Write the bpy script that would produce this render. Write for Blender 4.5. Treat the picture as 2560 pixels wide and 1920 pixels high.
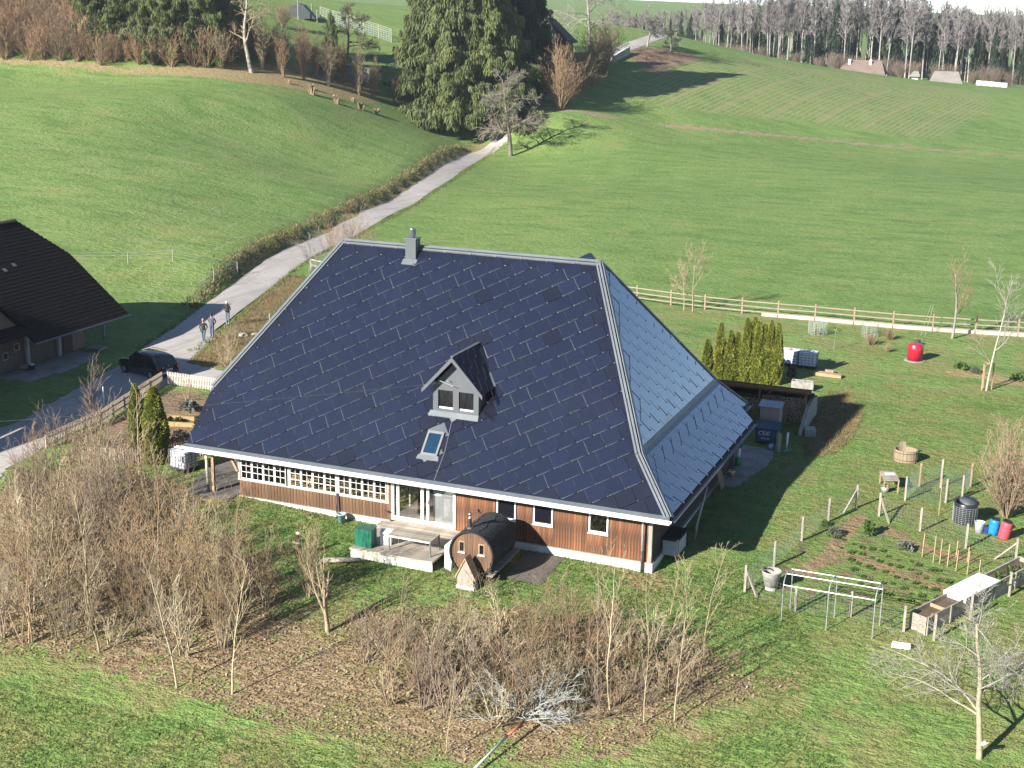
import bpy, math, random
import numpy as np
from mathutils import Vector, Matrix

# ---------------------------------------------------------------- camera, sky, sun
scene = bpy.context.scene
for _o in list(bpy.data.objects):
    bpy.data.objects.remove(_o)
COL = scene.collection
R = math.radians

cam_data = bpy.data.cameras.new('camera')
cam_data.sensor_width = 36.0
cam_data.lens = 36.0 * 3474.955 / 2560.0
cam_data.clip_start = 0.5
cam_data.clip_end = 6000
cam = bpy.data.objects.new('camera', cam_data)
COL.objects.link(cam)
_rt = Vector((0.92549, 0.37847, 0.01515)); _up = Vector((-0.11292, 0.23752, 0.96480)); _fw = Vector((-0.36155, 0.89462, -0.26256))
cam.matrix_world = Matrix(((_rt.x, _up.x, -_fw.x, 14.655), (_rt.y, _up.y, -_fw.y, -54.579), (_rt.z, _up.z, -_fw.z, 23.70), (0, 0, 0, 1)))
scene.camera = cam

SUN_EL, SUN_AZ = 26.0, 205.5          # the sun stands behind and left of the camera
world = bpy.data.worlds.new('World'); scene.world = world
world.use_nodes = True
_nt = world.node_tree
_sky = _nt.nodes.new('ShaderNodeTexSky')
_sky.sky_type = 'NISHITA'; _sky.sun_disc = False
_sky.sun_elevation = R(SUN_EL); _sky.sun_rotation = R(SUN_AZ)
_sky.altitude = 900; _sky.air_density = 0.6; _sky.dust_density = 0.0; _sky.ozone_density = 1.5
_bg = _nt.nodes['Background']; _bg.inputs['Strength'].default_value = 0.078
_nt.links.new(_sky.outputs['Color'], _bg.inputs['Color'])

sun_data = bpy.data.lights.new('sun', 'SUN')
sun_data.energy = 5.0; sun_data.angle = R(0.53); sun_data.color = (1.0, 0.955, 0.885)
sun = bpy.data.objects.new('sun', sun_data); COL.objects.link(sun)
_d = Vector((-math.sin(R(SUN_AZ)) * math.cos(R(SUN_EL)), -math.cos(R(SUN_AZ)) * math.cos(R(SUN_EL)), -math.sin(R(SUN_EL))))
sun.rotation_euler = _d.to_track_quat('-Z', 'Y').to_euler()
sun.location = (-30, -60, 60)

vs = scene.view_settings
vs.view_transform = 'Standard'; vs.look = 'None'; vs.gamma = 1.0; vs.use_curve_mapping = False
vs.exposure = 1.42
scene.render.engine = 'CYCLES'
scene.cycles.max_bounces = 4; scene.cycles.diffuse_bounces = 2; scene.cycles.glossy_bounces = 2; scene.cycles.transmission_bounces = 2; scene.cycles.volume_bounces = 0
scene.cycles.transparent_max_bounces = 8

# ---------------------------------------------------------------- mesh helpers
rng = np.random.default_rng(7)

def np_mesh(name, V, F, smooth=False):
    """mesh from numpy vertices and an (n,k) face array"""
    V = np.asarray(V, np.float32); F = np.asarray(F, np.int32)
    me = bpy.data.meshes.new(name)
    me.vertices.add(len(V)); me.vertices.foreach_set('co', V.ravel())
    n, k = F.shape
    me.loops.add(n * k); me.loops.foreach_set('vertex_index', F.ravel())
    me.polygons.add(n); me.polygons.foreach_set('loop_start', np.arange(0, n * k, k, dtype=np.int32))
    if smooth: me.polygons.foreach_set('use_smooth', np.ones(n, bool))
    me.update(calc_edges=True)
    return me

class MB:
    """collects boxes, bars, tubes and lathes into one mesh"""
    def __init__(s): s.v = []; s.f = []; s.m = []; s.cur = 0
    def add(s, vs_, fs):
        o = len(s.v); s.v += [tuple(p) for p in vs_]
        for f in fs: s.f.append(tuple(i + o for i in f)); s.m.append(s.cur)
        return s
    def box(s, x0, x1, y0, y1, z0, z1):
        return s.add([(x0,y0,z0),(x1,y0,z0),(x1,y1,z0),(x0,y1,z0),(x0,y0,z1),(x1,y0,z1),(x1,y1,z1),(x0,y1,z1)],
                     [(0,3,2,1),(4,5,6,7),(0,1,5,4),(1,2,6,5),(2,3,7,6),(3,0,4,7)])
    def rbox(s, c, size, rz=0.0, rx=0.0, ry=0.0):
        M_ = Matrix.Translation(c) @ Matrix.Rotation(rz, 4, 'Z') @ Matrix.Rotation(ry, 4, 'Y') @ Matrix.Rotation(rx, 4, 'X')
        a, b, d = size[0]/2, size[1]/2, size[2]/2
        P_ = [(-a,-b,-d),(a,-b,-d),(a,b,-d),(-a,b,-d),(-a,-b,d),(a,-b,d),(a,b,d),(-a,b,d)]
        return s.add([M_ @ Vector(p) for p in P_], [(0,3,2,1),(4,5,6,7),(0,1,5,4),(1,2,6,5),(2,3,7,6),(3,0,4,7)])
    def prism(s, poly, d):
        """polygon (3d points) extruded by vector d"""
        n = len(poly); P_ = [Vector(p) for p in poly]; d = Vector(d)
        v = P_ + [p + d for p in P_]
        f = [tuple(range(n - 1, -1, -1)), tuple(range(n, 2 * n))] + [(i, (i + 1) % n, n + (i + 1) % n, n + i) for i in range(n)]
        return s.add(v, f)
    def bar(s, a, b, w, h=None):
        a, b = Vector(a), Vector(b); d = b - a; L = d.length; h = h or w
        q = d.to_track_quat('X', 'Z').to_matrix().to_4x4(); M_ = Matrix.Translation((a + b) / 2) @ q
        P_ = [(x*L/2, y*w/2, z*h/2) for z in (-1, 1) for (x, y) in ((-1,-1),(1,-1),(1,1),(-1,1))]
        return s.add([M_ @ Vector(p) for p in P_], [(0,3,2,1),(4,5,6,7),(0,1,5,4),(1,2,6,5),(2,3,7,6),(3,0,4,7)])
    def tube(s, pts, r, n=8, cap=True):
        pts = [Vector(p) for p in pts]; rr = r if isinstance(r, (list, tuple)) else [r] * len(pts)
        base = len(s.v); ref = Vector((0, 0, 1))
        for i, p in enumerate(pts):
            t = (pts[min(i + 1, len(pts) - 1)] - pts[max(i - 1, 0)]).normalized()
            u = t.cross(ref)
            if u.length < 1e-3: u = t.cross(Vector((1, 0, 0)))
            u.normalize(); w = t.cross(u)
            for k in range(n):
                a = 2 * math.pi * k / n
                s.v.append(tuple(p + (u * math.cos(a) + w * math.sin(a)) * rr[i]))
        for i in range(len(pts) - 1):
            for k in range(n):
                a, b = base + i * n + k, base + i * n + (k + 1) % n
                s.f.append((a, b, b + n, a + n)); s.m.append(s.cur)
        if cap:
            s.f.append(tuple(base + k for k in range(n - 1, -1, -1))); s.m.append(s.cur)
            e = base + (len(pts) - 1) * n
            s.f.append(tuple(e + k for k in range(n))); s.m.append(s.cur)
        return s
    def lathe(s, prof, c=(0, 0, 0), n=20, sx=1.0, sy=1.0, cap0=True, cap1=True):
        base = len(s.v); c = Vector(c)
        for (r, z) in prof:
            for k in range(n):
                a = 2 * math.pi * k / n
                s.v.append((c.x + r * sx * math.cos(a), c.y + r * sy * math.sin(a), c.z + z))
        for i in range(len(prof) - 1):
            for k in range(n):
                a, b = base + i * n + k, base + i * n + (k + 1) % n
                s.f.append((a, b, b + n, a + n)); s.m.append(s.cur)
        if cap0: s.f.append(tuple(base + k for k in range(n - 1, -1, -1))); s.m.append(s.cur)
        if cap1:
            e = base + (len(prof) - 1) * n; s.f.append(tuple(e + k for k in range(n))); s.m.append(s.cur)
        return s
    def mesh(s, name, smooth=False):
        me = bpy.data.meshes.new(name); me.from_pydata(s.v, [], s.f)
        if any(s.m): me.polygons.foreach_set('material_index', s.m)
        if smooth: me.polygons.foreach_set('use_smooth', [True] * len(s.f))
        me.update(); return me
    def build(s, name, mats, parent=None, smooth=False):
        return link(name, s.mesh(name, smooth), mats, parent)

def link(name, me, mats=None, parent=None):
    o = bpy.data.objects.new(name, me); COL.objects.link(o)
    if mats is not None and me is not None and not me.materials:
        for m in (mats if isinstance(mats, (list, tuple)) else [mats]): me.materials.append(m)
    if parent is not None: o.parent = parent
    return o

def tag(o, label=None, cat=None, group=None, kind=None):
    if label: o['label'] = label
    if cat: o['category'] = cat
    if group: o['group'] = group
    if kind: o['kind'] = kind
    return o

def thing(name, label, cat, loc=(0, 0, 0), rz=0.0, group=None):
    o = bpy.data.objects.new(name, None); COL.objects.link(o)
    o.location = loc; o.rotation_euler = (0, 0, rz); o.empty_display_size = 0.3
    return tag(o, label, cat, group)

def kids(o): return [c for c in COL.objects if c.parent == o]
_KIDS = {}
def copy_tree(o, parent=None, cache=True):
    c = o.copy(); COL.objects.link(c); c.parent = parent
    if o.name not in _KIDS: _KIDS[o.name] = kids(o)
    for ch in _KIDS[o.name]: copy_tree(ch, c)
    return c

def segs_mesh(name, S, sides=3, smooth=True):
    """many tapered sticks at once; S rows: p0(3) p1(3) r0 r1"""
    S = np.asarray(S, np.float64); n = len(S)
    p0, p1, r0, r1 = S[:, :3], S[:, 3:6], S[:, 6], S[:, 7]
    t = p1 - p0; t /= np.linalg.norm(t, axis=1, keepdims=True) + 1e-9
    ref = np.where(np.abs(t[:, 2:3]) > .9, np.array([[1., 0, 0]]), np.array([[0, 0, 1.]]))
    u = np.cross(t, ref); u /= np.linalg.norm(u, axis=1, keepdims=True) + 1e-9; w = np.cross(t, u)
    V = np.empty((n, 2 * sides, 3))
    for k in range(sides):
        a = 2 * math.pi * k / sides; d = u * math.cos(a) + w * math.sin(a)
        V[:, k] = p0 + d * r0[:, None]; V[:, sides + k] = p1 + d * r1[:, None]
    F = []
    for k in range(sides):
        k2 = (k + 1) % sides; F.append((k, k2, sides + k2, sides + k))
    F = np.array(F)[None] + (np.arange(n) * 2 * sides)[:, None, None]
    return np_mesh(name, V.reshape(-1, 3), F.reshape(-1, 4), smooth)

def leaf_mesh(name, Cn, U_, V_, tri=False):
    """many leaf-sized faces at once (centre, two half vectors)"""
    if tri:
        V = np.stack([Cn - U_, Cn + U_, Cn + V_], 1); F = np.arange(len(Cn) * 3).reshape(-1, 3)
    else:
        V = np.stack([Cn - U_ - V_, Cn + U_ - V_ * .6, Cn + U_ * .5 + V_, Cn - U_ + V_ * .5], 1); F = np.arange(len(Cn) * 4).reshape(-1, 4)
    return np_mesh(name, V.reshape(-1, 3), F)

def merge_np(name, parts, smooth=False):
    V = []; F = []; o = 0
    for me in parts:
        n = len(me.vertices); a = np.empty(n * 3, np.float32); me.vertices.foreach_get('co', a)
        k = len(me.loops) // len(me.polygons); l = np.empty(len(me.loops), np.int32); me.loops.foreach_get('vertex_index', l)
        V.append(a.reshape(-1, 3)); F.append(l.reshape(-1, k) + o); o += n
    return V, F

# ---------------------------------------------------------------- materials
MATS = {}
class NT:
    def __init__(s, name):
        s.m = bpy.data.materials.new(name); s.m.use_nodes = True; s.t = s.m.node_tree
        s.b = s.t.nodes['Principled BSDF']; s.out = s.t.nodes['Material Output']
    def n(s, typ, **kw):
        nd = s.t.nodes.new('ShaderNode' + typ)
        for k, v in kw.items():
            if k.startswith('_'): setattr(nd, k[1:], v)
            else:
                key = int(k[1:]) if k[0] == 'i' and k[1:].isdigit() else k.replace('__', ' ')
                s.set(nd, key, v)
        return nd
    def set(s, nd, key, v):
        if isinstance(v, bpy.types.NodeSocket): s.t.links.new(v, nd.inputs[key])
        elif isinstance(v, bpy.types.Node): s.t.links.new(v.outputs[0], nd.inputs[key])
        else:
            i = nd.inputs[key]
            if isinstance(v, (tuple, list)) and len(v) == 3 and i.type == 'RGBA': v = (*v, 1)
            i.default_value = v
    def mix(s, fac, a, b, mode='MIX'):
        nd = s.n('Mix', _data_type='RGBA', _blend_type=mode)
        for key, v in ((0, fac), (6, a), (7, b)): s.set(nd, key, v)
        return nd.outputs[2]
    def math(s, op, a, b=0.0, c=0.0, clamp=False):
        nd = s.n('Math', _operation=op, _use_clamp=clamp)
        for i, v in enumerate((a, b, c)): s.set(nd, i, v)
        return nd.outputs[0]
    def noise(s, vec, scale, detail=4.0, rough=.55, dist=0.0):
        return s.n('TexNoise', Vector=vec, Scale=scale, Detail=detail, Roughness=rough, Distortion=dist).outputs[0]
    def ramp(s, fac, a, b):
        nd = s.n('MapRange', i0=fac); nd.inputs[1].default_value = a; nd.inputs[2].default_value = b; nd.interpolation_type = 'SMOOTHSTEP'
        return nd.outputs[0]
    def obj(s): return s.n('TexCoord').outputs['Object']
    def bump(s, h, strength, dist=.02):
        nd = s.n('Bump', Strength=strength, Distance=dist, Height=h); s.set(s.b, 'Normal', nd); return nd

def mat(name, col, col2=None, rough=.75, scale=3.0, stretch=(1, 1, 1), bump=0.0, bscale=30.0, metal=0.0, spec=.4, rnd=.08, coat=0.0, bdist=.02):
    if name in MATS: return MATS[name]
    t = NT(name); v = t.n('Mapping', Vector=t.obj(), Scale=stretch).outputs[0]
    inf = t.n('ObjectInfo').outputs['Random']
    col2 = col2 or tuple(c * .62 for c in col)
    f = t.ramp(t.noise(v, scale, 6, .6), .32, .68)
    f2 = t.ramp(t.noise(v, scale * 7, 3, .6), .3, .75)
    c = t.mix(f, col, col2); c = t.mix(t.math('MULTIPLY', f2, .25), c, tuple(x * .55 for x in col))
    if rnd:
        val = t.math('MULTIPLY_ADD', inf, 2 * rnd, 1 - rnd)
        c = t.n('HueSaturation', Value=val, Color=c).outputs[0]
    t.set(t.b, 'Base Color', c)
    t.b.inputs['Roughness'].default_value = rough; t.b.inputs['Metallic'].default_value = metal
    t.b.inputs['Specular IOR Level'].default_value = spec
    if coat: t.b.inputs['Coat Weight'].default_value = coat
    if bump: t.bump(t.noise(v, bscale, 4, .6), bump, bdist)
    MATS[name] = t.m; return t.m

def leafmat(name, col, col2, rnd=.15, scale=1.2, trans=.25):
    if name in MATS: return MATS[name]
    t = NT(name); v = t.obj(); inf = t.n('ObjectInfo').outputs['Random']
    f = t.ramp(t.noise(v, scale, 3, .6), .35, .65); f2 = t.ramp(t.noise(v, scale * 9, 2, .5), .3, .7)
    c = t.mix(f, col, col2); c = t.mix(t.math('MULTIPLY', f2, .45), c, tuple(x * .5 for x in col))
    c = t.n('HueSaturation', Value=t.math('MULTIPLY_ADD', inf, 2 * rnd, 1 - rnd), Color=c).outputs[0]
    t.set(t.b, 'Base Color', c); t.b.inputs['Roughness'].default_value = .6; t.b.inputs['Specular IOR Level'].default_value = .25
    tr = t.n('BsdfTranslucent', Color=c); mx = t.n('MixShader', Fac=trans)
    t.t.links.new(t.b.outputs[0], mx.inputs[1]); t.t.links.new(tr.outputs[0], mx.inputs[2]); t.t.links.new(mx.outputs[0], t.out.inputs[0])
    MATS[name] = t.m; return t.m

def glassmat(name, tint=(.9, .95, 1), refl=.06, dark=0.0, dcol=(.01, .01, .015)):
    """window pane: mirror sheen by viewing angle over a clear or dark pane"""
    if name in MATS: return MATS[name]
    t = NT(name)
    fr = t.n('Fresnel', IOR=1.5); gl = t.n('BsdfGlossy', Roughness=.02, Color=(1, 1, 1))
    tp = t.n('BsdfTransparent', Color=tint); df = t.n('BsdfDiffuse', Color=dcol)
    base = t.n('MixShader', Fac=dark)
    t.t.links.new(tp.outputs[0], base.inputs[1]); t.t.links.new(df.outputs[0], base.inputs[2])
    mx = t.n('MixShader', Fac=t.math('ADD', fr, refl, clamp=True))
    t.t.links.new(base.outputs[0], mx.inputs[1]); t.t.links.new(gl.outputs[0], mx.inputs[2]); t.t.links.new(mx.outputs[0], t.out.inputs[0])
    MATS[name] = t.m; return t.m

# woods, metals, paints
WOOD_RED = mat('wood_redbrown', (.235, .095, .036), (.055, .028, .017), .75, 1.1, (7, 7, .9), .3, 60, rnd=.32)
WOOD_BROWN = mat('wood_brown', (.165, .088, .044), (.085, .047, .026), .75, 1.4, (8, 8, .8), .25, 60, rnd=.22)
WOOD_GREY = mat('wood_weathered', (.40, .35, .28), (.20, .17, .135), .85, 1.6, (1.2, 9, 9), .25, 50, rnd=.2)
WOOD_GREY_V = mat('wood_weathered_upright', (.34, .30, .25), (.22, .19, .155), .85, 2.0, (10, 10, 1), .2, 50)
WOOD_TAN = mat('wood_tan', (.40, .28, .16), (.28, .18, .10), .75, 2.0, (8, 8, 1), .15, 50)
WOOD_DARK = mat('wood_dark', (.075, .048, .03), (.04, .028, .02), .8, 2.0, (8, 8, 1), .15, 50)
WHITE = mat('white_paint', (.74, .73, .70), (.66, .65, .62), .55, 1.2, (1, 1, 1), .05, 40, rnd=.02)
PLASTER = mat('white_plaster', (.72, .70, .65), (.50, .48, .42), .9, .9, (1, 1, 1.6), .25, 25, rnd=.02)
ZINC = mat('grey_sheet_metal', (.155, .172, .182), (.125, .14, .15), .45, .8, (1, 1, 1), 0, 10, metal=.25, rnd=.03)
ZINC_DARK = mat('dark_sheet_metal', (.10, .115, .13), (.08, .09, .10), .45, .8, metal=.2, rnd=.02)
STEEL = mat('bright_steel', (.62, .63, .63), (.45, .46, .47), .28, 3, metal=.9, rnd=.03)
GALV = mat('galvanised_steel', (.52, .53, .54), (.42, .43, .44), .4, 3, metal=.6, rnd=.03)
BLACK = mat('black_rubber', (.018, .018, .02), (.012, .012, .013), .6, 3, rnd=.03)
CONCRETE = mat('concrete', (.33, .31, .285), (.22, .21, .19), .9, 1.1, (1, 1, 1), .3, 18)
STONE = mat('stone', (.34, .32, .28), (.20, .19, .165), .9, 4, (1, 1, 1), .5, 14)
GLASS = glassmat('window_glass', (.96, .98, .98), .03)
GLASS_DARK = glassmat('dark_glass', (.3, .3, .35), .05, .85)

# ---------------------------------------------------------------- terrain
TP=np.array([(-22.3,0.9,0.0),(-16.4,0.9,-0.34),(-9.0,0.9,-0.35),(-1.0,0.9,-0.48),(0.0,8.0,-0.15),(0.0,17.0,0.0),(-24.0,17.0,0.1),(-28.0,8.0,0.05),(-30.0,0.0,-0.1),(-12.0,18.0,0.0),(-8.0,-5.0,-0.75),(-14.0,-5.0,-0.65),(-22.0,-5.0,-0.7),(-32.0,-6.0,-0.9),(-8.0,-10.0,-1.4),(-18.0,-10.0,-1.5),(0.0,-8.0,-1.2),(8.0,-4.0,-0.9),(-26.0,-14.0,-2.2),(-10.0,-18.0,-2.4),(2.0,-16.0,-2.2),(14.0,-10.0,-1.6),(8.0,4.0,-0.45),(16.0,4.0,-0.5),(-14.0,-30.0,-3.6),(-34.0,-26.0,-3.2),(14.0,-30.0,-3.2),(30.0,-10.0,-1.8),(3.0,33.0,0.2),(8.0,20.0,0.0),(14.0,30.0,0.2),(12.0,44.0,0.4),(-2.0,38.0,0.3),(-18.5,56.0,0.3),(5.0,60.0,0.6),(25.0,60.0,1.0),(25.0,30.0,0.2),(-43.5,30.0,0.0),(-47.0,20.0,0.0),(-44.0,12.0,-0.1),(-40.0,5.0,-0.3),(-40.0,-4.0,-0.8),(-38.0,-14.0,-1.8),(-54.0,22.0,0.0),(-52.0,10.0,0.0),(-60.0,30.0,0.6),(-60.0,5.0,0.2),(-70.0,15.0,0.8),(-50.0,48.0,0.2),(-57.0,72.0,0.2),(-63.0,98.0,0.2),(-70.0,125.0,0.3),(-76.0,145.0,0.4),(-80.5,167.0,0.8),(-36.0,72.4,0.5),(-21.71,79.8,0.5),(-5.9,80.3,0.5),(9.0,76.5,0.5),(-49.2,105.2,0.5),(-26.99,117.4,0.5),(1.38,124.6,0.5),(-55.6,154.6,0.5),(-13.2,160.2,0.5),(-142.5,120.2,14.07),(-125.7,127.6,13.12),(-107.5,135.6,12.18),(-99.2,156.7,8.97),(-107.6,80.3,6.99),(-96.8,89.3,6.79),(-90.2,106.2,5.77),(-86.1,126.2,5.53),(-90.4,60.7,3.96),(-76.2,62.2,3.87),(-65.9,61.2,2.28),(-72.8,87.7,3.42),(-122.7,97.6,10.26),(-107.3,107.7,10.3),(-95.1,124.5,9.3),(-121.2,161.2,17.23),(-132.1,201.3,21.09),(-126.9,151.5,21.21),(-139.4,135.9,21.02),(-148.8,128.0,20.87),(-124.6,222.4,21.21),(-76.5,172.8,5.6),(-56.4,190.3,3.43),(-31.0,209.5,0.81),(4.62,220.2,-1.58),(-78.9,198.7,10.23),(-76.7,231.2,15.12),(-87.0,275.1,18.83),(-78.5,280.7,17.08),(-58.7,293.8,12.39),(-39.2,307.4,8.95),(-19.58,315.8,6.42),(-0.75,322.1,4.73),(-53.6,222.1,7.78),(-28.95,242.2,4.46),(-6.37,259.7,1.84),(-54.9,198.0,4.56),(-89.7,216.0,15.51),(-101.0,211.4,16.91),(-123.4,352.7,17.96),(-100.5,359.7,11.42),(-76.0,376.0,6.21),(-52.3,395.5,4.4),(-4.13,405.0,3.01),(33.7,405.0,3.34),(-152.9,330.6,18.54),(-400.0,300.0,22.0),(-300.0,600.0,22.0),(0.0,700.0,6.0),(200.0,600.0,4.0),(200.0,300.0,1.0),(150.0,100.0,0.8),(120.0,-60.0,-3.0),(-120.0,-80.0,-3.0),(-300.0,100.0,12.0),(-200.0,0.0,3.0),(-110.0,20.0,2.0),(-100.0,70.0,5.6),(-56.0,50.0,1.0),(-62.5,72.0,1.1),(-68.5,98.0,1.2),(-75.5,125.0,1.8),(-82.0,145.0,2.6),(-52.0,36.0,0.5)])
def _U(r2): return np.where(r2 > 0, r2 * np.log(r2 + 1e-12), 0)
def _fit(P, reg=2e-3):
    n = len(P); X = P[:, :2] / 100.
    A = np.zeros((n + 3, n + 3)); A[:n, :n] = _U(((X[:, None] - X[None]) ** 2).sum(-1)) + reg * np.eye(n)
    A[:n, n] = 1; A[:n, n + 1:] = X; A[n, :n] = 1; A[n + 1:, :n] = X.T
    b = np.zeros(n + 3); b[:n] = P[:, 2]
    return np.linalg.solve(A, b)
TW = _fit(TP)
def H0(x, y):
    X = np.stack([np.asarray(x, float), np.asarray(y, float)], -1) / 100.
    sh = X.shape[:-1]; X = X.reshape(-1, 2); n = len(TP); out = np.empty(len(X))
    for i in range(0, len(X), 20000):
        xx = X[i:i + 20000]
        out[i:i + 20000] = _U(((xx[:, None] - (TP[:, :2] / 100.)[None]) ** 2).sum(-1)) @ TW[:n] + TW[n] + xx @ TW[n + 1:]
    return out.reshape(sh)

ROAD = np.array([(-39.6, -12), (-40.6, -2), (-41.4, 8), (-42.2, 17), (-43.6, 24), (-44.9, 29.6), (-46.4, 34.7), (-48.3, 40.5), (-50.6, 47.2), (-52.4, 53.5), (-56.3, 69.9), (-59.5, 88.3), (-64.4, 106.5), (-68.8, 123.0), (-73.9, 142.0), (-79.6, 163.8), (-78.6, 168.8), (-76.9, 171.9), (-76.4, 176.7), (-76.4, 185), (-77.0, 195), (-77.5, 213), (-77.0, 231), (-77.5, 250), (-80, 275)])
def smooth(a, b, x):
    t = np.clip((x - a) / (b - a), 0, 1); return t * t * (3 - 2 * t)
def poly_dist(x, y, line):
    """distance to a polyline and the side (+ left)"""
    best = np.full(x.shape, 1e9); side = np.zeros(x.shape)
    for (ax, ay), (bx, by) in zip(line[:-1], line[1:]):
        dx, dy = bx - ax, by - ay; L2 = dx * dx + dy * dy
        t = np.clip(((x - ax) * dx + (y - ay) * dy) / L2, 0, 1)
        ex, ey = x - ax - t * dx, y - ay - t * dy; d = np.hypot(ex, ey)
        sd = np.sign(dx * ey - dy * ex); m = d < best
        best = np.where(m, d, best); side = np.where(m, sd, side)
    return best, side
def H(x, y, cut=True):
    x = np.asarray(x, float); y = np.asarray(y, float)
    z = H0(x, y); d, sd = poly_dist(x, y, ROAD)
    if cut:
        bank = .85 * smooth(1.9, 3.1, d) * (1 - smooth(3.5, 16, d)) * (sd > 0) * smooth(36, 48, y) * (1 - smooth(150, 170, y))
        z = z + bank - .10 * (1 - smooth(1.5, 2.1, d))
    return z
def h(x, y): return float(H(np.array([x]), np.array([y]))[0])

def in_poly(x, y, P):
    """signed distance, + inside"""
    P = np.asarray(P, float); n = len(P); ins = np.zeros(x.shape, bool); best = np.full(x.shape, 1e9)
    for i in range(n):
        (ax, ay), (bx, by) = P[i], P[(i + 1) % n]
        c = (ay > y) != (by > y)
        with np.errstate(divide='ignore', invalid='ignore'):
            ins ^= c & (x < (bx - ax) * (y - ay) / (by - ay + 1e-12) + ax)
        dx, dy = bx - ax, by - ay
        t = np.clip(((x - ax) * dx + (y - ay) * dy) / (dx * dx + dy * dy + 1e-12), 0, 1)
        best = np.minimum(best, np.hypot(x - ax - t * dx, y - ay - t * dy))
    return np.where(ins, best, -best)

LITTER = [(-35.1,-1.7),(-35.4,.5),(-29.3,1.6),(-25.6,.2),(-22.4,-2.6),(-16.5,-5.4),(-12.9,-8.6),(-11.4,-6.8),(-7.1,-5),(-3,-4.2),(0,-3.4),(3.2,-4.6),(6.4,-6.3),(5.1,-7.9),(3.5,-10.4),(1.3,-12.7),(-2.5,-14.6),(-5.3,-15.3),(-8.8,-14.8),(-12,-15.1),(-17.4,-13.8),(-21.3,-13.8),(-27,-15),(-33,-9)]
GARDEN = [(3.3,.8),(3.9,3.7),(4.5,7),(5.2,9.9),(6.1,12.1),(7.3,11.6),(9.5,10.4),(11.7,9.2),(14,8),(10.3,-.2),(7.9,.3),(5.6,-.1)]
DRY_SHED = [(1.4,32),(2.5,32.4),(4,28),(4.1,23),(3.6,20.4),(2.6,19),(1.2,25.6)]
SOIL_FAR = [(-76.2,239.3),(-74.7,242.3),(-70.5,245.7),(-63.7,248.1),(-62.8,242.3),(-65.1,233.4),(-65.8,222.5),(-68.3,218.8),(-70.9,223.9),(-74.5,225.1)]
HEDGE_FOOT = [(-146.0, 118.9), (-144.7, 117.4), (-142.1, 119.7), (-130.9, 124.6), (-118.3, 127.7), (-106.3, 131.4), (-98.7, 142.5), (-96.0, 156.4), (-101.7, 168.2), (-109.7, 170.4), (-110.6, 150.3), (-112.0, 140.4), (-120.6, 131.0), (-132.3, 126.5), (-143.4, 121.3)]
LEFT_HEDGE = [(-143.3,121.2),(-132.5,126.8),(-121.1,131.7),(-112.2,136),(-112.4,143.4),(-120.5,153.7),(-124.9,148.5),(-134,139.3),(-148.9,128.1)]
CROP = [(-65.7,197.7),(-67,222.3),(-62.7,245.1),(-58,272),(-46,286),(-33,300),(-8,306),(-5,284),(-11.9,226.9),(-22.3,225),(-36.9,219.7),(-49.6,207.1)]
VERGE = [(-36.6,21.5),(-41.5,33.8),(-48.2,50.9),(-50.3,50),(-45.1,36.7),(-42.2,28.3),(-40,22)]
FLOWERBED = [(7.6,41),(9.5,42.6),(12.7,40.5),(15,39.5),(15,38),(10.3,39.4),(8.2,39.6)]
TRACK = np.array([(40,221),(14.3,220.6),(4.6,220.2),(-13.4,214.5),(-30.8,208.3),(-43.6,198.2),(-56.3,190.1),(-63,184),(-72,178),(-77,176)])
YARD = [(-37.9,16.9),(-38.0,12),(-37.2,8),(-36.6,4),(-36.2,0),(-34.5,-3),(-36,-10),(-46,-12),(-45.5,0),(-42.4,3),(-41.2,6.4),(-42.3,12.5),(-43.6,18.9),(-45.6,25.3),(-46.5,29.5),(-43.2,30.3),(-41.6,26),(-40,21.8),(-36.8,21.2),(-33.5,20.8),(-33.5,17.0)]
BEDS_LEFT = [(-36.4,8.5),(-37.2,16),(-33.8,16),(-28,13),(-26,6),(-29,2.5),(-33,3.5)]
GPATHS = [np.array([(6.6,11.2),(6.3,9),(5.9,5.7),(5,3.1)]), np.array([(6.2,6.5),(8.1,5.8),(10,5),(11.4,4.2)]), np.array([(8,9.8),(10.4,8.2),(12,8)])]

def axis(*spans):
    out = []
    for a, b, st in spans: out.append(np.arange(a, b, st))
    return np.concatenate(out)
gx = axis((-700, -300, 25), (-300, -160, 7), (-160, -56, 1.6), (-56, -36, .7), (-36, 20, .38), (20, 40, 1.5), (40, 120, 6), (120, 500, 25))
gy = axis((-140, -32, 9), (-32, -20, .9), (-20, 36, .38), (36, 72, .8), (72, 330, 1.5), (330, 420, 5), (420, 1300, 30))
GX, GY = np.meshgrid(gx, gy)
fx, fy = GX.ravel(), GY.ravel()
GZ = H(fx, fy)
_n = rng.normal(0, 1, GZ.shape)
near = ((fx > -40) & (fx < 22) & (fy > -22) & (fy < 40))
GZ = GZ + np.where(near, .012 * _n, 0)
dyard = in_poly(fx, fy, YARD)
GZ -= .05 * smooth(-.1, .5, dyard)
deck_hole = ((fx > -13.8) & (fx < -1.2) & (fy > 1.4) & (fy < 16.5)) | ((fx > -22) & (fx < -13.8) & (fy > 1.4) & (fy < 16.5))
GZ = np.where(deck_hole, np.minimum(GZ, -.25), GZ)        # the house floor stands clear of the soil
nx, ny = len(gx), len(gy)
idx = np.arange(nx * ny).reshape(ny, nx)
F = np.stack([idx[:-1, :-1], idx[:-1, 1:], idx[1:, 1:], idx[1:, :-1]], -1).reshape(-1, 4)
gme = np_mesh('ground', np.stack([fx, fy, GZ], -1), F, True)

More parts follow.
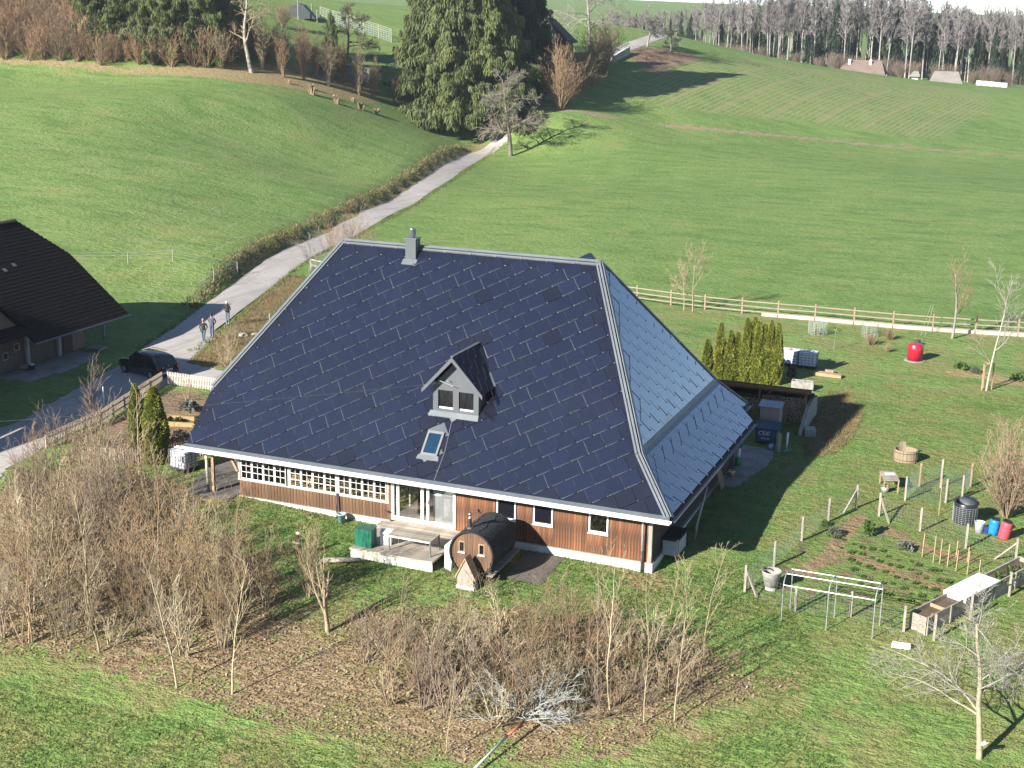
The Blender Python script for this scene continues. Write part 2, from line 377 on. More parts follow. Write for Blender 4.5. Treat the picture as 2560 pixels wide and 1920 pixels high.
def attr(me, name, val):
    a = me.attributes.new(name, 'FLOAT', 'POINT'); a.data.foreach_set('value', np.asarray(val, np.float32))
droad, sroad = poly_dist(fx, fy, ROAD)
dtr, _s = poly_dist(fx, fy, TRACK)
litter = smooth(-3.0, 3.0, in_poly(fx, fy, LITTER))
soil = np.maximum.reduce([smooth(-1, 1, in_poly(fx, fy, SOIL_FAR)), smooth(-.6, .6, in_poly(fx, fy, BEDS_LEFT)) * .8])
garden = smooth(-.3, .5, in_poly(fx, fy, GARDEN))
gp = np.zeros_like(fx)
for L_ in GPATHS: gp = np.maximum(gp, 1 - smooth(.15, .6, poly_dist(fx, fy, L_)[0]))
dry = np.maximum.reduce([
    smooth(-1.5, 1.5, in_poly(fx, fy, HEDGE_FOOT)),
    smooth(-.7, .7, in_poly(fx, fy, DRY_SHED)),
    smooth(-.6, .5, in_poly(fx, fy, VERGE)) * .9,
    (1 - smooth(2.2, 5.5, droad)) * (sroad > 0) * smooth(38, 52, fy) * (1 - smooth(160, 175, fy)) * .75,
    (1 - smooth(1.8, 3.0, droad)) * (sroad < 0) * smooth(20, 30, fy) * .6,
    smooth(-.5, .5, in_poly(fx, fy, FLOWERBED)) * .9,
    np.exp(-((fy - 52) / 1.6) ** 2) * ((fx > -20) & (fx < 16)) * .55,
    (1 - smooth(.3, 2.2, np.hypot(fx + 1, fy - .3))) * .9,
    (1 - smooth(0, 2.2, np.abs(fy - .1 - 0 * fx))) * ((fx > -28) & (fx < -22)) * .8,
    (1 - smooth(.3, 1.2, np.abs(dtr - 2.2))) * .4,
    (1 - smooth(1, 5, np.hypot((fx - 3) / 1.5, fy - 17))) * .35,
    smooth(-8, 2, in_poly(fx, fy, LITTER)) * .45])
track = (1 - smooth(.5, 1.1, np.abs(dtr - .0))) * (1 - .6 * np.exp(-(dtr / .25) ** 2))
crop = smooth(-1.5, 1.5, in_poly(fx, fy, CROP))
tt = fy - 265 - (fx + 40) * .65
rowu = fx - .12 * (fy - 210) + np.where(tt > 0, .05 * tt * tt, 0)
left = smooth(0, 3, np.where(sroad > 0, droad, 0)) * smooth(25, 45, fy)
nearlane = (1 - smooth(6, 26, droad)) * (sroad > 0)
lawn = ((fx > -30) * (fx < 30) * smooth(53.2, 51.8, fy) if False else (1 - smooth(51.8, 53, fy)) * smooth(-34, -30, fx))
for nm, vl in (('litter', litter), ('soil', soil), ('garden', garden), ('gpath', gp), ('dry', dry), ('track', track), ('crop', crop), ('rowu', rowu), ('leftf', left), ('nearlane', nearlane), ('lawn', lawn)):
    attr(gme, nm, vl)

def ground_material():
    t = NT('ground'); P = t.obj(); A = lambda n: t.n('Attribute', _attribute_name=n).outputs['Fac']
    n_big = t.noise(P, .035, 2, .5); n_mid = t.noise(P, .35, 3, .6); n_sm = t.noise(P, 2.2, 3, .65); n_fine = t.noise(P, 11, 2, .7)
    vrot = t.n('Mapping', Vector=P, Rotation=(0, 0, R(-16)), Scale=(.05, .9, .5)).outputs[0]
    n_str = t.noise(vrot, 1.0, 3, .6)
    vfld = t.n('Mapping', Vector=P, Rotation=(0, 0, R(4)), Scale=(.9, 2.0, 1)).outputs[0]
    n_fld = t.noise(vfld, 1.6, 3, .7)
    g = t.mix(t.ramp(n_big, .35, .65), (.122, .210, .050), (.155, .236, .060))
    g = t.mix(t.math('MULTIPLY', t.ramp(n_mid, .45, .7), .55), g, (.195, .256, .082))
    g = t.mix(t.math('MULTIPLY', t.ramp(n_fld, .48, .66), .75), g, (.082, .142, .032))
    g = t.mix(t.math('MULTIPLY', t.ramp(n_sm, .52, .75), .55), g, (.085, .135, .036))
    g = t.mix(t.math('MULTIPLY', t.ramp(n_fine, .5, .7), .55), g, (.24, .265, .11))
    ls = t.math('MULTIPLY', A('leftf'), t.math('MULTIPLY', t.ramp(n_str, .50, .66), .6))
    g = t.mix(ls, g, (.20, .225, .085))
    # wheel marks of the mower: along the hedge on the left, along the lane near it
    sp = t.n('SeparateXYZ', Vector=P); wv = t.math('MULTIPLY_ADD', t.noise(P, .02, 2, .5), 9.0, 0)
    lx = t.math('ADD', t.math('ADD', t.math('MULTIPLY', sp.outputs[0], -.27), t.math('MULTIPLY', sp.outputs[1], .96)), wv)
    ly = t.math('ADD', t.math('ADD', t.math('MULTIPLY', sp.outputs[0], .96), t.math('MULTIPLY', sp.outputs[1], .27)), wv)
    def lines(o, per, w): return t.ramp(t.math('ABSOLUTE', t.math('SUBTRACT', t.math('FRACT', t.math('DIVIDE', o, per)), .5)), w, w * .35)
    near_l = A('nearlane'); ln = t.math('ADD', t.math('MULTIPLY', lines(lx, 9.5, .05), t.math('SUBTRACT', 1.0, near_l)), t.math('MULTIPLY', lines(ly, 3.2, .12), near_l))
    ln = t.math('MULTIPLY', t.math('MULTIPLY', ln, A('leftf')), t.ramp(n_big, .35, .6))
    g = t.mix(t.math('MULTIPLY', ln, .45), g, (.235, .265, .12))
    vf = t.n('Mapping', Vector=P, Rotation=(0, 0, R(22)), Scale=(.35, 1.0, 1)).outputs[0]
    n_far = t.noise(vf, .42, 5, .78)
    g = t.mix(t.math('MULTIPLY', t.ramp(n_far, .50, .62), .6), g, (.085, .145, .036))
    g = t.mix(t.math('MULTIPLY', t.ramp(n_far, .48, .36), .5), g, (.215, .26, .09))
    # dark tussocks and yellow worn patches
    g = t.mix(t.math('MULTIPLY', t.ramp(t.noise(P, .9, 4, .75), .58, .70), .6), g, (.06, .115, .026))
    g = t.mix(t.math('MULTIPLY', t.ramp(t.noise(P, .14, 4, .7), .54, .70), .5), g, (.225, .225, .075))
    lw = t.math('MULTIPLY', A('lawn'), t.ramp(n_mid, .42, .62))
    g = t.mix(t.math('MULTIPLY', lw, .65), g, (.20, .185, .07))
    # dry straw-coloured grass
    wob = t.math('MULTIPLY_ADD', t.noise(P, .55, 4, .7), 1.9, -.95)
    wob2 = t.math('MULTIPLY_ADD', t.noise(P, 3.5, 2, .65), .8, -.4)
    def m(a, gain=1.0): return t.ramp(t.math('ADD', t.math('ADD', A(a), t.math('MULTIPLY', wob, gain)), wob2), .42, .72)
    dcol = t.mix(t.ramp(n_sm, .35, .65), (.31, .245, .115), (.215, .165, .08)); dcol = t.mix(t.math('MULTIPLY', t.ramp(n_fine, .4, .7), .5), dcol, (.30, .24, .13))
    c = t.mix(m('dry'), g, dcol)
    # leaf litter under the shrubs
    lcol = t.mix(t.ramp(n_sm, .35, .65), (.275, .20, .115), (.18, .125, .07)); lcol = t.mix(t.math('MULTIPLY', t.ramp(n_fine, .5, .7), .6), lcol, (.38, .29, .19))
    lcol = t.mix(t.math('MULTIPLY', t.ramp(n_mid, .5, .66), .6), lcol, (.15, .165, .055))
    c = t.mix(t.math('MULTIPLY', t.ramp(t.math('ADD', t.math('ADD', t.math('MULTIPLY', A('litter'), .8), wob), wob2), .30, .62), .95), c, lcol)
    # kitchen garden: patchy soil with weeds
    gcol = t.mix(t.ramp(t.noise(P, 1.6, 2, .6), .50, .66), (.13, .195, .048), (.165, .12, .07)); gcol = t.mix(t.math('MULTIPLY', t.ramp(n_fine, .5, .7), .4), gcol, (.2, .16, .1))
    c = t.mix(t.math('MULTIPLY', m('garden', .5), .9), c, gcol)
    c = t.mix(t.math('MULTIPLY', m('gpath', .6), .85), c, (.24, .165, .095))
    scol = t.mix(t.ramp(n_mid, .35, .65), (.235, .165, .098), (.19, .13, .08))
    c = t.mix(m('soil', .5), c, scol)
    c = t.mix(t.ramp(t.math('ADD', A('track'), t.math('MULTIPLY', wob2, .5)), .2, .5), c, t.mix(t.ramp(n_sm, .4, .6), (.29, .22, .14), (.22, .17, .10)))
    # sown rows and tramlines of the crop
    u = A('rowu'); fr = t.math('FRACT', t.math('DIVIDE', u, 1.1)); row = t.ramp(t.math('ABSOLUTE', t.math('SUBTRACT', fr, .5)), .26, .10)
    f8 = t.math('FRACT', t.math('DIVIDE', u, 7.8)); tram = t.ramp(t.math('ABSOLUTE', t.math('SUBTRACT', f8, .5)), .035, .015)
    rm = t.math('MULTIPLY', A('crop'), t.math('MAXIMUM', t.math('MULTIPLY', row, .8), t.math('MULTIPLY', tram, .95)))
    c = t.mix(t.math('MULTIPLY', rm, t.ramp(n_mid, .1, .5)), c, (.25, .215, .115))
    t.set(t.b, 'Base Color', c); t.b.inputs['Roughness'].default_value = .9; t.b.inputs['Specular IOR Level'].default_value = .15
    hgt = t.math('ADD', t.math('MULTIPLY', n_fld, 1.2), t.math('ADD', n_sm, t.math('MULTIPLY', n_fine, .5)))
    t.bump(hgt, .9, .16)
    return t.m
GROUND = ground_material()
tag(link('ground', gme, GROUND), kind='structure')

def ribbon(name, line, w, mtl, lift, step=1.5, seed=1):
    r = np.random.default_rng(seed); pts = [np.array(line[0], float)]
    for a, b in zip(line[:-1], line[1:]):
        a, b = np.array(a, float), np.array(b, float); n = max(1, int(np.linalg.norm(b - a) / step))
        for k in range(1, n + 1): pts.append(a + (b - a) * k / n)
    pts = np.array(pts)
    for _ in range(60): pts[1:-1] = (pts[:-2] + 2 * pts[1:-1] + pts[2:]) / 4
    tg = np.gradient(pts, axis=0); tg /= np.linalg.norm(tg, axis=1, keepdims=True); nr = np.stack([-tg[:, 1], tg[:, 0]], -1)
    K = 7; V = []
    for k in range(K):
        s_ = (k / (K - 1) - .5) * w; off = s_ + (r.normal(0, .05, len(pts)) if k in (0, K - 1) else 0)
        q = pts + nr * np.asarray(off)[..., None] if np.ndim(off) else pts + nr * off
        z = H(q[:, 0], q[:, 1], False) + lift - (.05 if k in (0, K - 1) else 0)
        V.append(np.column_stack([q, z]))
    V = np.stack(V, 1); n = len(pts); idx = np.arange(n * K).reshape(n, K)
    F = np.stack([idx[:-1, :-1], idx[:-1, 1:], idx[1:, 1:], idx[1:, :-1]], -1).reshape(-1, 4)
    return link(name, np_mesh(name, V.reshape(-1, 3), F, True), mtl)

def asphalt():
    t = NT('old_asphalt'); P = t.obj()
    n1 = t.noise(P, .25, 5, .6); n2 = t.noise(P, 2.5, 5, .65); n3 = t.noise(P, 45, 2, .6)
    c = t.mix(t.ramp(n1, .35, .65), (.40, .36, .325), (.335, .305, .275)); c = t.mix(t.math('MULTIPLY', t.ramp(n2, .5, .7), .45), c, (.25, .22, .195))
    c = t.mix(t.math('MULTIPLY', t.ramp(n3, .45, .65), .35), c, (.42, .38, .34))
    vr = t.n('Mapping', Vector=P, Rotation=(0, 0, R(-16)), Scale=(1.3, .03, 1)).outputs[0]
    c = t.mix(t.math('MULTIPLY', t.ramp(t.noise(vr, 1.0, 3, .6), .5, .62), .35), c, (.20, .18, .155))
    c = t.mix(t.math('MULTIPLY', t.ramp(t.noise(P, .6, 5, .7), .60, .66), .4), c, (.17, .155, .135))
    cr = t.n('TexVoronoi', _feature='DISTANCE_TO_EDGE', Vector=t.n('Mapping', Vector=P, Scale=(.35, .16, .3)).outputs[0], Scale=1.0).outputs[0]
    c = t.mix(t.math('MULTIPLY', t.math('MULTIPLY', t.ramp(cr, .012, .003), t.ramp(n1, .45, .6)), .5), c, (.10, .09, .08))
    t.set(t.b, 'Base Color', c); t.b.inputs['Roughness'].default_value = .85; t.bump(n3, .3, .01); return t.m
ASPHALT = asphalt()
tag(ribbon('road', ROAD[4:], 3.2, ASPHALT, .03), kind='structure')

# the yard between barn and garden fence, one draped sheet
ys = .8; yx = np.arange(-47, -32, ys); yy = np.arange(-13, 31.5, ys)
YX, YY = np.meshgrid(yx, yy); cx_, cy_ = YX + ys / 2, YY + ys / 2
def drape(name, poly, step, lift, mtl):
    P = np.array(poly, float); x0, y0 = P.min(0) - step; x1, y1 = P.max(0) + step
    X, Y = np.meshgrid(np.arange(x0, x1, step), np.arange(y0, y1, step)); ny_, nx_ = X.shape
    sd = in_poly(X, Y, P)
    # pull outside vertices near the rim onto the rim
    keep = sd > -step * .75
    V = np.column_stack([X.ravel(), Y.ravel(), (H(X.ravel(), Y.ravel(), False) + lift)])
    near_ = (sd < 0).ravel() & keep.ravel(); V[near_, 2] -= .06
    idx = np.arange(nx_ * ny_).reshape(ny_, nx_)
    F = np.stack([idx[:-1, :-1], idx[:-1, 1:], idx[1:, 1:], idx[1:, :-1]], -1).reshape(-1, 4)
    ok = keep.ravel()[F].all(1); F = F[ok]
    used, inv = np.unique(F, return_inverse=True)
    return link(name, np_mesh(name, V[used], inv.reshape(-1, 4), True), mtl)
tag(drape('yard', YARD, .3, .022, ASPHALT), kind='structure')
tag(drape('concrete_pad', [(-48.8, 13.2), (-46.2, 13.6), (-45.9, 17.2), (-46.5, 21), (-48.8, 21.2)], .3, .035, CONCRETE), kind='structure')
tag(drape('paved_corner', [(-1, 12.5), (.1, 12.5), (.9, 16.9), (.7, 19.5), (-2.5, 19.8), (-2.5, 17.2), (-1, 16)], .3, .03, CONCRETE), kind='structure')
tag(drape('porch_floor', [(-22.4, -.1), (-24.9, .2), (-26, 3), (-25.5, 8), (-22.3, 8)], .3, .035, mat('porch_shade', (.15, .13, .11), (.10, .088, .075), .95, 2)), kind='structure')  # dark floor colour stands in for the shade under the porch roof

# ---------------------------------------------------------------- farmhouse
def solar_material(name, base, base2, grid=True):
    t = NT(name); P = t.obj(); inf = t.n('ObjectInfo').outputs['Random']
    c = t.mix(t.math('MULTIPLY', t.math('POWER', inf, 3.0), .7), base, base2)
    if grid:
        sx = t.n('SeparateXYZ', Vector=t.n('Mapping', Vector=P, Rotation=(0, 0, R(34))).outputs[0])
        def ln(o, p, w): return t.ramp(t.math('ABSOLUTE', t.math('SUBTRACT', t.math('FRACT', t.math('DIVIDE', o, p)), .5)), .5 - w, .5 - w * .4)
        gl = t.math('MAXIMUM', ln(sx.outputs[0], .078, .12), ln(sx.outputs[1], .078, .12))
        c = t.mix(t.math('MULTIPLY', gl, .5), c, (.016, .021, .042))
    d = t.ramp(t.noise(t.n('NewGeometry').outputs['Position'], .5, 4, .6), .4, .75)
    c = t.mix(t.math('MULTIPLY', d, .08), c, (.04, .04, .05))
    t.set(t.b, 'Base Color', c); t.b.inputs['Roughness'].default_value = .6; t.b.inputs['Specular IOR Level'].default_value = .1
    t.b.inputs['Coat Weight'].default_value = 1.0; t.b.inputs['Coat Roughness'].default_value = .045; t.b.inputs['Coat IOR'].default_value = 2.05
    return t.m
SOLAR = solar_material('solar_glass', (.0034, .0048, .0135), (.0048, .0082, .025))
BLANK = solar_material('dark_glass_tile', (.0045, .0048, .0105), (.006, .006, .012), False)
EDGE_LIT = mat('lit_tile_edge', (.14, .15, .18), (.02, .022, .03), .35, 1.1, rnd=.3)  # lighter copy of the tile edge, coloured as if catching the sun
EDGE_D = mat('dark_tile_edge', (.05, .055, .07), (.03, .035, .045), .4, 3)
EDGE = mat('tile_edge_glint', (.33, .36, .40), (.10, .11, .135), .35, 3, rnd=.05)  # bright grey that stands for sun glints on the tile edges

farm = thing('farmhouse', 'large farmhouse with steep dark blue solar tile roof and red-brown timber walls', 'farmhouse')
EZ = 2.6
El, Er, Bf, Bb = (-24.70, 0, EZ), (0, 0, EZ), (-1.99, 1.956, 4.641), (-1.99, 15.644, 4.641)
Rr, Rl, Bl = (-6.426, 8.799, 11.783), (-20.575, 8.799, 11.783), (-24.58, 2.316, 5.017)
bk = lambda p: (p[0], 17.6 - p[1], p[2])
roof_mb = MB()
def slab(poly, n, th=.14): roof_mb.prism([Vector(p) - Vector(n) * th for p in poly], Vector(n) * th)
nF, nU, nL = (0, -.7221, .6918), (.8495, 0, .5276), (.716, 0, .698)
slab([El, Er, Bf, Rr, Rl, Bl], nF)
slab([bk(p) for p in (Bl, Rl, Rr, Bf, (-.6, .35, 2.965), (-24.6, .35, 2.965))], (0, .7221, .6918))
slab([Bf, Bb, Rr], nU)
slab([(0, 0, EZ), (0, 15.85, EZ), (-.6, 15.85, 3.215), (-.6, 17.0, 3.215), Bb, Bf], nL)
slab([Bl, Rl, bk(Bl)], (-.86, 0, .51))
roof = roof_mb.build('roof', ZINC_DARK, farm)
# rear cross gable peeping over the ridge
g_mb = MB()
g_mb.prism([(-7.7, 9.0, 11.72), (-7.7, 11.0, 11.72), (-6.7, 11.0, 10.5), (-6.7, 9.9, 10.5)], (.05, 0, .06))
g_mb.prism([(-7.7, 11.0, 11.72), (-7.7, 9.0, 11.72), (-9.2, 9.9, 10.5), (-9.2, 11.0, 10.5)], (-.05, 0, .06))
g_mb.build('rear_gable_roof', ZINC_DARK, farm)

class Plane:
    def __init__(s, o, u, v): s.o = Vector(o); s.u = Vector(u).normalized(); s.v = Vector(v).normalized(); s.n = s.u.cross(s.v)
    def p(s, a, b, w=0): return s.o + s.u * a + s.v * b + s.n * w
    def mat(s, a, b, w=0, tilt=0, roll=0):
        M_ = Matrix((s.u, s.v, s.n)).transposed().to_4x4()
        return Matrix.Translation(s.p(a, b, w)) @ M_ @ Matrix.Rotation(tilt, 4, 'X') @ Matrix.Rotation(roll, 4, 'Y')
PF = Plane((0, 0, EZ), (1, 0, 0), (0, .6918, .7221))
PU = Plane((-1.99, 0, 4.641), (0, 1, 0), (-.5276, 0, .8495))
PL = Plane((0, 0, EZ), (0, 1, 0), (-.698, 0, .716))
def clip(poly, conv):
    out = poly
    n = len(conv)
    for i in range(n):
        (ax, ay), (bx, by) = conv[i], conv[(i + 1) % n]; inp, out = out, []
        if not inp: break
        sd = lambda p: (bx - ax) * (p[1] - ay) - (by - ay) * (p[0] - ax)
        for j in range(len(inp)):
            p, q = inp[j], inp[(j + 1) % len(inp)]; a, b = sd(p), sd(q)
            if a >= 0: out.append(p)
            if (a >= 0) != (b >= 0):
                t = a / (a - b); out.append((p[0] + (q[0] - p[0]) * t, p[1] + (q[1] - p[1]) * t))
    return out
def area(p): return abs(sum(p[i][0] * p[(i + 1) % len(p)][1] - p[(i + 1) % len(p)][0] * p[i][1] for i in range(len(p)))) / 2
DU, DV = .689, .4767
# near-square tiles set askew: rows climb to the right, joints step back by a third
_e1, _e2 = Vector((.3445 - .008, .2384 - .0055)), Vector((.223 - .005, -.3225 + .0075))
TQ = [tuple(-_e1 + _e2), tuple(_e1 + _e2), tuple(_e1 - _e2), tuple(-_e1 - _e2)]
_f1, _f2 = Vector((.3445 - .012, .2384 - .0083)), Vector((.2235, -.3232))
TQR = [tuple(-_f1 + _f2), tuple(_f1 + _f2), tuple(_f1 - _f2), tuple(-_f1 - _f2)]      # end slope: rows butt, only the steep joints stay open
TA = area(TQ); OFF = (.1215, .5609)
tm = MB(); tm.prism([(*q, 0) for q in TQ], (0, 0, .032)); tm.m = [0, 0, 2, 2, 2, 3]  # one side face takes the lighter edge colour, as a painted glint
def glint_strips(m, M_=Matrix(), v=0):
    """bright strips imitating sun glints along the lower edges of one tile"""
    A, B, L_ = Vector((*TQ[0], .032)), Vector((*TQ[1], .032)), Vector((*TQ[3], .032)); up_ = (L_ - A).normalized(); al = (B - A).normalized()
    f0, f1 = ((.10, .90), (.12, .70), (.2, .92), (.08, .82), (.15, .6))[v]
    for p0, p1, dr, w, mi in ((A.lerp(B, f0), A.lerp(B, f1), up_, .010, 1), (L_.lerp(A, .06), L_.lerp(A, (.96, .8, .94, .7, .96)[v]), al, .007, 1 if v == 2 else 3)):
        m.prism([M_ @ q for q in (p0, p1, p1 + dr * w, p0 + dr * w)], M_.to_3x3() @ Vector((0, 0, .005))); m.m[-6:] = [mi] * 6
TILES = []
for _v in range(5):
    t_ = MB(); t_.v, t_.f, t_.m = list(tm.v), list(tm.f), list(tm.m); glint_strips(t_, v=_v); me_ = t_.mesh('solar_tile'); TILES.append(me_)
    for _m in (SOLAR, EDGE, EDGE_D, EDGE_LIT): me_.materials.append(_m)
DORMER_FOOT = [(-12.45, 3.5), (-10.0, 3.5), (-10.0, 5.0), (-11.25, 7.3), (-12.45, 5.0)]
SKY_FOOT = [(-12.4, 1.1), (-11.3, 1.1), (-11.3, 2.6), (-12.4, 2.6)]
full, edge_tiles, hooks = [], [], MB()
_pr = random.Random(3)
def lay(plane, conv, u0, v0, holes=(), conv2=None):
    us = [p[0] for p in conv + (conv2 or [])]; vs_ = [p[1] for p in conv + (conv2 or [])]
    for i in range(int((min(us) - u0) / DU) - 2, int((max(us) - u0) / DU) + 3):
        for j in range(int((min(vs_) - v0) / DV) - 2, int((max(vs_) - v0) / DV) + 3):
            if (i + j) % 2: continue
            cu, cv = u0 + i * DU + OFF[0], v0 + j * DV + OFF[1]
            rh = [(cu + q[0], cv + q[1]) for q in (TQ if plane is PF else TQR)]
            cs = [q for q in (clip(rh, cv_) for cv_ in ([conv, conv2] if conv2 else [conv])) if len(q) >= 3]
            if not cs: continue
            if any(in_poly(np.array([cu]), np.array([cv]), h_)[0] > .1 for h_ in holes): continue
            ar = sum(area(c) for c in cs)
            if ar > .985 * TA:
                nearhole = any(in_poly(np.array([cu]), np.array([cv]), h_)[0] > -.55 for h_ in holes)
                full.append((plane, cu, cv, nearhole or _pr.random() < .012))
            elif ar > .03: edge_tiles.extend([(plane, c) for c in cs if area(c) > .02])
            if any(in_poly(np.array([cu - OFF[0]]), np.array([cv - OFF[1]]), q)[0] > .05 for q in ([conv, conv2] if conv2 else [conv])):
                q = plane.p(cu - OFF[0] + .02, cv - OFF[1] + .03, .08)
                hooks.rbox(q, (.062, .062, .035))
def inset(conv, ds):
    """shrink convex polygon edge by edge (counter-clockwise)"""
    n = len(conv); L_ = []
    for i in range(n):
        a, b = Vector(conv[i]), Vector(conv[(i + 1) % n]); d = (b - a).normalized(); nn = Vector((-d.y, d.x)); L_.append((a + nn * ds[i], d))
    out = []
    for i in range(n):
        (p, d), (q, e) = L_[i - 1], L_[i]; cr = d.x * e.y - d.y * e.x
        t = ((q - p).x * e.y - (q - p).y * e.x) / cr; r_ = p + d * t; out.append((r_.x, r_.y))
    return out
# the front plane flares at its lower right, so it is laid as an upper and a lower field
front_hi = inset([(-24.58, 2.70), (-1.93, 2.70), (-6.426, 12.718), (-20.575, 12.718), (-24.58, 3.348)], [.0, .2, .22, .2, .02])
front_lo = inset([(-24.7, 0), (0, 0), (-1.90, 2.70), (-24.58, 2.70)], [.0, .2, .0, .02])
lay(PF, front_hi, -20.85, 10.03 - 18 * DV, (DORMER_FOOT, SKY_FOOT), front_lo)
lay(PU, inset([(1.956, 0), (15.644, 0), (8.799, 8.407)], [.14, .1, .16]), 2.0, .0)
lay(PL, inset([(0, 0), (15.85, 0), (15.85, 2.545), (15.644, 2.85), (1.956, 2.85)], [.02, .02, .05, .14, .16]), .6, -.1)
lay(PL, inset([(15.85, .86), (17.0, .86), (15.85, 2.545)], [.02, .06, .0]), .6, -.1)
# the largest-showing tiles are single parts, the others one joined part
camp = Vector(cam.matrix_world.translation)
def seen(t_):
    c = t_[0].p(t_[1], t_[2]); d = camp - c; return d.normalized().dot(t_[0].n) / d.length ** 2
full.sort(key=seen, reverse=True)
rest = MB()
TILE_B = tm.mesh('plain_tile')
for _m in (BLANK, EDGE, EDGE_D, EDGE_LIT): TILE_B.materials.append(_m)
for k, (pl, cu, cv, blank) in enumerate(full):
    M_ = pl.mat(cu, cv, .034, (-.03 if pl is PF else -.002) + _pr.gauss(0, .0035 if pl is PF else .0022), _pr.gauss(0, .0035 if pl is PF else .0022))
    if k < 300:
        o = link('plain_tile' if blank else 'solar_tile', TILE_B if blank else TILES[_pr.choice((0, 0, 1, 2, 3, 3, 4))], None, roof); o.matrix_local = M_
    else:
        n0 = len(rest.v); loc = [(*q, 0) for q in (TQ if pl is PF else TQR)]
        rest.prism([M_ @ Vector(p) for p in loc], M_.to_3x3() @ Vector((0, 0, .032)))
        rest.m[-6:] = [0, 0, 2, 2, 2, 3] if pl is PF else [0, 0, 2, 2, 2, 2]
        if pl is PF: glint_strips(rest, M_, _pr.choice((0, 1, 2, 3, 4)))
tag(rest.build('solar_tile_field', [SOLAR, EDGE, EDGE_D, EDGE_LIT], roof), kind='stuff')
for pl, c in edge_tiles:
    e = MB(); e.prism([pl.p(u_, v_, .03) for u_, v_ in c], pl.n * .018); e.m = [0, 0] + [1] * len(c)
    e.build('edge_tile', [BLANK, EDGE_D], roof)
tag(hooks.build('tile_hooks', STEEL, roof), kind='stuff')

# ridge and hip sheets, two light bands with a dark groove
def cap(name, a, b, n1, n2, w=.2):
    a, b = Vector(a), Vector(b); d = (b - a).normalized(); m = MB()
    for nn, sg in ((Vector(n1), 1), (Vector(n2), -1)):
        s_ = d.cross(nn) * sg
        if s_.z > 0: s_ = -s_
        m.prism([a + nn * .06, b + nn * .06, b + nn * .06 + s_ * (w * .42), a + nn * .06 + s_ * (w * .42)], nn * .045)
        m.prism([a + nn * .05 + s_ * (w * .62), b + nn * .05 + s_ * (w * .62), b + nn * .05 + s_ * w, a + nn * .05 + s_ * w], nn * .04)
    return m.build(name, ZINC, roof)
cap('ridge_cap', Rl, Rr, nF, (0, .7221, .6918), .26)
cap('hip_cap', Rr, Bf, nF, nU, .24); cap('hip_cap', Bf, (0, 0, EZ), nF, nL, .24)
cap('hip_cap', Rl, Bl, nF, (-.86, 0, .51), .24)
cap('hip_cap', Rr, Bb, nU, (0, .7221, .6918), .12); cap('hip_cap', Bb, (-.6, 17.0, 3.215), nL, (0, .7221, .6918), .12)
m = MB(); m.prism([PU.p(2.1, -.02, .05), PU.p(15.5, -.02, .05), PU.p(15.4, .2, .05), PU.p(2.2, .2, .05)], PU.n * .02)
m.prism([PL.p(2.0, 2.62, .05), PL.p(15.55, 2.62, .05), PL.p(15.5, 2.84, .05), PL.p(2.1, 2.84, .05)], PL.n * .02)
m.build('bend_flashing', ZINC_DARK, roof)
# eave sheets and gutters
m = MB(); m.prism([(-24.72, -.02, EZ + .03), (.02, -.02, EZ + .03), (.02, -.22, EZ - .06), (-24.72, -.22, EZ - .06)], (0, 0, .02))
m.build('eave_flashing', ZINC, roof)
def gutter(name, a, b, out, mtl, r=.085):
    a, b, out = Vector(a), Vector(b), Vector(out).normalized(); d = (b - a).normalized(); m = MB(); N = 9
    prof = [(math.cos(math.pi * k / (N - 1)) * r, -math.sin(math.pi * k / (N - 1)) * r) for k in range(N)]
    pr2 = [(x * .86, z * .86 + .002) for x, z in prof]
    for k in range(N - 1):
        for P_, fl in ((prof, 0), (pr2, 1)):
            (x0, z0), (x1, z1) = P_[k], P_[k + 1]
            q = [a + out * x0 + Vector((0, 0, z0)), b + out * x0 + Vector((0, 0, z0)), b + out * x1 + Vector((0, 0, z1)), a + out * x1 + Vector((0, 0, z1))]
            m.add(q if fl else q[::-1], [(0, 1, 2, 3)])
    m.bar(a + out * r, b + out * r, .03, .03)
    return m.build(name, mtl, farm)
gutter('gutter', (-25.2, -.20, 2.47), (.12, -.20, 2.47), (0, -1, 0), WHITE, .10)  # white puts the sun's glare on the front gutter into its colour
gutter('gutter', (.18, -.02, 2.47), (.18, 15.9, 2.47), (1, 0, 0), ZINC)
gutter('gutter', (-.42, 15.95, 3.08), (-.42, 17.3, 3.08), (1, 0, 0), ZINC)
MB().box(-24.7, .02, -.13, -.09, 2.28, 2.56).build('fascia_board', WHITE, farm)
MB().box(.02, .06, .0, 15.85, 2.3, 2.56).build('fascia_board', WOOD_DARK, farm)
MB().box(-24.65, -.1, -.08, .9, 2.52, 2.57).build('soffit', WOOD_DARK, farm)
MB().box(-.95, .0, .0, 16.4, 2.50, 2.54).build('soffit', WOOD_DARK, farm)

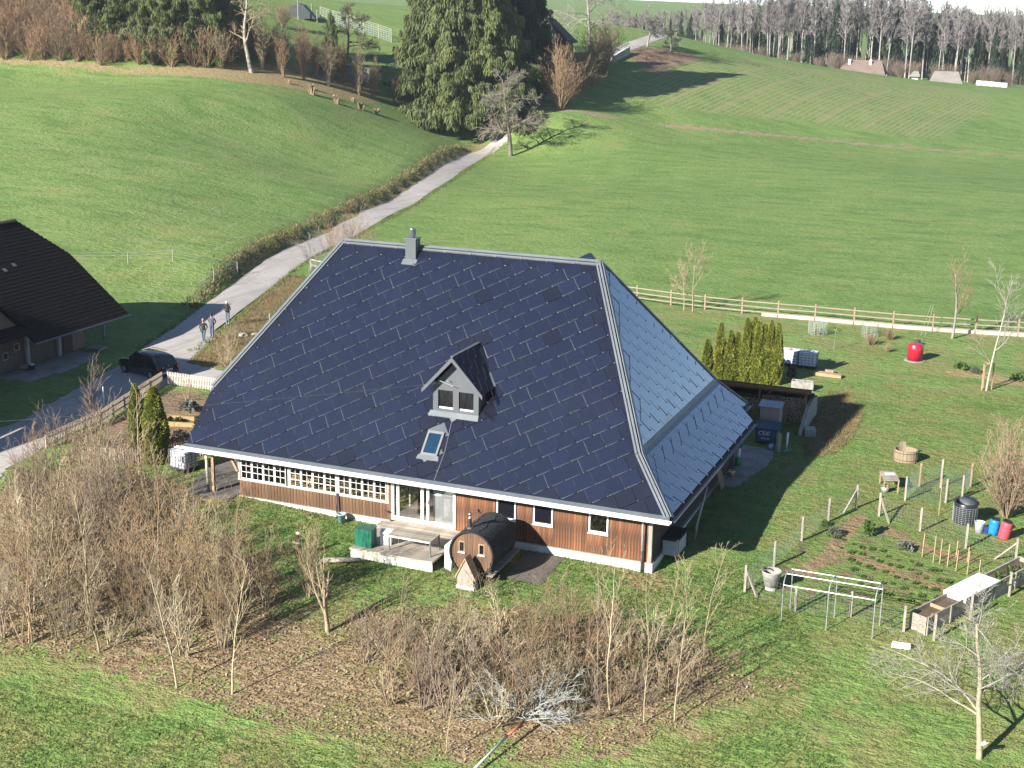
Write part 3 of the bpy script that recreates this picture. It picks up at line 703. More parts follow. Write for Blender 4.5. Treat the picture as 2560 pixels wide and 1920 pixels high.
# walls
Y0 = .92
wm = MB()
wm.box(-22.3, -13.9, Y0 + .03, Y0 + .14, .0, .86); wm.box(-22.3, -10.48, Y0 + .03, Y0 + .14, 1.98, 3.4)
wm.box(-14.05, -13.9, Y0 + .03, Y0 + .14, .86, 1.98)
for x0, x1, z0, z1 in ((-10.48, -8.44, 0, 3.4), (-8.44, -7.48, 0, .95), (-8.44, -7.48, 2.02, 3.4), (-7.48, -6.63, 0, 3.4), (-6.63, -5.67, 0, .97), (-6.63, -5.67, 2.0, 3.4), (-5.67, -3.96, 0, 3.4), (-3.96, -3.04, 0, .99), (-3.96, -3.04, 1.95, 3.4), (-3.04, -1.0, 0, 3.4)):
    wm.box(x0, x1, Y0 + .03, Y0 + .14, z0, z1)
wm.box(-1.12, -1.03, Y0 + .14, 16.6, .0, 3.4); wm.prism([(-22.3, Y0 + .14, 0), (-22.3, 16.6, 0), (-22.3, 16.6, 3.2), (-22.3, 13.5, 4.5), (-22.3, 2.4, 4.5), (-22.3, Y0 + .14, 3.3)], (.1, 0, 0)); wm.box(-22.2, -1.12, 16.5, 16.6, 0, 3.5)
wall = wm.build('wall', WOOD_DARK, farm)
_r = random.Random(11)
PLKS = {}
def plank(x0, x1, y0, y1, z0, z1, mtl, name='plank', par=wall):
    key = (round(x1 - x0, 3), round(y1 - y0, 3), round(z1 - z0, 3), mtl.name, _r.randrange(3))
    if key not in PLKS:
        a, b, c = key[0] / 2, key[1] / 2, key[2] / 2; PLKS[key] = MB().box(-a, a, -b, b, -c, c).mesh(name); PLKS[key].materials.append(mtl)
    o = link(name, PLKS[key], None, par); o.location = ((x0 + x1) / 2, (y0 + y1) / 2 + _r.uniform(-.004, .004), (z0 + z1) / 2); return o
n = 46; w_ = (22.28 - 13.95) / n
for k in range(n): plank(-22.28 + k * w_ + .011, -22.28 + (k + 1) * w_ - .011, Y0 - .005, Y0 + .028, .0, .80, WOOD_BROWN)
wins = [(-8.44, -7.48, .95, 2.02), (-6.63, -5.67, .97, 2.0), (-3.96, -3.04, .99, 1.95)]
cuts = sorted(set([-10.46] + [v for w in wins for v in (w[0] - .06, w[1] + .06)] + [-1.12]))
for xa, xb in zip(cuts[:-1], cuts[1:]):
    n = max(1, round((xb - xa) / .138)); w_ = (xb - xa) / n
    win = [w for w in wins if abs(w[0] - .06 - xa) < .01]
    for k in range(n):
        x0, x1 = xa + k * w_ + .004, xa + (k + 1) * w_ - .004
        if win: plank(x0, x1, Y0 - .005, Y0 + .028, .0, win[0][2] - .05, WOOD_RED)
        else: plank(x0, x1, Y0 - .005, Y0 + .028, .0, 2.6, WOOD_RED)
n = 78; w_ = (16.5 - 1.1) / n
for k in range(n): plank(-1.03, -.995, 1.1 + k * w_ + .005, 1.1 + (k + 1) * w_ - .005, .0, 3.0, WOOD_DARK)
# plinth
pm = MB(); pm.box(-22.32, -13.9, Y0 - .06, Y0 + .12, -1.0, -.03); pm.box(-10.5, -.93, Y0 - .06, Y0 + .12, -1.1, -.03); pm.box(-13.9, -10.5, Y0 - .02, Y0 + .12, -1.0, -.08)
pm.box(-1.1, -.93, Y0 + .12, 16.6, -1.0, -.03)
pm.build('plinth', PLASTER, farm)
lm = MB(); lm.box(-22.32, -13.9, Y0 - .075, Y0 + .02, -.03, -.002); lm.box(-10.46, -.90, Y0 - .09, Y0 + .02, -.03, -.002); lm.box(-.93, -.90, Y0 + .02, 16.5, -.03, -.002)
lm.build('base_rail', WOOD_GREY, farm)
MB().box(-1.16, -.99, Y0 - .05, Y0 + .10, .0, 2.5).build('corner_post', WOOD_GREY_V, farm)
for x in (-22.28, -19.45, -16.745, -14.02): MB().box(x - .055, x + .055, Y0 - .03, Y0 + .03, .81, 2.3).build('window_post', mat('pale_wood', (.50, .40, .34), (.38, .29, .24), .7, 2, (6, 6, 1)), farm)
MB().box(-22.35, -13.96, Y0 - .05, Y0 + .02, .803, .862).build('sill', mat('pale_wood', (1, 1, 1)), farm)
MB().box(-13.98, -13.86, Y0 - .04, Y0 + .05, .0, 2.5).build('corner_post', WOOD_BROWN, farm)

# the long row of white casements with small panes
cw = .628; fm = MB()
fm.box(0, .04, -.02, .03, 0, 1.08); fm.box(cw - .04, cw, -.02, .03, 0, 1.08); fm.box(.04, cw - .04, -.02, .03, 0, .05); fm.box(.04, cw - .04, -.02, .03, 1.04, 1.08)
fm.box(cw / 2 - .010, cw / 2 + .010, -.012, .02, .05, 1.04)
for z in (.375, .70): fm.box(.04, cw / 2 - .010, -.012, .02, z - .010, z + .010); fm.box(cw / 2 + .010, cw - .04, -.012, .02, z - .010, z + .010)
FRM = fm.mesh('window'); FRM.materials.append(WHITE)
pw, ph = (cw - .08) / 2 - .010, .305
PANE = MB().box(0, pw, 0, .006, 0, ph).mesh('pane'); PANE.materials.append(GLASS)
for gx0 in (-22.18, -19.39, -16.69):
    for k in range(4):
        o = link('window', FRM, None, farm); o.location = (gx0 + k * (cw + .02), Y0, .875)
        for i in range(2):
            for j in range(3):
                p = link('pane', PANE, None, o); p.location = (.04 + i * (pw + .020), .002, .055 + j * .328)
# glazed doors to the deck
fm = MB(); fm.box(-13.85, -13.70, Y0 - .03, Y0 + .06, .04, 2.42); fm.box(-10.62, -10.5, Y0 - .03, Y0 + .06, .04, 2.42); fm.box(-13.70, -10.62, Y0 - .03, Y0 + .06, .04, .24); fm.box(-13.70, -10.62, Y0 - .03, Y0 + .06, 2.25, 2.42)
fm.box(-12.30, -12.15, Y0 - .02, Y0 + .05, .24, 2.25); fm.box(-11.99, -11.86, Y0 - .04, Y0 + .04, .24, 2.25); fm.box(-13.56, -13.43, Y0 - .02, Y0 + .05, .24, 2.25)
door = fm.build('glazed_door', WHITE, farm)
for x0, x1, y in ((-13.70, -13.56, 0), (-13.43, -12.30, 0), (-12.15, -11.99, 0), (-11.86, -10.62, .01)): MB().box(x0, x1, Y0 + y, Y0 + y + .008, .24, 2.25).build('pane', glassmat('door_glass', (.95, .97, .97), .14), door)
MB().box(-11.9, -11.87, Y0 - .075, Y0 - .04, 1.1, 1.3).build('handle', STEEL, door)
# three single windows
for k, (x0, x1, z0, z1) in enumerate(wins):
    fm = MB(); fm.box(x0, x0 + .07, Y0 - .03, Y0 + .06, z0, z1); fm.box(x1 - .07, x1, Y0 - .03, Y0 + .06, z0, z1); fm.box(x0 + .07, x1 - .07, Y0 - .03, Y0 + .06, z0, z0 + .08); fm.box(x0 + .07, x1 - .07, Y0 - .03, Y0 + .06, z1 - .06, z1); fm.box(x0 - .03, x1 + .03, Y0 - .09, Y0 - .03, z0 - .04, z0)
    w = fm.build('window', WHITE, farm)
    MB().box(x0 + .07, x1 - .07, Y0 + .01, Y0 + .018, z0 + .08, z1 - .06).build('pane', GLASS if k == 2 else GLASS_DARK, w)
    if k < 2: MB().box(x0 + .07, x1 - .07, Y0 + .05, Y0 + .06, z0 + .08, z1 - .06).build('blind', mat('plum_blind', (.045, .035, .06), (.035, .028, .05), .9), w)
# room behind the glass
im = MB(); im.box(-22.2, -1.12, Y0 + .14, 7.2, -.12, .0); im.build('floor', mat('parquet', (.36, .25, .15), (.28, .18, .10), .5, 2, (1, 8, 1)), farm)
im = MB(); im.box(-22.2, -1.12, 7.2, 7.3, 0, 2.5); im.box(-10.55, -10.45, Y0 + .14, 7.2, 0, 2.5); im.box(-13.95, -13.88, 3.0, 7.2, 0, 2.5); im.build('inner_wall', mat('inner_plaster', (.60, .54, .47), (.52, .47, .41), .9), farm)
MB().box(-22.2, -1.12, Y0 + .14, 7.2, 2.5, 2.56).build('ceiling', mat('inner_plaster', (1, 1, 1)), farm)
MB().box(-11.8, -10.6, Y0 + .3, Y0 + .32, .1, 2.2).build('roller_blind', mat('grey_blind', (.36, .35, .34), (.33, .32, .31), .9), farm)

def chair_mesh():
    c = thing('chair', 'x', 'chair')
    MB().box(-.22, .22, -.22, .22, .43, .46).build('seat', WOOD_TAN, c)
    MB().box(-.20, .20, .19, .22, .62, .92).build('backrest', WOOD_TAN, c)
    for x in (-.19, .19):
        for y, z in ((-.19, .43), (.2, .92)): MB().box(x - .02, x + .02, y - .02, y + .02, 0, z).build('leg', WOOD_TAN, c)
    return c
def table_mesh(lx, ly):
    c = thing('table', 'x', 'table')
    MB().box(-lx / 2, lx / 2, -ly / 2, ly / 2, .71, .75).build('table_top', WOOD_TAN, c)
    for x in (-1, 1):
        for y in (-1, 1): MB().box(x * (lx / 2 - .08) - .03, x * (lx / 2 - .08) + .03, y * (ly / 2 - .08) - .03, y * (ly / 2 - .08) + .03, 0, .71).build('leg', WOOD_TAN, c)
    return c
_ch = chair_mesh()
for k, (x, y, a) in enumerate(((-19.9, 2.2, .3), (-19.0, 2.4, 2.9), (-18.3, 2.1, 1.2), (-17.4, 2.6, 4.0), (-15.6, 2.3, .6), (-14.8, 2.2, 2.4))):
    o = _ch if k == 0 else copy_tree(_ch)
    o.location = (x, y, 0); o.rotation_euler = (0, 0, a)
    tag(o, 'light wooden chair seen through the long row of small-paned windows', 'chair', 'wooden chairs inside the glazed room')
_tb = table_mesh(1.8, .8); _tb.location = (-18.6, 3.0, 0); tag(_tb, 'light wooden table behind the middle group of small-paned windows', 'table')
_tb2 = copy_tree(_tb); _tb2.location = (-15.2, 3.1, 0); tag(_tb2, 'light wooden table behind the small-paned windows next to the glazed door', 'table')

# dormer
dm = MB(); DY = 2.42
dm.box(-12.38, -12.12, DY, DY + .12, 5.0, 6.45); dm.box(-10.30, -10.04, DY, DY + .12, 5.0, 6.45); dm.box(-11.35, -11.05, DY, DY + .12, 5.0, 6.45)
dm.box(-12.12, -11.35, DY, DY + .12, 5.0, 5.36); dm.box(-11.05, -10.30, DY, DY + .12, 5.0, 5.36); dm.box(-12.12, -11.35, DY, DY + .12, 6.27, 6.45); dm.box(-11.05, -10.30, DY, DY + .12, 6.27, 6.45)
dm.prism([(-12.38, DY, 6.45), (-10.04, DY, 6.45), (-11.21, DY, 7.72)], (0, .12, 0))
dm.prism([(-12.38, DY + .12, 5.0), (-12.38, DY + .12, 6.45), (-12.38, 4.0, 6.45)], (.06, 0, 0)); dm.prism([(-10.10, DY + .12, 5.0), (-10.10, DY + .12, 6.45), (-10.10, 4.0, 6.45)], (.06, 0, 0))
dorm = dm.build('dormer', mat('dormer_cladding', (.088, .092, .10), (.075, .08, .086), .55, .8), farm)
rm = MB()
for sg in (-1, 1):
    a0 = (-11.21, 1.98, 7.95); a1 = (-11.21, 5.10, 7.95); xe = -11.21 + sg * 1.52; b0 = (xe, 1.98, 6.34); b1 = (xe, 3.55, 6.34)
    poly = [a0, a1, b1, b0] if sg > 0 else [a0, b0, b1, a1]
    rm.prism([Vector(p) for p in poly], (0, 0, .06))
rm.build('dormer_roof', BLANK, dorm)
fm = MB()
for sg in (-1, 1):
    xe = -11.21 + sg * 1.55
    fm.prism([(-11.21, 1.94, 8.03), (xe, 1.94, 6.36), (xe, 1.94, 6.16), (-11.21, 1.94, 7.80)], (0, .05, 0))
fm.build('verge_board', mat('dormer_cladding', (1, 1, 1)), dorm)
vm = MB(); vm.bar((-11.21, 5.12, 8.0), (-9.69, 3.52, 6.42), .10, .05); vm.bar((-11.21, 5.12, 8.0), (-12.73, 3.52, 6.42), .10, .05); vm.bar((-11.21, 1.95, 8.05), (-11.21, 5.1, 8.05), .14, .05); vm.rbox((-12.55, 3.4, 6.4), (.18, .5, .04), 0, R(46))
vm.build('dormer_flashing', ZINC, dorm)
am = MB(); am.prism([PF.p(-12.55, 3.28, .07), PF.p(-9.98, 3.28, .07), PF.p(-10.02, 3.56, .09), PF.p(-12.5, 3.56, .09)], PF.n * .02); am.prism([PF.p(-11.45, 3.29, .072), PF.p(-11.24, 3.06, .072), PF.p(-11.02, 3.29, .072)], PF.n * .02)
am.build('apron_flashing', ZINC, dorm)
for x0, x1 in ((-12.12, -11.35), (-11.05, -10.30)):
    MB().box(x0, x1, DY + .07, DY + .11, 5.36, 5.44).build('window_sill', WHITE, dorm)
    MB().box(x0, x1, DY + .085, DY + .095, 5.44, 6.27).build('pane', GLASS_DARK, dorm)
MB().box(-12.38, -10.04, DY + .5, DY + .52, 5.3, 6.4).build('dark_backing', BLACK, dorm)  # black sheet standing in for the unlit room behind the panes
bm_ = MB(); bm_.bar((-11.5, DY, 6.75), (-11.5, DY - .25, 6.8), .03); bm_.tube([(-12.0, DY - .2, 6.78), (-11.2, DY - .3, 6.6)], .015, 5); bm_.build('cable_bracket', STEEL, dorm)
# skylight and chimney
sm = MB()
for a0, a1, b0, b1 in ((-12.26, -12.16, 1.22, 2.5), (-11.52, -11.42, 1.22, 2.5), (-12.16, -11.52, 1.22, 1.34), (-12.16, -11.52, 2.38, 2.5)):
    sm.prism([PF.p(a0, b0, .05), PF.p(a1, b0, .05), PF.p(a1, b1, .05), PF.p(a0, b1, .05)], PF.n * .055)
sk = sm.build('skylight', mat('aluminium_frame', (.20, .20, .185), (.17, .17, .155), .45, metal=.3), farm)
fm = MB(); fm.prism([PF.p(-12.42, 1.0, .06), PF.p(-11.28, 1.0, .06), PF.p(-11.34, 1.24, .06), PF.p(-12.36, 1.24, .06)], PF.n * .02); fm.prism([PF.p(-12.1, 1.0, .06), PF.p(-11.95, .86, .06), PF.p(-11.8, 1.0, .06)], PF.n * .02)
fm.build('skylight_apron', ZINC, sk)
MB().prism([PF.p(-12.16, 1.34, .07), PF.p(-11.52, 1.34, .07), PF.p(-11.52, 2.38, .07), PF.p(-12.16, 2.38, .07)], PF.n * .02).build('pane', mat('blue_pane', (.008, .028, .055), (.012, .035, .065), .08, spec=.6), sk)
cm_ = MB(); cm_.box(-16.66, -16.08, 8.16, 8.70, 10.8, 12.22); ch = cm_.build('chimney', mat('dormer_cladding', (1, 1, 1)), farm)
MB().box(-16.70, -16.04, 8.12, 8.74, 12.22, 12.27).build('chimney_cap', ZINC, ch)
MB().lathe([(.10, 12.27), (.10, 12.36), (.17, 12.40), (.14, 12.68), (.17, 12.70), (.17, 12.73)], (-16.37, 8.43, 0), 14).build('flue_cowl', STEEL, ch, True)
fm = MB(); fm.prism([PF.p(-16.78, 11.50, .06), PF.p(-15.96, 11.50, .06), PF.p(-15.98, 11.85, .06), PF.p(-16.76, 11.85, .06)], PF.n * .02); fm.build('chimney_apron', ZINC, ch)
# lightning wire down the roof
wm_ = MB(); wm_.tube([PF.p(-11.24, 3.06, .1), PF.p(-11.1, 1.5, .09), PF.p(-11.15, .05, .09)], .012, 4); wm_.build('lightning_wire', GALV, farm)
# pipes, porch post, brace
MB().tube([(-1.38, .55, 2.35), (-1.38, .70, 2.1), (-1.38, .74, .55)], .05, 10).build('downpipe', mat('pale_pipe', (.55, .53, .52), (.4, .38, .37), .5), farm, True)
MB().tube([(-1.38, .74, .56), (-1.38, .74, -.7)], .055, 10).build('downpipe_foot', mat('dark_pipe', (.06, .055, .06), None, .5), farm, True)
MB().tube([(.12, 5.9, 2.40), (.10, 6.0, 2.1), (-.0, 5.6, 1.2), (-.1, 5.35, .5), (-.12, 5.1, -.25)], .06, 10).build('downpipe', mat('grey_pipe', (.30, .32, .34), None, .5), farm, True)
MB().tube([(-16.72, .80, .95), (-16.7, .72, -.35)], .04, 8).build('downpipe', mat('dark_pipe', (1, 1, 1)), farm, True)
pp = MB(); pp.tube([(-23.95, .55, 2.4), (-23.93, .6, .42)], .075, 10); pp.build('porch_downpipe', mat('cream_pipe', (.60, .58, .46), (.48, .46, .36), .5), farm, True)
MB().tube([(-23.93, .6, .42), (-23.92, .62, -.2)], .065, 10).build('downpipe_foot', mat('dark_pipe', (1, 1, 1)), farm, True)
MB().box(-23.78, -23.64, .7, .84, -.1, 2.5).build('porch_post', WOOD_TAN, farm)
MB().bar((-22.34, .86, 1.25), (-22.95, .86, 2.4), .10, .12).build('brace', WOOD_TAN, farm)
MB().box(-24.5, -22.3, 8.0, 8.1, 0, 4).build('porch_back_wall', WOOD_DARK, farm)
# fittings on the shaded end wall
MB().box(-1.0, -.97, 9.2, 9.75, 1.0, 1.9).build('wall_panel', mat('pale_panel', (.5, .5, .5)), farm)
lt = MB(); lt.lathe([(.05, 0), (.05, .1)], (-9.38, Y0 - .08, 1.16), 8); lt.bar((-9.4, Y0 - .02, 1.2), (-9.3, Y0 - .18, 1.15), .04); lt.build('garden_tap', STEEL, farm)
lt = MB(); lt.rbox((-13.95, Y0 - .1, .42), (.12, .06, .08)); lt.bar((-14.15, Y0 - .08, .45), (-13.8, Y0 - .12, .42), .03); lt.build('wall_bracket', BLACK, farm)

# ---------------------------------------------------------------- vegetation
BARK_TAN = mat('bark_tan', (.37, .29, .18), (.25, .19, .115), .85, 3, rnd=.18)
BARK_BROWN = mat('bark_brown', (.27, .195, .115), (.17, .12, .07), .85, 3, rnd=.18)
BARK_GREY = mat('bark_grey', (.30, .275, .235), (.20, .18, .15), .85, 2.5, rnd=.12)
BARK_PALE = mat('bark_pale', (.42, .385, .31), (.29, .26, .19), .85, 2.5, rnd=.08)
BARK_DARK = mat('bark_dark', (.10, .075, .055), (.06, .045, .035), .9, 2.5, rnd=.1)
BARK_RED = mat('twig_reddish', (.30, .20, .115), (.20, .13, .078), .85, 3, rnd=.15)
BARK_ORANGE = mat('twig_orange', (.38, .25, .14), (.27, .175, .10), .85, 3, rnd=.12)
BARK_PURPLE = mat('twig_purplish', (.27, .205, .15), (.18, .135, .10), .85, 3, rnd=.15)
CATKIN = mat('catkin', (.40, .25, .09), (.30, .18, .07), .8, 3, rnd=.1)
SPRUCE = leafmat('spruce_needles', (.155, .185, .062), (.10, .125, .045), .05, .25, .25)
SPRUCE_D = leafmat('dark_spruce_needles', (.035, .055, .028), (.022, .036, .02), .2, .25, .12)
THUJA = leafmat('thuja_leaves', (.33, .35, .07), (.22, .25, .05), .05, 1.2, .3)
LEAF_GREEN = leafmat('fresh_leaves', (.10, .17, .04), (.065, .11, .03), .15)
LEAF_GREY = leafmat('greygreen_leaves', (.16, .18, .13), (.10, .12, .09), .12)
STRAW = leafmat('straw', (.36, .27, .15), (.26, .19, .11), .12, 2, .2)

def rvec(r): v = r.normal(0, 1, 3); return v / (np.linalg.norm(v) + 1e-9)
def grow(S, r, p, d, L, rad, lv, cfg, leafs=None):
    c = cfg[lv]; n = c['n']; p = np.array(p, float); d = np.array(d, float); st = L / n; r0 = rad; nodes = []
    for i in range(n):
        d = d + rvec(r) * c['wob'] + np.array((0, 0, c['up'])); d /= np.linalg.norm(d)
        q = p + d * st; r1 = rad * (1 - (i + 1) / n * c.get('tap', .75))
        S.append((*p, *q, r0, r1)); nodes.append((p, q, d.copy(), r0)); p, r0 = q, r1
    if lv + 1 < len(cfg):
        k = c['kids']; k = int(k + r.random())
        for j in range(k):
            f = c['from'] + (1 - c['from']) * ((j + r.random()) / k); i = min(n - 1, int(f * n)); a, b, dd, rr = nodes[i]
            pp = a + (b - a) * (f * n - i)
            side = rvec(r); side -= dd * (side @ dd); side /= np.linalg.norm(side) + 1e-9
            ang = c['ang'] * r.uniform(.7, 1.25); nd = dd * math.cos(ang) + side * math.sin(ang)
            grow(S, r, pp, nd, L * c['len'] * r.uniform(.65, 1.15) * (1.15 - .5 * f), max(rr * c['rad'], .004), lv + 1, cfg, leafs)
    elif leafs is not None:
        leafs.append((p.copy(), d.copy()))
    return nodes

# ---- shrubs: many stems from one stool
def shrub_mesh(name, seed, stems, hgt, spread, kids=5, sub=3, r0=.027, wob=.15, up=.05, catk=0, rmin=.0075):
    r = np.random.default_rng(seed); S = []; tips = []
    cfg = [dict(n=6, wob=wob, up=up, kids=kids, ang=.55, len=.38, rad=.55, **{'from': .25}), dict(n=3, wob=.16, up=.05, kids=sub, ang=.6, len=.45, rad=.6, **{'from': .2}), dict(n=2, wob=.2, up=.03, kids=0, ang=.5, len=.4, rad=.6, **{'from': .2})]
    for k in range(stems):
        a = r.uniform(0, 2 * math.pi); t = abs(r.normal(0, spread)); b = np.array((math.cos(a), math.sin(a)))
        d = (b[0] * t, b[1] * t, 1.0)
        off = r.uniform(0, .22) * (1 + spread)
        grow(S, r, (b[0] * off, b[1] * off, -.08), d, hgt * r.uniform(.6, 1.05) / math.sqrt(1 + t * t), r0 * r.uniform(.7, 1.3), 0, cfg, tips)
    S = np.array(S); S[:, 6:] = np.maximum(S[:, 6:], rmin); me = segs_mesh(name, S)
    if catk:
        sel = [tips[i] for i in r.choice(len(tips), min(catk, len(tips)), False)]; C2 = []
        for p, d in sel:
            for _ in range(2):
                q = p + r.normal(0, .05, 3); C2.append((*q, *(q + np.array((r.normal(0, .01), r.normal(0, .01), -r.uniform(.07, .13)))), .011, .007))
        return me, segs_mesh(name + '_catkins', C2)
    return me

SHRUBS = [shrub_mesh('shrub', 20 + k, st, h_, sp, kd, sb) for k, (st, h_, sp, kd, sb) in enumerate(((11, 2.6, .55, 6, 2), (8, 3.4, .42, 6, 2), (13, 1.8, .85, 5, 2), (6, 4.3, .34, 8, 3), (11, 2.2, .7, 6, 2)))]
HAZEL = [shrub_mesh('hazel', 60 + k, 20, 4.6, .26, 6, 3, .024, .08, .07, 330) for k in range(2)]
def place_shrub(me, x, y, s, mtl, label, group=None, name='shrub', rz=None, zoff=0.0, sz=None, cat='shrub'):
    o = bpy.data.objects.new(name, me); COL.objects.link(o)
    if not me.materials: me.materials.append(mtl)
    elif me.materials[0] != mtl: o.material_slots[0].link = 'OBJECT'; o.material_slots[0].material = mtl
    o.location = (x, y, h(x, y) + zoff); o.rotation_euler = (0, 0, rng.uniform(0, 6.28) if rz is None else rz); o.scale = (s, s, sz or s)
    return tag(o, label, cat, group)

def scatter(poly, mind, n, seed, tries=4000):
    r = np.random.default_rng(seed); P = np.array(poly); out = []
    for _ in range(tries):
        q = r.uniform(P.min(0), P.max(0))
        if in_poly(q[:1], q[1:], poly)[0] < 0: continue
        if all((q[0] - a) ** 2 + (q[1] - b) ** 2 > mind * mind for a, b in out): out.append((q[0], q[1]))
        if len(out) >= n: break
    return out
T_LEFT = [(-29.5,-8.8),(-30,-5.6),(-29,-1.9),(-26.4,-1),(-22.5,-4.2),(-18.2,-6.2),(-15.6,-8.6),(-15.6,-11.4),(-17.2,-12.3),(-19.9,-12.6),(-22.8,-13.6),(-26,-14)]
T_RIGHT = [(-10.4,-8.9),(-9.3,-7.6),(-5.5,-6.6),(-1.7,-5.2),(1.7,-4.9),(3.6,-6.6),(3.8,-8),(2,-9.8),(-.7,-11.2),(-4.1,-12.5),(-6.4,-12.6),(-8.7,-11.2)]
T_FENCE = [(-31.2,-4.5),(-35,.6),(-35.2,4.6),(-34.2,5.6),(-30.6,1.4),(-27.8,-.2),(-28,-2),(-28.6,-5.3)]
BARK_STRAW = mat('bark_straw', (.48, .40, .26), (.34, .275, .17), .85, 3, rnd=.15)
bm_cols = [BARK_STRAW, BARK_BROWN, BARK_PURPLE, BARK_TAN, BARK_STRAW, BARK_RED]
for k, (x, y) in enumerate(scatter(T_LEFT, 1.02, 80, 1)):
    v = (0, 1, 3, 1, 4, 3)[k % 6]; place_shrub(SHRUBS[v], x, y, rng.uniform(.6, 1.3), bm_cols[k % 6], 'leafless brown shrub in the dense thicket at the lower left', 'thicket at the lower left')
for k, (x, y) in enumerate(scatter(T_RIGHT, .9, 66, 2)):
    v = (0, 2, 4, 1, 2, 0)[k % 6]; place_shrub(SHRUBS[v], x, y, rng.uniform(.5, 1.2), bm_cols[(k + 2) % 6], 'leafless brown shrub in the thicket below the barrel sauna', 'thicket below the sauna')
for k, (x, y) in enumerate(scatter(T_FENCE, 1.0, 26, 3)):
    v = (0, 4, 1, 0)[k % 4]; place_shrub(SHRUBS[v], x, y, rng.uniform(.75, 1.1), (BARK_PURPLE, BARK_ORANGE, BARK_BROWN)[k % 3], 'bare twiggy shrub along the yard side of the picket fence', 'shrubs along the picket fence')
for k, (x, y, s, v) in enumerate(((-15.3, -11.2, .95, 0), (-17.6, -9.5, 1.0, 1), (-15.3, -7.9, .78, 1), (-14.0, -6.6, .7, 0), (-19.2, -7.6, .9, 1))):
    o = thing('hazel', ('hazel bush hung with tan catkins in the middle of the lower left thicket', 'hazel bush with orange catkins behind the tall bare saplings', 'smaller hazel with catkins on the grass edge below the long windows', 'small catkin hazel nearest the green box on the deck', 'hazel bush with catkins deep in the left thicket')[k], 'hazel', (x, y, h(x, y)), k * 1.3)
    me, ck = HAZEL[v]
    a = link('stems', me, BARK_TAN, o); b = link('catkins', ck, CATKIN, o); b['kind'] = 'stuff'; o.scale = (s, s, s)

# ---- bare trees
def tree_mesh(name, seed, hgt, r0, cfg, lean=(0, 0), sides=4):
    r = np.random.default_rng(seed); S = []; grow(S, r, (0, 0, -.2), (lean[0], lean[1], 1), hgt, r0, 0, cfg)
    S = np.array(S); big = S[:, 6] > r0 * .38
    return S, big
def bare_tree(name, label, x, y, seed, hgt, r0, cfg, mtl, lean=(0, 0), group=None, twig=None, cat='tree', rz=0.0):
    S, big = tree_mesh(name, seed, hgt, r0, cfg, lean); S[:, 6:] = np.maximum(S[:, 6:], (.006 if y < 30 else .009 if y < 90 else .022))
    o = thing(name, label, cat, (x, y, h(x, y)), rz, group)
    link('trunk', segs_mesh('trunk', S[big], 7), mtl, o); link('crown', segs_mesh('crown', S[~big], 3), twig or mtl, o)
    return o
F_ = 'from'
SAPLING = [dict(n=11, wob=.10, up=.05, kids=14, ang=.6, len=.30, rad=.5, **{F_: .25}), dict(n=4, wob=.12, up=.08, kids=4, ang=.6, len=.4, rad=.6, **{F_: .2}), dict(n=3, wob=.15, up=.05, kids=0, ang=.5, len=.4, rad=.6, **{F_: .2})]
MULTI = [dict(n=3, wob=.08, up=.05, kids=6, ang=.38, len=1.5, rad=.7, tap=.3, **{F_: .2}), dict(n=7, wob=.07, up=.10, kids=7, ang=.5, len=.33, rad=.5, **{F_: .3}), dict(n=3, wob=.12, up=.05, kids=3, ang=.6, len=.45, rad=.6, **{F_: .2}), dict(n=2, wob=.15, up=.03, kids=0, ang=.5, len=.4, rad=.6, **{F_: .2})]
for k, (x, y, hg, r0, ln, lb) in enumerate((
    (-20.1, -12.9, 3.6, .07, (0, 0), 'pale slender trunk standing in the lower left thicket'),
    (-15.5, -14.1, 5.2, .06, (-.12, .1), 'pale crooked sapling leaning left at the front edge of the left thicket'),
    (-13.2, -13.8, 5.6, .055, (.05, .05), 'sapling with a bent yellow stem right of the crooked leaning one'),
    (-4.9, -10.2, 4.6, .035, (0, 0), 'thin straight sapling left of the grey brush heap'),
    (.75, -9.95, 6.0, .05, (0, 0), 'tallest pale straight sapling below the right end of the house'),
    (-.25, -8.6, 5.4, .04, (-.04, 0), 'thin pale sapling just left of the tallest one below the house corner'),
    (3.16, -9.8, 4.5, .045, (.1, .1), 'forked sapling at the right end of the thicket'),
    (3.0, -5.15, 4.7, .04, (.05, 0), 'young bare ash with thick twigs in front of the house corner'),
    (-3.9, -14.4, 3.4, .035, (0, 0), 'small bare sapling at the bottom edge of the right thicket'),
    (-7.8, -9.4, 3.3, .03, (0, 0), 'thin bare sapling below the deck'),
    (2.15, -10.3, 5.6, .04, (0, 0), 'thin sapling right of the tallest pale one'),
    (-26.7, -8.1, 5.6, .06, (.05, 0), 'bare whitish sapling at the far left of the thicket'),
    (-21.7, -11.6, 6.3, .09, (.05, .05), 'many-branched bare tree rising from the middle of the left thicket'),
    (-28.5, 1.1, 5.0, .05, (0, 0), 'slender white-stemmed sapling in front of the two columnar thujas'),
    (.9, -2.6, 2.6, .03, (.1, .1), 'young bare shoot with upright twigs by the white house corner'),
    (1.8, -3.2, 3.0, .03, (-.1, .1), 'bare forked shoot right of the white house corner'))):
    bare_tree('sapling', lb, x, y, 300 + k, hg, r0 * .75, SAPLING, BARK_STRAW if k in (1, 2, 4, 13) else BARK_TAN, ln, 'saplings in front of the house')
bare_tree('multi_stemmed_tree', 'bare pale tree with five stems from one foot below the blue pot', -11.8, -8.85, 401, 1.7, .11, MULTI, BARK_TAN, (0, 0), None, BARK_TAN)

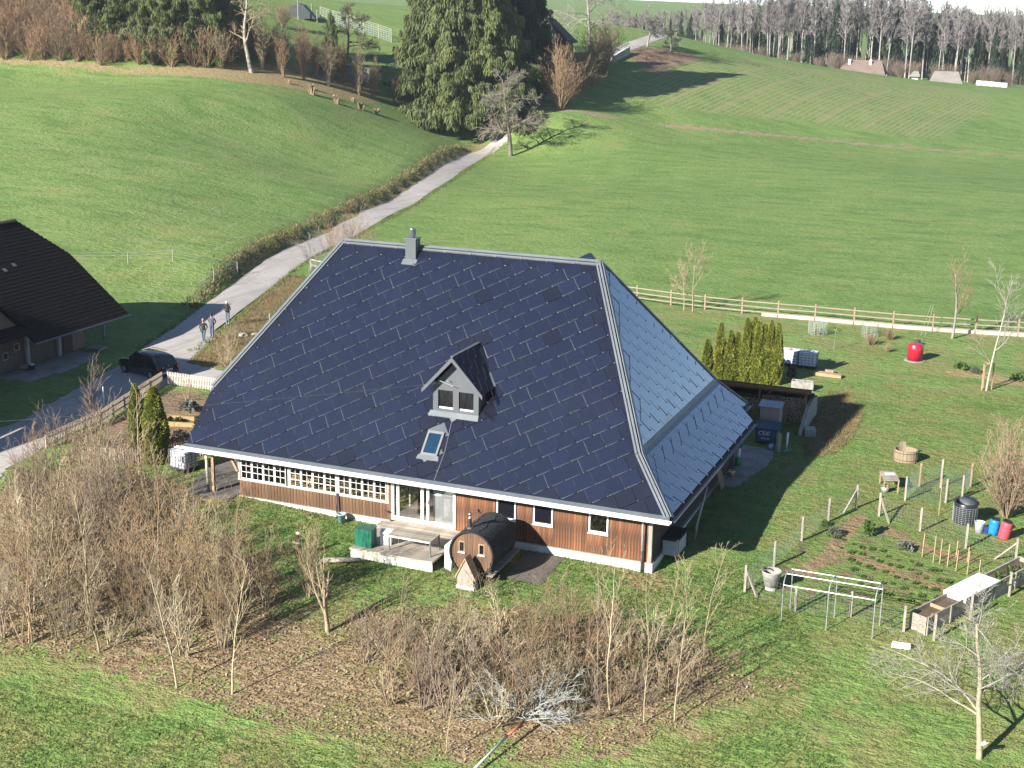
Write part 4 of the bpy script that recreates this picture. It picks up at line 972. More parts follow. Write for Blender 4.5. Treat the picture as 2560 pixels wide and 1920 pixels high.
# gnarled apple trees at the lower right
APPLE = [dict(n=7, wob=.12, up=.02, kids=13, ang=1.2, len=.74, rad=.5, tap=.65, **{F_: .3}), dict(n=7, wob=.20, up=-.05, kids=9, ang=.75, len=.45, rad=.5, **{F_: .2}), dict(n=4, wob=.28, up=.03, kids=7, ang=.8, len=.45, rad=.55, **{F_: .1}), dict(n=3, wob=.3, up=.02, kids=3, ang=.7, len=.5, rad=.6, **{F_: .1}), dict(n=2, wob=.3, up=.02, kids=0, ang=.7, len=.5, rad=.6, **{F_: .1})]
BARK_APPLE = mat('apple_bark', (.36, .31, .20), (.22, .185, .12), .9, 6, rnd=.05)
TWIG_LICHEN = mat('lichen_twig', (.34, .315, .255), (.23, .21, .165), .9, 3, rnd=.05)
a1 = bare_tree('apple_tree', 'gnarled lichen-pale apple tree with a sawn limb at the lower right', 13.7, -8.1, 517, 5.2, .12, APPLE, BARK_APPLE, (-.06, .08), None, TWIG_LICHEN)
bare_tree('apple_tree', 'gnarled pale apple tree at the right edge behind the one with a sawn limb', 15.4, -4.6, 512, 4.6, .12, APPLE, BARK_APPLE, (-.1, .05), None, TWIG_LICHEN)
ct = MB(); ct.tube([(0, 0, .55), (.16, -.12, .72)], [.09, .085], 12); ct.cur = 1; ct.lathe([(.084, 0), (.0, .004)], (.165, -.125, .725), 12, cap0=False)
ct.build('sawn_limb', [BARK_PALE, mat('sawn_wood', (.66, .55, .38), (.55, .44, .28), .7)], a1, True)

# orchard trees and saplings of the lawn
ORCH = [dict(n=6, wob=.07, up=.03, kids=10, ang=.75, len=.55, rad=.5, tap=.65, **{F_: .3}), dict(n=5, wob=.13, up=.09, kids=8, ang=.6, len=.42, rad=.5, **{F_: .15}), dict(n=3, wob=.2, up=.06, kids=5, ang=.6, len=.45, rad=.6, **{F_: .1}), dict(n=2, wob=.2, up=.05, kids=0, ang=.7, len=.5, rad=.6, **{F_: .1})]
bare_tree('young_tree', 'bare grey tree by the rail fence behind the red cylinder', 7.25, 50.25, 520, 5.0, .11, ORCH, BARK_GREY, (.03, 0), None, BARK_BROWN)
bare_tree('young_tree', 'white-stemmed young tree tied between wooden stakes on the lawn', 10.6, 36.8, 521, 6.4, .07, ORCH, BARK_PALE, (.05, .05), None, TWIG_LICHEN)
bare_tree('young_tree', 'bare young tree in front of the rail fence, left of a slimmer one', -13.6, 51.9, 522, 3.3, .045, ORCH, BARK_TAN)
bare_tree('young_tree', 'taller slim bare tree by the rail fence behind the right roof slope', -12.8, 51.6, 523, 5.0, .05, ORCH, BARK_TAN)
bare_tree('young_tree', 'bare little tree beside the road left of the roof ridge', -45.5, 47.5, 524, 4.2, .06, ORCH, BARK_GREY)
# pear tree by the road, drooping crown
PEAR = [dict(n=8, wob=.07, up=.02, kids=26, ang=1.1, len=.50, rad=.45, tap=.8, **{F_: .25}), dict(n=6, wob=.18, up=-.07, kids=11, ang=.8, len=.42, rad=.5, **{F_: .2}), dict(n=4, wob=.25, up=-.05, kids=8, ang=.8, len=.5, rad=.6, **{F_: .1}), dict(n=2, wob=.25, up=-.03, kids=0, ang=.7, len=.5, rad=.6, **{F_: .1})]
bare_tree('pear_tree', 'lichen-grey bare fruit tree with drooping crown in front of the big spruces', -72.2, 158.2, 530, 12.5, .40, PEAR, mat('pear_bark', (.17, .145, .11), (.11, .095, .075), .9, 2), (-.1, 0), None, mat('lichen_bough', (.26, .23, .165), (.175, .155, .115), .9, 2, rnd=.03))
for k, (x, y, hg, lb) in enumerate(((-74.9, 241.7, 6.0, 'gnarled bare orchard tree on the hill above the ploughed strip'), (-70.2, 244.1, 4.0, 'small bare orchard tree right of the gnarled one on the hill'))):
    bare_tree('orchard_tree', lb, x, y, 540 + k, hg, .25, APPLE, BARK_GREY, (.1, 0), None, BARK_GREY)
bare_tree('tall_bare_tree', 'tall bare grey tree right of the dark spruce by the hill road', -80, 219, 550, 20, .38, PEAR, BARK_GREY, (0, 0), None, BARK_GREY)
LEANER = [dict(n=9, wob=.13, up=.05, kids=16, ang=.9, len=.42, rad=.5, tap=.7, **{F_: .35}), dict(n=6, wob=.25, up=.0, kids=9, ang=.8, len=.45, rad=.5, **{F_: .2}), dict(n=4, wob=.3, up=-.02, kids=6, ang=.8, len=.5, rad=.6, **{F_: .1}), dict(n=2, wob=.3, up=0, kids=0, ang=.7, len=.5, rad=.6, **{F_: .1})]
bare_tree('leaning_tree', 'leaning whitish tree at the edge of the left hedge', -109, 139, 551, 14, .36, LEANER, mat('lean_bark', (.33, .29, .225), (.22, .19, .145), .9, 1.5), (-.32, .05), None, BARK_TAN)

# ---- shrubs further off: beside the road, verge, hedge
RND = shrub_mesh('round_shrub', 90, 70, 8.5, .42, 6, 3, .045, .06, .05, 0, .018)
RND2 = shrub_mesh('dark_round_shrub', 91, 60, 8.0, .5, 6, 3, .045, .09, .03, 0, .018)
place_shrub(RND, -71.2, 178.5, 1.2, BARK_ORANGE, 'big rounded bush with orange-brown twigs beside the road bend', None, 'round_bush')
for k, (x, y, s) in enumerate(((-72.5, 192, 1.1), (-73, 201, 1.15), (-74.5, 211, 1.2))):
    place_shrub(RND2, x, y, s, BARK_BROWN, ('dark leafless bush right behind the orange-brown one at the bend', 'dark leafless bush in the middle of the row by the hill road', 'dark leafless bush at the top of the row by the hill road')[k], None, 'round_bush')
place_shrub(SHRUBS[1], -51.5, 66.5, 1.25, BARK_PURPLE, 'purplish bare bush on the road verge left of the chimney', None, 'roadside_bush')
place_shrub(SHRUBS[3], -48.0, 62.5, .95, BARK_TAN, 'thin tan bush on the verge beside the purplish one', None, 'roadside_bush')
for k, (x, y) in enumerate(((-53.6, 68.5), (-51.2, 61.2), (-48.6, 59.0), (-46.0, 59.2), (-43.6, 58.5), (-52.8, 65), (-50.2, 63.5), (-47.2, 60.6), (-45, 57.8))):
    place_shrub(SHRUBS[(0, 3, 1, 0, 0)[k % 5]], x, y, rng.uniform(.8, 1.1), BARK_RED, 'thin reddish bush on the road verge behind the roof ridge', 'bushes on the verge behind the ridge', 'roadside_bush')
for k, (x, y, s) in enumerate(((-37.6, 22.8, .9), (-38.6, 24.6, .8), (-36.6, 21.8, .75), (-39.9, 27.2, .6))):
    place_shrub(SHRUBS[0], x, y, s, BARK_TAN, 'tawny twiggy shrub on the verge between road and roof', 'shrubs between road and roof', 'verge_shrub')
place_shrub(SHRUBS[1], -38.9, 10.2, .95, BARK_PURPLE, 'reddish arching bush at the picket fence beside the thin white post', None, 'fence_bush')
place_shrub(RND, 13.2, 14.0, .53, mat('twig_warm', (.33, .24, .155), (.24, .17, .11), .85, 3), 'large round bare bush at the right edge behind the compost drum', None, 'round_bush')
place_shrub(SHRUBS[4], -7.1, -4.0, .75, BARK_TAN, 'bare bush growing against the front of the barrel sauna', None, 'shrub')
place_shrub(SHRUBS[2], -34.8, 14.2, .8, BARK_TAN, 'small bare shrub inside the corner of the picket fence', None, 'shrub')

# hedge along the upper edge of the left field
HB = [shrub_mesh('hedge_shrub', 95 + k, 34, 5.0, .6, 6, 3, .035, .13, .04, 0, .015) for k in range(3)]
for k, (x, y) in enumerate(scatter([(-152, 118), (-143, 120.5), (-132, 126), (-121, 131), (-112.6, 135.4), (-112, 150), (-125, 151), (-152, 131)], 1.75, 200, 5)):
    place_shrub(HB[k % 3], x, y, rng.uniform(.8, 1.25), (BARK_RED, BARK_ORANGE, BARK_BROWN, BARK_ORANGE)[k % 4], 'russet leafless shrub in the hedge above the left field', 'hedge above the left field', 'hedge_shrub')
COP = shrub_mesh('coppice', 99, 26, 7.5, .16, 5, 3, .05, .04, .05, 0, .018)
for k, (x, y) in enumerate(((-108.5, 146.5), (-106.6, 149.5), (-105, 152), (-107.5, 153.5), (-103.5, 155), (-110, 151), (-104.5, 147.5), (-102, 151), (-106, 143.5), (-109.5, 143), (-103, 158), (-99, 156), (-98.5, 160), (-101.5, 160), (-100, 163.5), (-97.5, 168), (-96, 163), (-95.5, 167))):
    place_shrub(COP, x, y, rng.uniform(.75, 1.05) * (.6 if k > 13 else 1), BARK_TAN if k % 2 else BARK_RED, 'stand of upright coppice stems on the brown strip above the left field', 'coppice stems above the left field', 'coppice_stool')
# cut stools on the brown strip
st_m = MB(); _q = random.Random(4)
for k in range(14):
    a = _q.uniform(0, 6.28); t = _q.uniform(.05, .5); b = (math.cos(a) * t, math.sin(a) * t); st_m.tube([(b[0] * .5, b[1] * .5, -.05), (b[0] * 1.3, b[1] * 1.3, _q.uniform(.35, .8))], [.1, .08], 6)
STOOL = st_m.mesh('cut_stool'); STOOL.materials.append(BARK_BROWN)
for k, (px, py) in enumerate(((-103.5, 141), (-101, 143.5), (-99, 140.5), (-97.5, 145), (-95.5, 142.5), (-94, 147.5), (-96.8, 150), (-93, 150.5))):
    o = link('cut_stool', STOOL); o.location = (px, py, h(px, py)); o.rotation_euler = (0, 0, k); o.scale = (.9 + .3 * (k % 3),) * 3
    tag(o, 'pale cut-back shrub stool on the brown strip above the left field', 'stump', 'cut stools on the brown strip')

# ---- spruces
def spruce(seed, hgt, base_r, nb, per, bare=.06, droop=.35, leaf=.42):
    r = np.random.default_rng(seed); S = [((0, 0, -.4, 0, 0, hgt * .5, hgt * .017, hgt * .010)), ((0, 0, hgt * .5, 0, 0, hgt, hgt * .010, .02))]
    Cn, U_, V_ = [], [], []
    for k in range(nb):
        f = (k + r.random()) / nb; f = f ** 1.15; z = hgt * (bare + (1 - bare) * f)
        L = base_r * (1 - f) ** .8 * r.uniform(.55, 1.15) + .25; a = r.uniform(0, 2 * math.pi)
        out = np.array((math.cos(a), math.sin(a), 0)); side = np.array((-out[1], out[0], 0)); n = 7; pts = []
        for i in range(n + 1):
            t = i / n; pts.append(np.array((0, 0, z)) + out * L * t + np.array((0, 0, L * (.12 * t - droop * 2.2 * t * t * (1 - .55 * t)))))
        for i in range(n): S.append((*pts[i], *pts[i + 1], .05 * (1 - i / n) * L / 3 + .012, .05 * (1 - (i + 1) / n) * L / 3 + .01))
        m = max(6, int(per * L / base_r)); t = r.uniform(.10, 1.0, m) ** .75
        i0 = np.minimum((t * n).astype(int), n - 1); fr = (t * n - i0)[:, None]; PP = np.array(pts); base = PP[i0] * (1 - fr) + PP[i0 + 1] * fr
        wd = (.34 * L * (1 - t) ** .6 + .12)[:, None] * r.uniform(-1, 1, (m, 1)); dn = np.abs(wd) * .35 + r.uniform(.0, 1.0, (m, 1)) ** 2 * leaf * 3.2
        c = base + side * wd - np.array((0, 0, 1)) * dn
        ln = leaf * r.uniform(.6, 1.3, (m, 1)); hang = (out * .35 + np.sign(wd) * side * .25 + np.array((0, 0, -1.0)) + r.normal(0, .22, (m, 3)))
        hang /= np.linalg.norm(hang, axis=1, keepdims=True); cr = np.cross(hang, r.normal(0, 1, (m, 3))); cr /= np.linalg.norm(cr, axis=1, keepdims=True) + 1e-9
        Cn.append(c); U_.append(cr * ln * .14); V_.append(hang * ln)
    return segs_mesh('trunk', np.array(S), 5), leaf_mesh('needles', np.concatenate(Cn), np.concatenate(U_), np.concatenate(V_))
BIG = spruce(5, 34, 10.8, 360, 900, .05, .32, .46)
BIG2 = spruce(6, 33, 8.8, 280, 520, .05, .27, .46)
SMALL = spruce(8, 11, 2.3, 90, 60, .12, .15, .34)
FARS = [spruce(30 + k, 24, 3.2, 90, 34, .12, .2, .9) for k in range(2)]
def place_spruce(pr_, name, label, x, y, s, mtl, group=None, rz=0.0, zo=0.0):
    o = thing(name, label, 'tree', (x, y, h(x, y) + zo), rz, group); o.scale = (s, s, s)
    link('trunk', pr_[0], BARK_DARK, o); c = link('crown', pr_[1], mtl, o)
    if pr_[1].materials[0] != mtl: c.material_slots[0].link = 'OBJECT'; c.material_slots[0].material = mtl
    return o
place_spruce(BIG, 'spruce_tree', 'huge sunlit spruce with drooping boughs beside the road', -88.5, 171, 1.14, SPRUCE, None, .4)
place_spruce(BIG, 'spruce_tree', 'big spruce close behind the huge sunlit one, nearer the road', -83.6, 173, 1.05, SPRUCE, None, 2.6)
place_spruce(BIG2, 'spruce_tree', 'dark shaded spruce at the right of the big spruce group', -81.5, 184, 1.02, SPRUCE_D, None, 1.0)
place_spruce(BIG2, 'spruce_tree', 'sunlit spruce at the left rear of the big spruce group', -93.5, 176, 1.05, SPRUCE, None, 3.0)
place_spruce(SMALL, 'spruce_tree', 'small slim spruce left of the big spruce group', -105.8, 159, 1.0, SPRUCE, None, 0)
for k, (x, y, s) in enumerate(((-133, 132.5, .62), (-127.5, 134.4, .70), (-122.5, 135.6, .74), (-117.5, 137.5, .62), (-130.5, 138, .8), (-119.5, 143, .8))):
    place_spruce(BIG2, 'spruce_tree', 'low-branched spruce standing in the hedge above the left field', x, y, s, SPRUCE, 'spruces in the left hedge', k * 1.1, -1.2)

# ---- thujas
def thuja(seed, hgt, rad, n):
    r = np.random.default_rng(seed); z = r.uniform(0, 1, n) ** .9; a = r.uniform(0, 2 * math.pi, n)
    lump = 1 + .10 * np.sin(a * 3 + z * 9 + seed) + .08 * np.sin(a * 5 - z * 17)
    prof = np.clip(np.where(z < .12, .80 + z * 1.6, 1.0), 0, 1) * np.clip((1 - z) / .5, 0, 1) ** .6
    rr = rad * prof * lump * r.uniform(.80, 1.04, n) + .02
    c = np.stack([np.cos(a) * rr, np.sin(a) * rr, z * hgt], -1)
    out = np.stack([np.cos(a), np.sin(a), r.uniform(.3, 1.4, n)], -1) + r.normal(0, .35, (n, 3)); out /= np.linalg.norm(out, axis=1, keepdims=True)
    sd = np.cross(out, r.normal(0, 1, (n, 3))); sd /= np.linalg.norm(sd, axis=1, keepdims=True) + 1e-9
    s = r.uniform(.03, .06, (n, 1))
    core = MB().lathe([(rad * .5, .0), (rad * .78, hgt * .1), (rad * .80, hgt * .55), (rad * .5, hgt * .82), (.03, hgt * .97)], n=10)
    return leaf_mesh('foliage', c, sd * s * .8, out * s * 1.3), core.mesh('inner_foliage')
THJ = [thuja(k, 4.0, .37, 8000) for k in range(3)]
CORE = mat('thuja_core', (.10, .10, .025), (.06, .062, .018), .95)
def place_thuja(k, x, y, hg, w, label, group):
    o = thing('thuja', label, 'thuja', (x, y, h(x, y) - .05), k * 1.7, group); o.scale = (w, w, hg / 4.0)
    link('foliage', THJ[k % 3][0], THUJA, o); link('inner_foliage', THJ[k % 3][1], CORE, o)
ordn = ('shortest thuja at the left end of the thuja hedge', 'pointed tall thuja, second from the left of the hedge', 'thuja third from the left of the hedge, before the gap', 'thuja with a low pointed top, fourth from the left', 'tallest thuja in the middle of the hedge', 'thuja rising right behind the tallest one of the hedge', 'thuja just right of the middle of the hedge', 'thuja with a slightly lower top, third from the right', 'pointed thuja, second from the right of the hedge', 'broad-topped thuja at the right end of the hedge next to the water tanks')
for k, (x, y, hg) in enumerate(((-6.6, 32.0, 2.8), (-5.8, 32.1, 3.95), (-5.15, 32.2, 3.5), (-4.72, 32.4, 3.35), (-4.15, 32.4, 4.35), (-3.75, 32.7, 4.4), (-3.4, 32.5, 4.2), (-3.05, 32.7, 4.0), (-2.65, 32.7, 4.3), (-2.2, 32.8, 4.1))):
    place_thuja(k, x, y, hg, 1.0, ordn[k], 'thuja hedge behind the wood store')
place_thuja(0, -31.4, 4.9, 3.7, 1.1, 'slimmer columnar thuja left of the larger one beside the porch', 'columnar thujas beside the porch')
place_thuja(1, -29.0, 3.3, 4.2, 1.6, 'stout columnar thuja beside the white water tank at the porch', 'columnar thujas beside the porch')

# ---- far forest on the hill
BEECH = [dict(n=8, wob=.025, up=.03, kids=24, ang=.62, len=.26, rad=.42, tap=.8, **{F_: .42}), dict(n=4, wob=.12, up=.10, kids=7, ang=.55, len=.42, rad=.5, **{F_: .2}), dict(n=2, wob=.15, up=.06, kids=4, ang=.5, len=.5, rad=.65, **{F_: .1}), dict(n=1, wob=.2, up=.03, kids=0, ang=.7, len=.5, rad=.6, **{F_: .1})]
BTR = [tree_mesh('beech', 700 + k, 23, .30, BEECH) for k in range(4)]
def fat(S, k=1.0):
    S = S.copy(); S[:, 6:] = np.maximum(S[:, 6:], .06 * k); return S
BTR = [(segs_mesh('trunk', fat(S[b]), 5), segs_mesh('crown', fat(S[~b]), 3)) for S, b in BTR]
BARK_BEECH = mat('beech_bark', (.38, .355, .32), (.25, .232, .21), .85, 1.2, rnd=.2)
TWIG_FAR = mat('far_twigs', (.25, .222, .205), (.175, .155, .145), .9, 1.0, rnd=.15)
def cam_xy(px, dist):
    """world x,y on the vertical plane of a picture column at a ground distance"""
    r = np.array(_fw) + np.array(_rt) * (px - 1280) / 3474.955; r = r[:2] / np.linalg.norm(r[:2]); return 14.655 + r[0] * dist, -54.579 + r[1] * dist
fr = np.random.default_rng(17)
nb_ = nc_ = 0
for k in range(300):
    px = 1500 + 1140 * ((k * .618034) % 1.0) + fr.normal(0, 10); base = 415 + 25 * (px > 1900) + (0 if px > 1800 else (1800 - px) * .35)
    dd = base + 90 * (k / 300.) ** 1.3 + fr.uniform(0, 12); x, y = cam_xy(px, dd); z = h(x, y)
    conif = fr.random() < (.30 if k > 120 else .14)
    row_ = np.interp(px, [1500, 1560, 1700, 1800, 1900, 2100, 2200, 2300, 2560], [46, 44, 34, 14, 0, -2, 18, 36, 46]) + fr.normal(0, 9); hor = 14.5 + (px - 1280) * .0157
    s = max(.3, (23.7 + (hor - row_) * dd / 3475 - z) / 23.0)
    if conif:
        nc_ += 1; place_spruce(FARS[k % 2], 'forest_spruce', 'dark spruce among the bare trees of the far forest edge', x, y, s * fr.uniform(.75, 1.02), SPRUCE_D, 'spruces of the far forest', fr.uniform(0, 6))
    else:
        nb_ += 1; o = thing('forest_tree', 'tall bare grey-trunked tree of the far forest edge', 'tree', (x, y, z), fr.uniform(0, 6.3), 'bare trees of the far forest'); o.scale = (max(s * .85, .5), max(s * .85, .5), s)
        v = BTR[k % 4]; link('trunk', v[0], BARK_BEECH, o); link('crown', v[1], TWIG_FAR, o)
for k in range(26):
    px = 1590 + 960 * ((k * .618034) % 1.0); dd = 400 + fr.uniform(0, 25) + (0 if px > 1800 else (1800 - px) * .3); x, y = cam_xy(px, dd)
    place_shrub(RND2, x, y, fr.uniform(.45, .7), BARK_PURPLE, 'rounded bare bush at the foot of the far forest', 'bushes at the forest foot', 'forest_bush')

# ---------------------------------------------------------------- deck, sauna and what stands there
deck = thing('deck', 'weathered grey wooden deck with a stained white skirt in front of the glazed doors', 'deck')
k = 0; y = -2.86
while y < .84:
    plank(-14.02, -9.92, y + .004, y + .131, -.085, -.05, WOOD_GREY, 'plank', deck); y += .135
for x in (-13.9, -12.86, -11.9, -10.9, -10.05): MB().box(x - .04, x + .04, -2.8, .8, -.22, -.09).build('joist', WOOD_GREY, deck)
MB().box(-14.04, -9.9, -2.90, -2.87, -.14, -.055).build('edge_board', WOOD_GREY, deck)
MB().box(-9.91, -9.88, -2.86, .8, -.14, -.055).build('edge_board', WOOD_GREY, deck)
def stained_white():
    t = NT('stained_white_panel'); P = t.n('Mapping', Vector=t.obj(), Scale=(5, 5, .8)).outputs[0]
    n = t.noise(P, 1.0, 4, .65); n2 = t.noise(t.obj(), 1.6, 3, .6)
    c = t.mix(t.ramp(n, .42, .66), (.70, .68, .62), (.30, .28, .22)); c = t.mix(t.math('MULTIPLY', t.ramp(n2, .5, .64), .6), c, (.26, .28, .13))
    t.set(t.b, 'Base Color', c); t.b.inputs['Roughness'].default_value = .85; return t.m
sk_m = MB()
for i in range(9):
    x0 = -14.0 + i * .455; sk_m.box(x0 + .003, x0 + .45, -2.86 + .01 * (i % 2), -2.83 + .01 * (i % 2), -.95, -.15)
sk_m.build('skirt', stained_white(), deck)
st = MB(); st.box(-14.3, -13.86, .2, .84, -.35, -.06); st.build('side_step', WOOD_GREY, deck)

gb = thing('storage_box', 'dark green metal-clad storage box on the left end of the deck', 'box', (-13.5, -2.33, -.05))
GREEN = mat('green_enamel', (.012, .135, .075), (.008, .085, .05), .4, 2.2, (6, 6, .7), .1, 12, spec=.5)
m = MB(); m.box(-.42, .42, -.27, .27, .0, .80); m.build('body', GREEN, gb)
m = MB(); m.prism([(-.44, -.29, .80), (.44, -.29, .80), (.44, .29, .86), (-.44, .29, .86)], (0, 0, .035)); m.build('lid', mat('green_lid', (.05, .13, .085), (.04, .10, .07), .5), gb)

tb = thing('garden_table', 'long weathered grey wooden table with metal legs on the deck', 'table', (-11.26, -1.93, -.05))
for i in range(5): plank(-1.06, 1.06, -.5 + i * .2 + .003, -.5 + (i + 1) * .2 - .003, .70, .74, WOOD_GREY, 'plank', tb)
for x in (-1, 1):
    for y in (-1, 1): MB().box(x * 1.02 - .03, x * 1.02 + .03, y * .46 - .03, y * .46 + .03, 0, .70).build('leg', mat('grey_steel', (.20, .20, .19), (.16, .16, .15), .5, metal=.4), tb)
MB().box(-.99, .99, -.5, -.47, .64, .70).build('apron', WHITE, tb)

ho = thing('white_case', 'small white plastic case on the deck between green box and table', 'case', (-12.75, -1.75, -.05), .3)
MB().rbox((0, 0, .28), (.5, .4, .56), 0).build('body', WHITE, ho); MB().rbox((0, 0, .585), (.54, .44, .05), 0, .15).build('lid', WHITE, ho)

# barrel sauna lying along the house wall direction
sa = thing('barrel_sauna', 'round wooden barrel sauna with black shingled top and steel flue', 'sauna', (-7.95, -3.0, .72))
RS = 1.0; LS = 2.55
m = MB(); N = 40
for i in range(N):
    a0, a1 = 2 * math.pi * i / N, 2 * math.pi * (i + 1) / N
    m.add([(math.cos(a) * RS, yy, math.sin(a) * RS) for yy in (.1, LS) for a in (a0, a1)], [(0, 1, 3, 2)])
m.add([(math.cos(2 * math.pi * i / N) * RS, LS, math.sin(2 * math.pi * i / N) * RS) for i in range(N)], [tuple(range(N - 1, -1, -1))])
m.build('barrel', WOOD_DARK, sa, True)
SHING = mat('bitumen_shingle', (.022, .022, .024), (.032, .032, .034), .92, 6, bump=.4, bscale=40)
def arc(r0, r1, y0, y1, t0, t1, n=30):
    m = MB()
    for i in range(n):
        a0, a1 = t0 + (t1 - t0) * i / n, t0 + (t1 - t0) * (i + 1) / n
        P = [(math.cos(a) * r, yy, math.sin(a) * r) for a in (a0, a1) for r in (r0, r1) for yy in (y0, y1)]
        m.add(P, [(2, 3, 7, 6), (0, 4, 5, 1), (0, 2, 6, 4), (1, 5, 7, 3)])
    for a, f in ((t0, 1), (t1, 0)):
        m.add([(math.cos(a) * r0, y0, math.sin(a) * r0), (math.cos(a) * r1, y0, math.sin(a) * r1), (math.cos(a) * r1, y1, math.sin(a) * r1), (math.cos(a) * r0, y1, math.sin(a) * r0)], [(0, 1, 2, 3) if f else (3, 2, 1, 0)])
    return m
sh = arc(RS + .004, RS + .035, -.06, LS + .05, R(-28), R(208)).build('shingle_roof', SHING, sa)
tabs = MB(); _q = random.Random(5)
for row in range(7):
    for j in range(8):
        a = R(-20 + 220 * row / 6.5 + _q.uniform(-2, 2)); yy = .1 + j * .31 + .15 * (row % 2)
        if yy > LS - .2: continue
        c = Vector((math.cos(a) * (RS + .042), yy, math.sin(a) * (RS + .042))); tabs.rbox(c, (.02, .26, .24), 0, 0, -a)
tg_ = tabs.build('shingle_tabs', SHING, sh); tg_['kind'] = 'stuff'
arc(RS - .02, RS + .05, -.09, -.03, 0, 2 * math.pi, 44).build('hoop', BLACK, sa)
n = 15
WSA = mat('sauna_board', (.17, .095, .05), (.085, .05, .03), .8, 1.4, (8, 8, .8), .2, 50, rnd=.25)
for i in range(n):
    x0 = -RS + 2 * RS * i / n; x1 = -RS + 2 * RS * (i + 1) / n; xm = (x0 + x1) / 2; z = math.sqrt(max(RS * RS * .965 - xm * xm, .02))
    if abs(xm) < .95: plank(x0 + .004, x1 - .004, .0, .04, -z, z, WSA, 'front_board', sa)
for x in (-.47, .47):
    wf = MB(); wf.box(x - .14, x - .10, -.03, .0, .02, .52); wf.box(x + .10, x + .14, -.03, .0, .02, .52); wf.box(x - .10, x + .10, -.03, .0, .47, .52); wf.box(x - .10, x + .10, -.03, .0, .02, .06)
    w = wf.build('window', WOOD_TAN, sa); MB().box(x - .10, x + .10, -.018, -.01, .06, .47).build('pane', GLASS_DARK, w); MB().box(x - .17, x + .17, -.08, .0, -.02, .015).build('sill', WHITE, w)
MB().box(-.36, -.16, .28, .50, RS - .08, RS + .06).build('flue_base', ZINC, sa)
MB().lathe([(.075, RS), (.075, RS + .46), (.10, RS + .47), (.10, RS + .50), (.06, RS + .52), (.06, RS + .62), (.10, RS + .63), (.10, RS + .70), (.03, RS + .72)], (-.26, .39, 0), 14).build('flue', STEEL, sa, True)
for yy in (.35, LS - .35): MB().box(-.8, .8, yy - .06, yy + .06, -1.35, -.78).build('cradle', WOOD_DARK, sa)
sp_ = MB(); sp_.prism([(RS * .35, -.02, -.95), (RS * 1.0, .0, -.95), (RS * 1.25, LS, -.55), (RS * 1.0, LS, -.55)], (0, 0, .05)); sp_.build('side_shelf', WOOD_GREY, sa)
m = MB(); m.prism([(-RS - .02, .05, -1.0), (-RS - .32, .05, -.9), (-RS - .32, .05, .15), (-RS + .08, .05, .52)], (0, .6, 0)); wc = m.build('white_cover', WHITE); wc.location = (-7.95, -3.0, .72); tag(wc, 'white tarpaulin cover squeezed between deck and barrel sauna', 'cover')

lh = thing('little_gable_hut', 'small pointed wooden hut with pale base in front of the sauna', 'hut', (-7.92, -3.75, -.52))
m = MB(); m.prism([(-.38, 0, 0), (.38, 0, 0), (.38, 0, .5), (0, 0, 1.28), (-.38, 0, .5)], (0, .45, 0)); m.build('body', mat('bleached_wood', (.36, .31, .26), (.24, .20, .165), .85, 2, (10, 10, 1), .2, 40), lh)
for s_ in (-1, 1): MB().prism([(0, -.05, 1.34), (s_ * .50, -.05, .36), (s_ * .46, -.05, .33), (0, -.05, 1.26)], (0, .55, 0)).build('roof_board', WOOD_TAN, lh)
MB().box(-.42, .42, -.03, .48, -.25, .02).build('base', PLASTER, lh)
slab_ = drape('sauna_terrace', [(-6.8, -2.2), (-5.0, -2.2), (-5.0, .7), (-6.8, .7)], .15, .06, mat('dark_decking', (.16, .135, .11), (.11, .09, .075), .85, 2, (1, 8, 1))); tag(slab_, kind='structure')

pot = thing('plant_pot', 'light blue empty pot under the downpipe by the long windows', 'pot', (-16.25, .38, h(-16.25, .38)))
MB().lathe([(.15, 0), (.22, .42), (.24, .42), (.24, .46), (.20, .46), (.14, .06)], n=20, cap1=True).build('pot', mat('pale_blue_plastic', (.30, .46, .55), (.25, .40, .48), .5), pot, True)

# upright stump carving and logs on the bank
sp = thing('wooden_post_stack', 'weathered stump post with a white cap among the hazel stems', 'post', (-16.2, -3.76, h(-16.2, -3.76)))
MB().lathe([(.13, -.1), (.12, 1.0), (.10, 1.15)], n=9).build('trunk', WOOD_DARK, sp, True); MB().rbox((.02, 0, 1.19), (.14, .12, .06)).build('cap', WHITE, sp); MB().rbox((-.02, -.05, .75), (.36, .14, .06)).build('shelf', WOOD_GREY, sp)
lg = MB(); lg.tube([(-14.9, -3.9, h(-14.9, -3.9) + .15), (-13.2, -2.2 - 1.2, h(-13.2, -3.4) + .25)], [.13, .10], 9); tag(lg.build('fallen_log', WOOD_GREY, None, True), 'mossy grey log lying on the bank left of the deck', 'log')

# brush heap and pole in front
S_ = []; rr_ = np.random.default_rng(77)
cfgb = [dict(n=5, wob=.16, up=-.03, kids=9, ang=.5, len=.45, rad=.6, **{F_: .1}), dict(n=3, wob=.22, up=.0, kids=5, ang=.6, len=.45, rad=.65, **{F_: .1}), dict(n=2, wob=.2, up=0, kids=0, ang=.5, len=.4, rad=.6, **{F_: .2})]
for k in range(20):
    a = rr_.uniform(-.6, 3.7); grow(S_, rr_, (rr_.normal(0, .15), rr_.normal(0, .15), .05 + .25 * rr_.random()), (math.cos(a), math.sin(a) * .8, rr_.uniform(.1, .75)), rr_.uniform(1.5, 2.4), .022, 0, cfgb)
S_ = np.array(S_); S_[:, 6:] = np.maximum(S_[:, 6:], .007)
bh = link('brush_heap', segs_mesh('brush_heap', S_), mat('silver_twig', (.46, .47, .43), (.36, .36, .33), .85, 3)); bh.location = (-2.0, -11.6, h(-2, -11.6)); tag(bh, 'silvery grey felled branch lying at the bottom of the right thicket', 'branch')
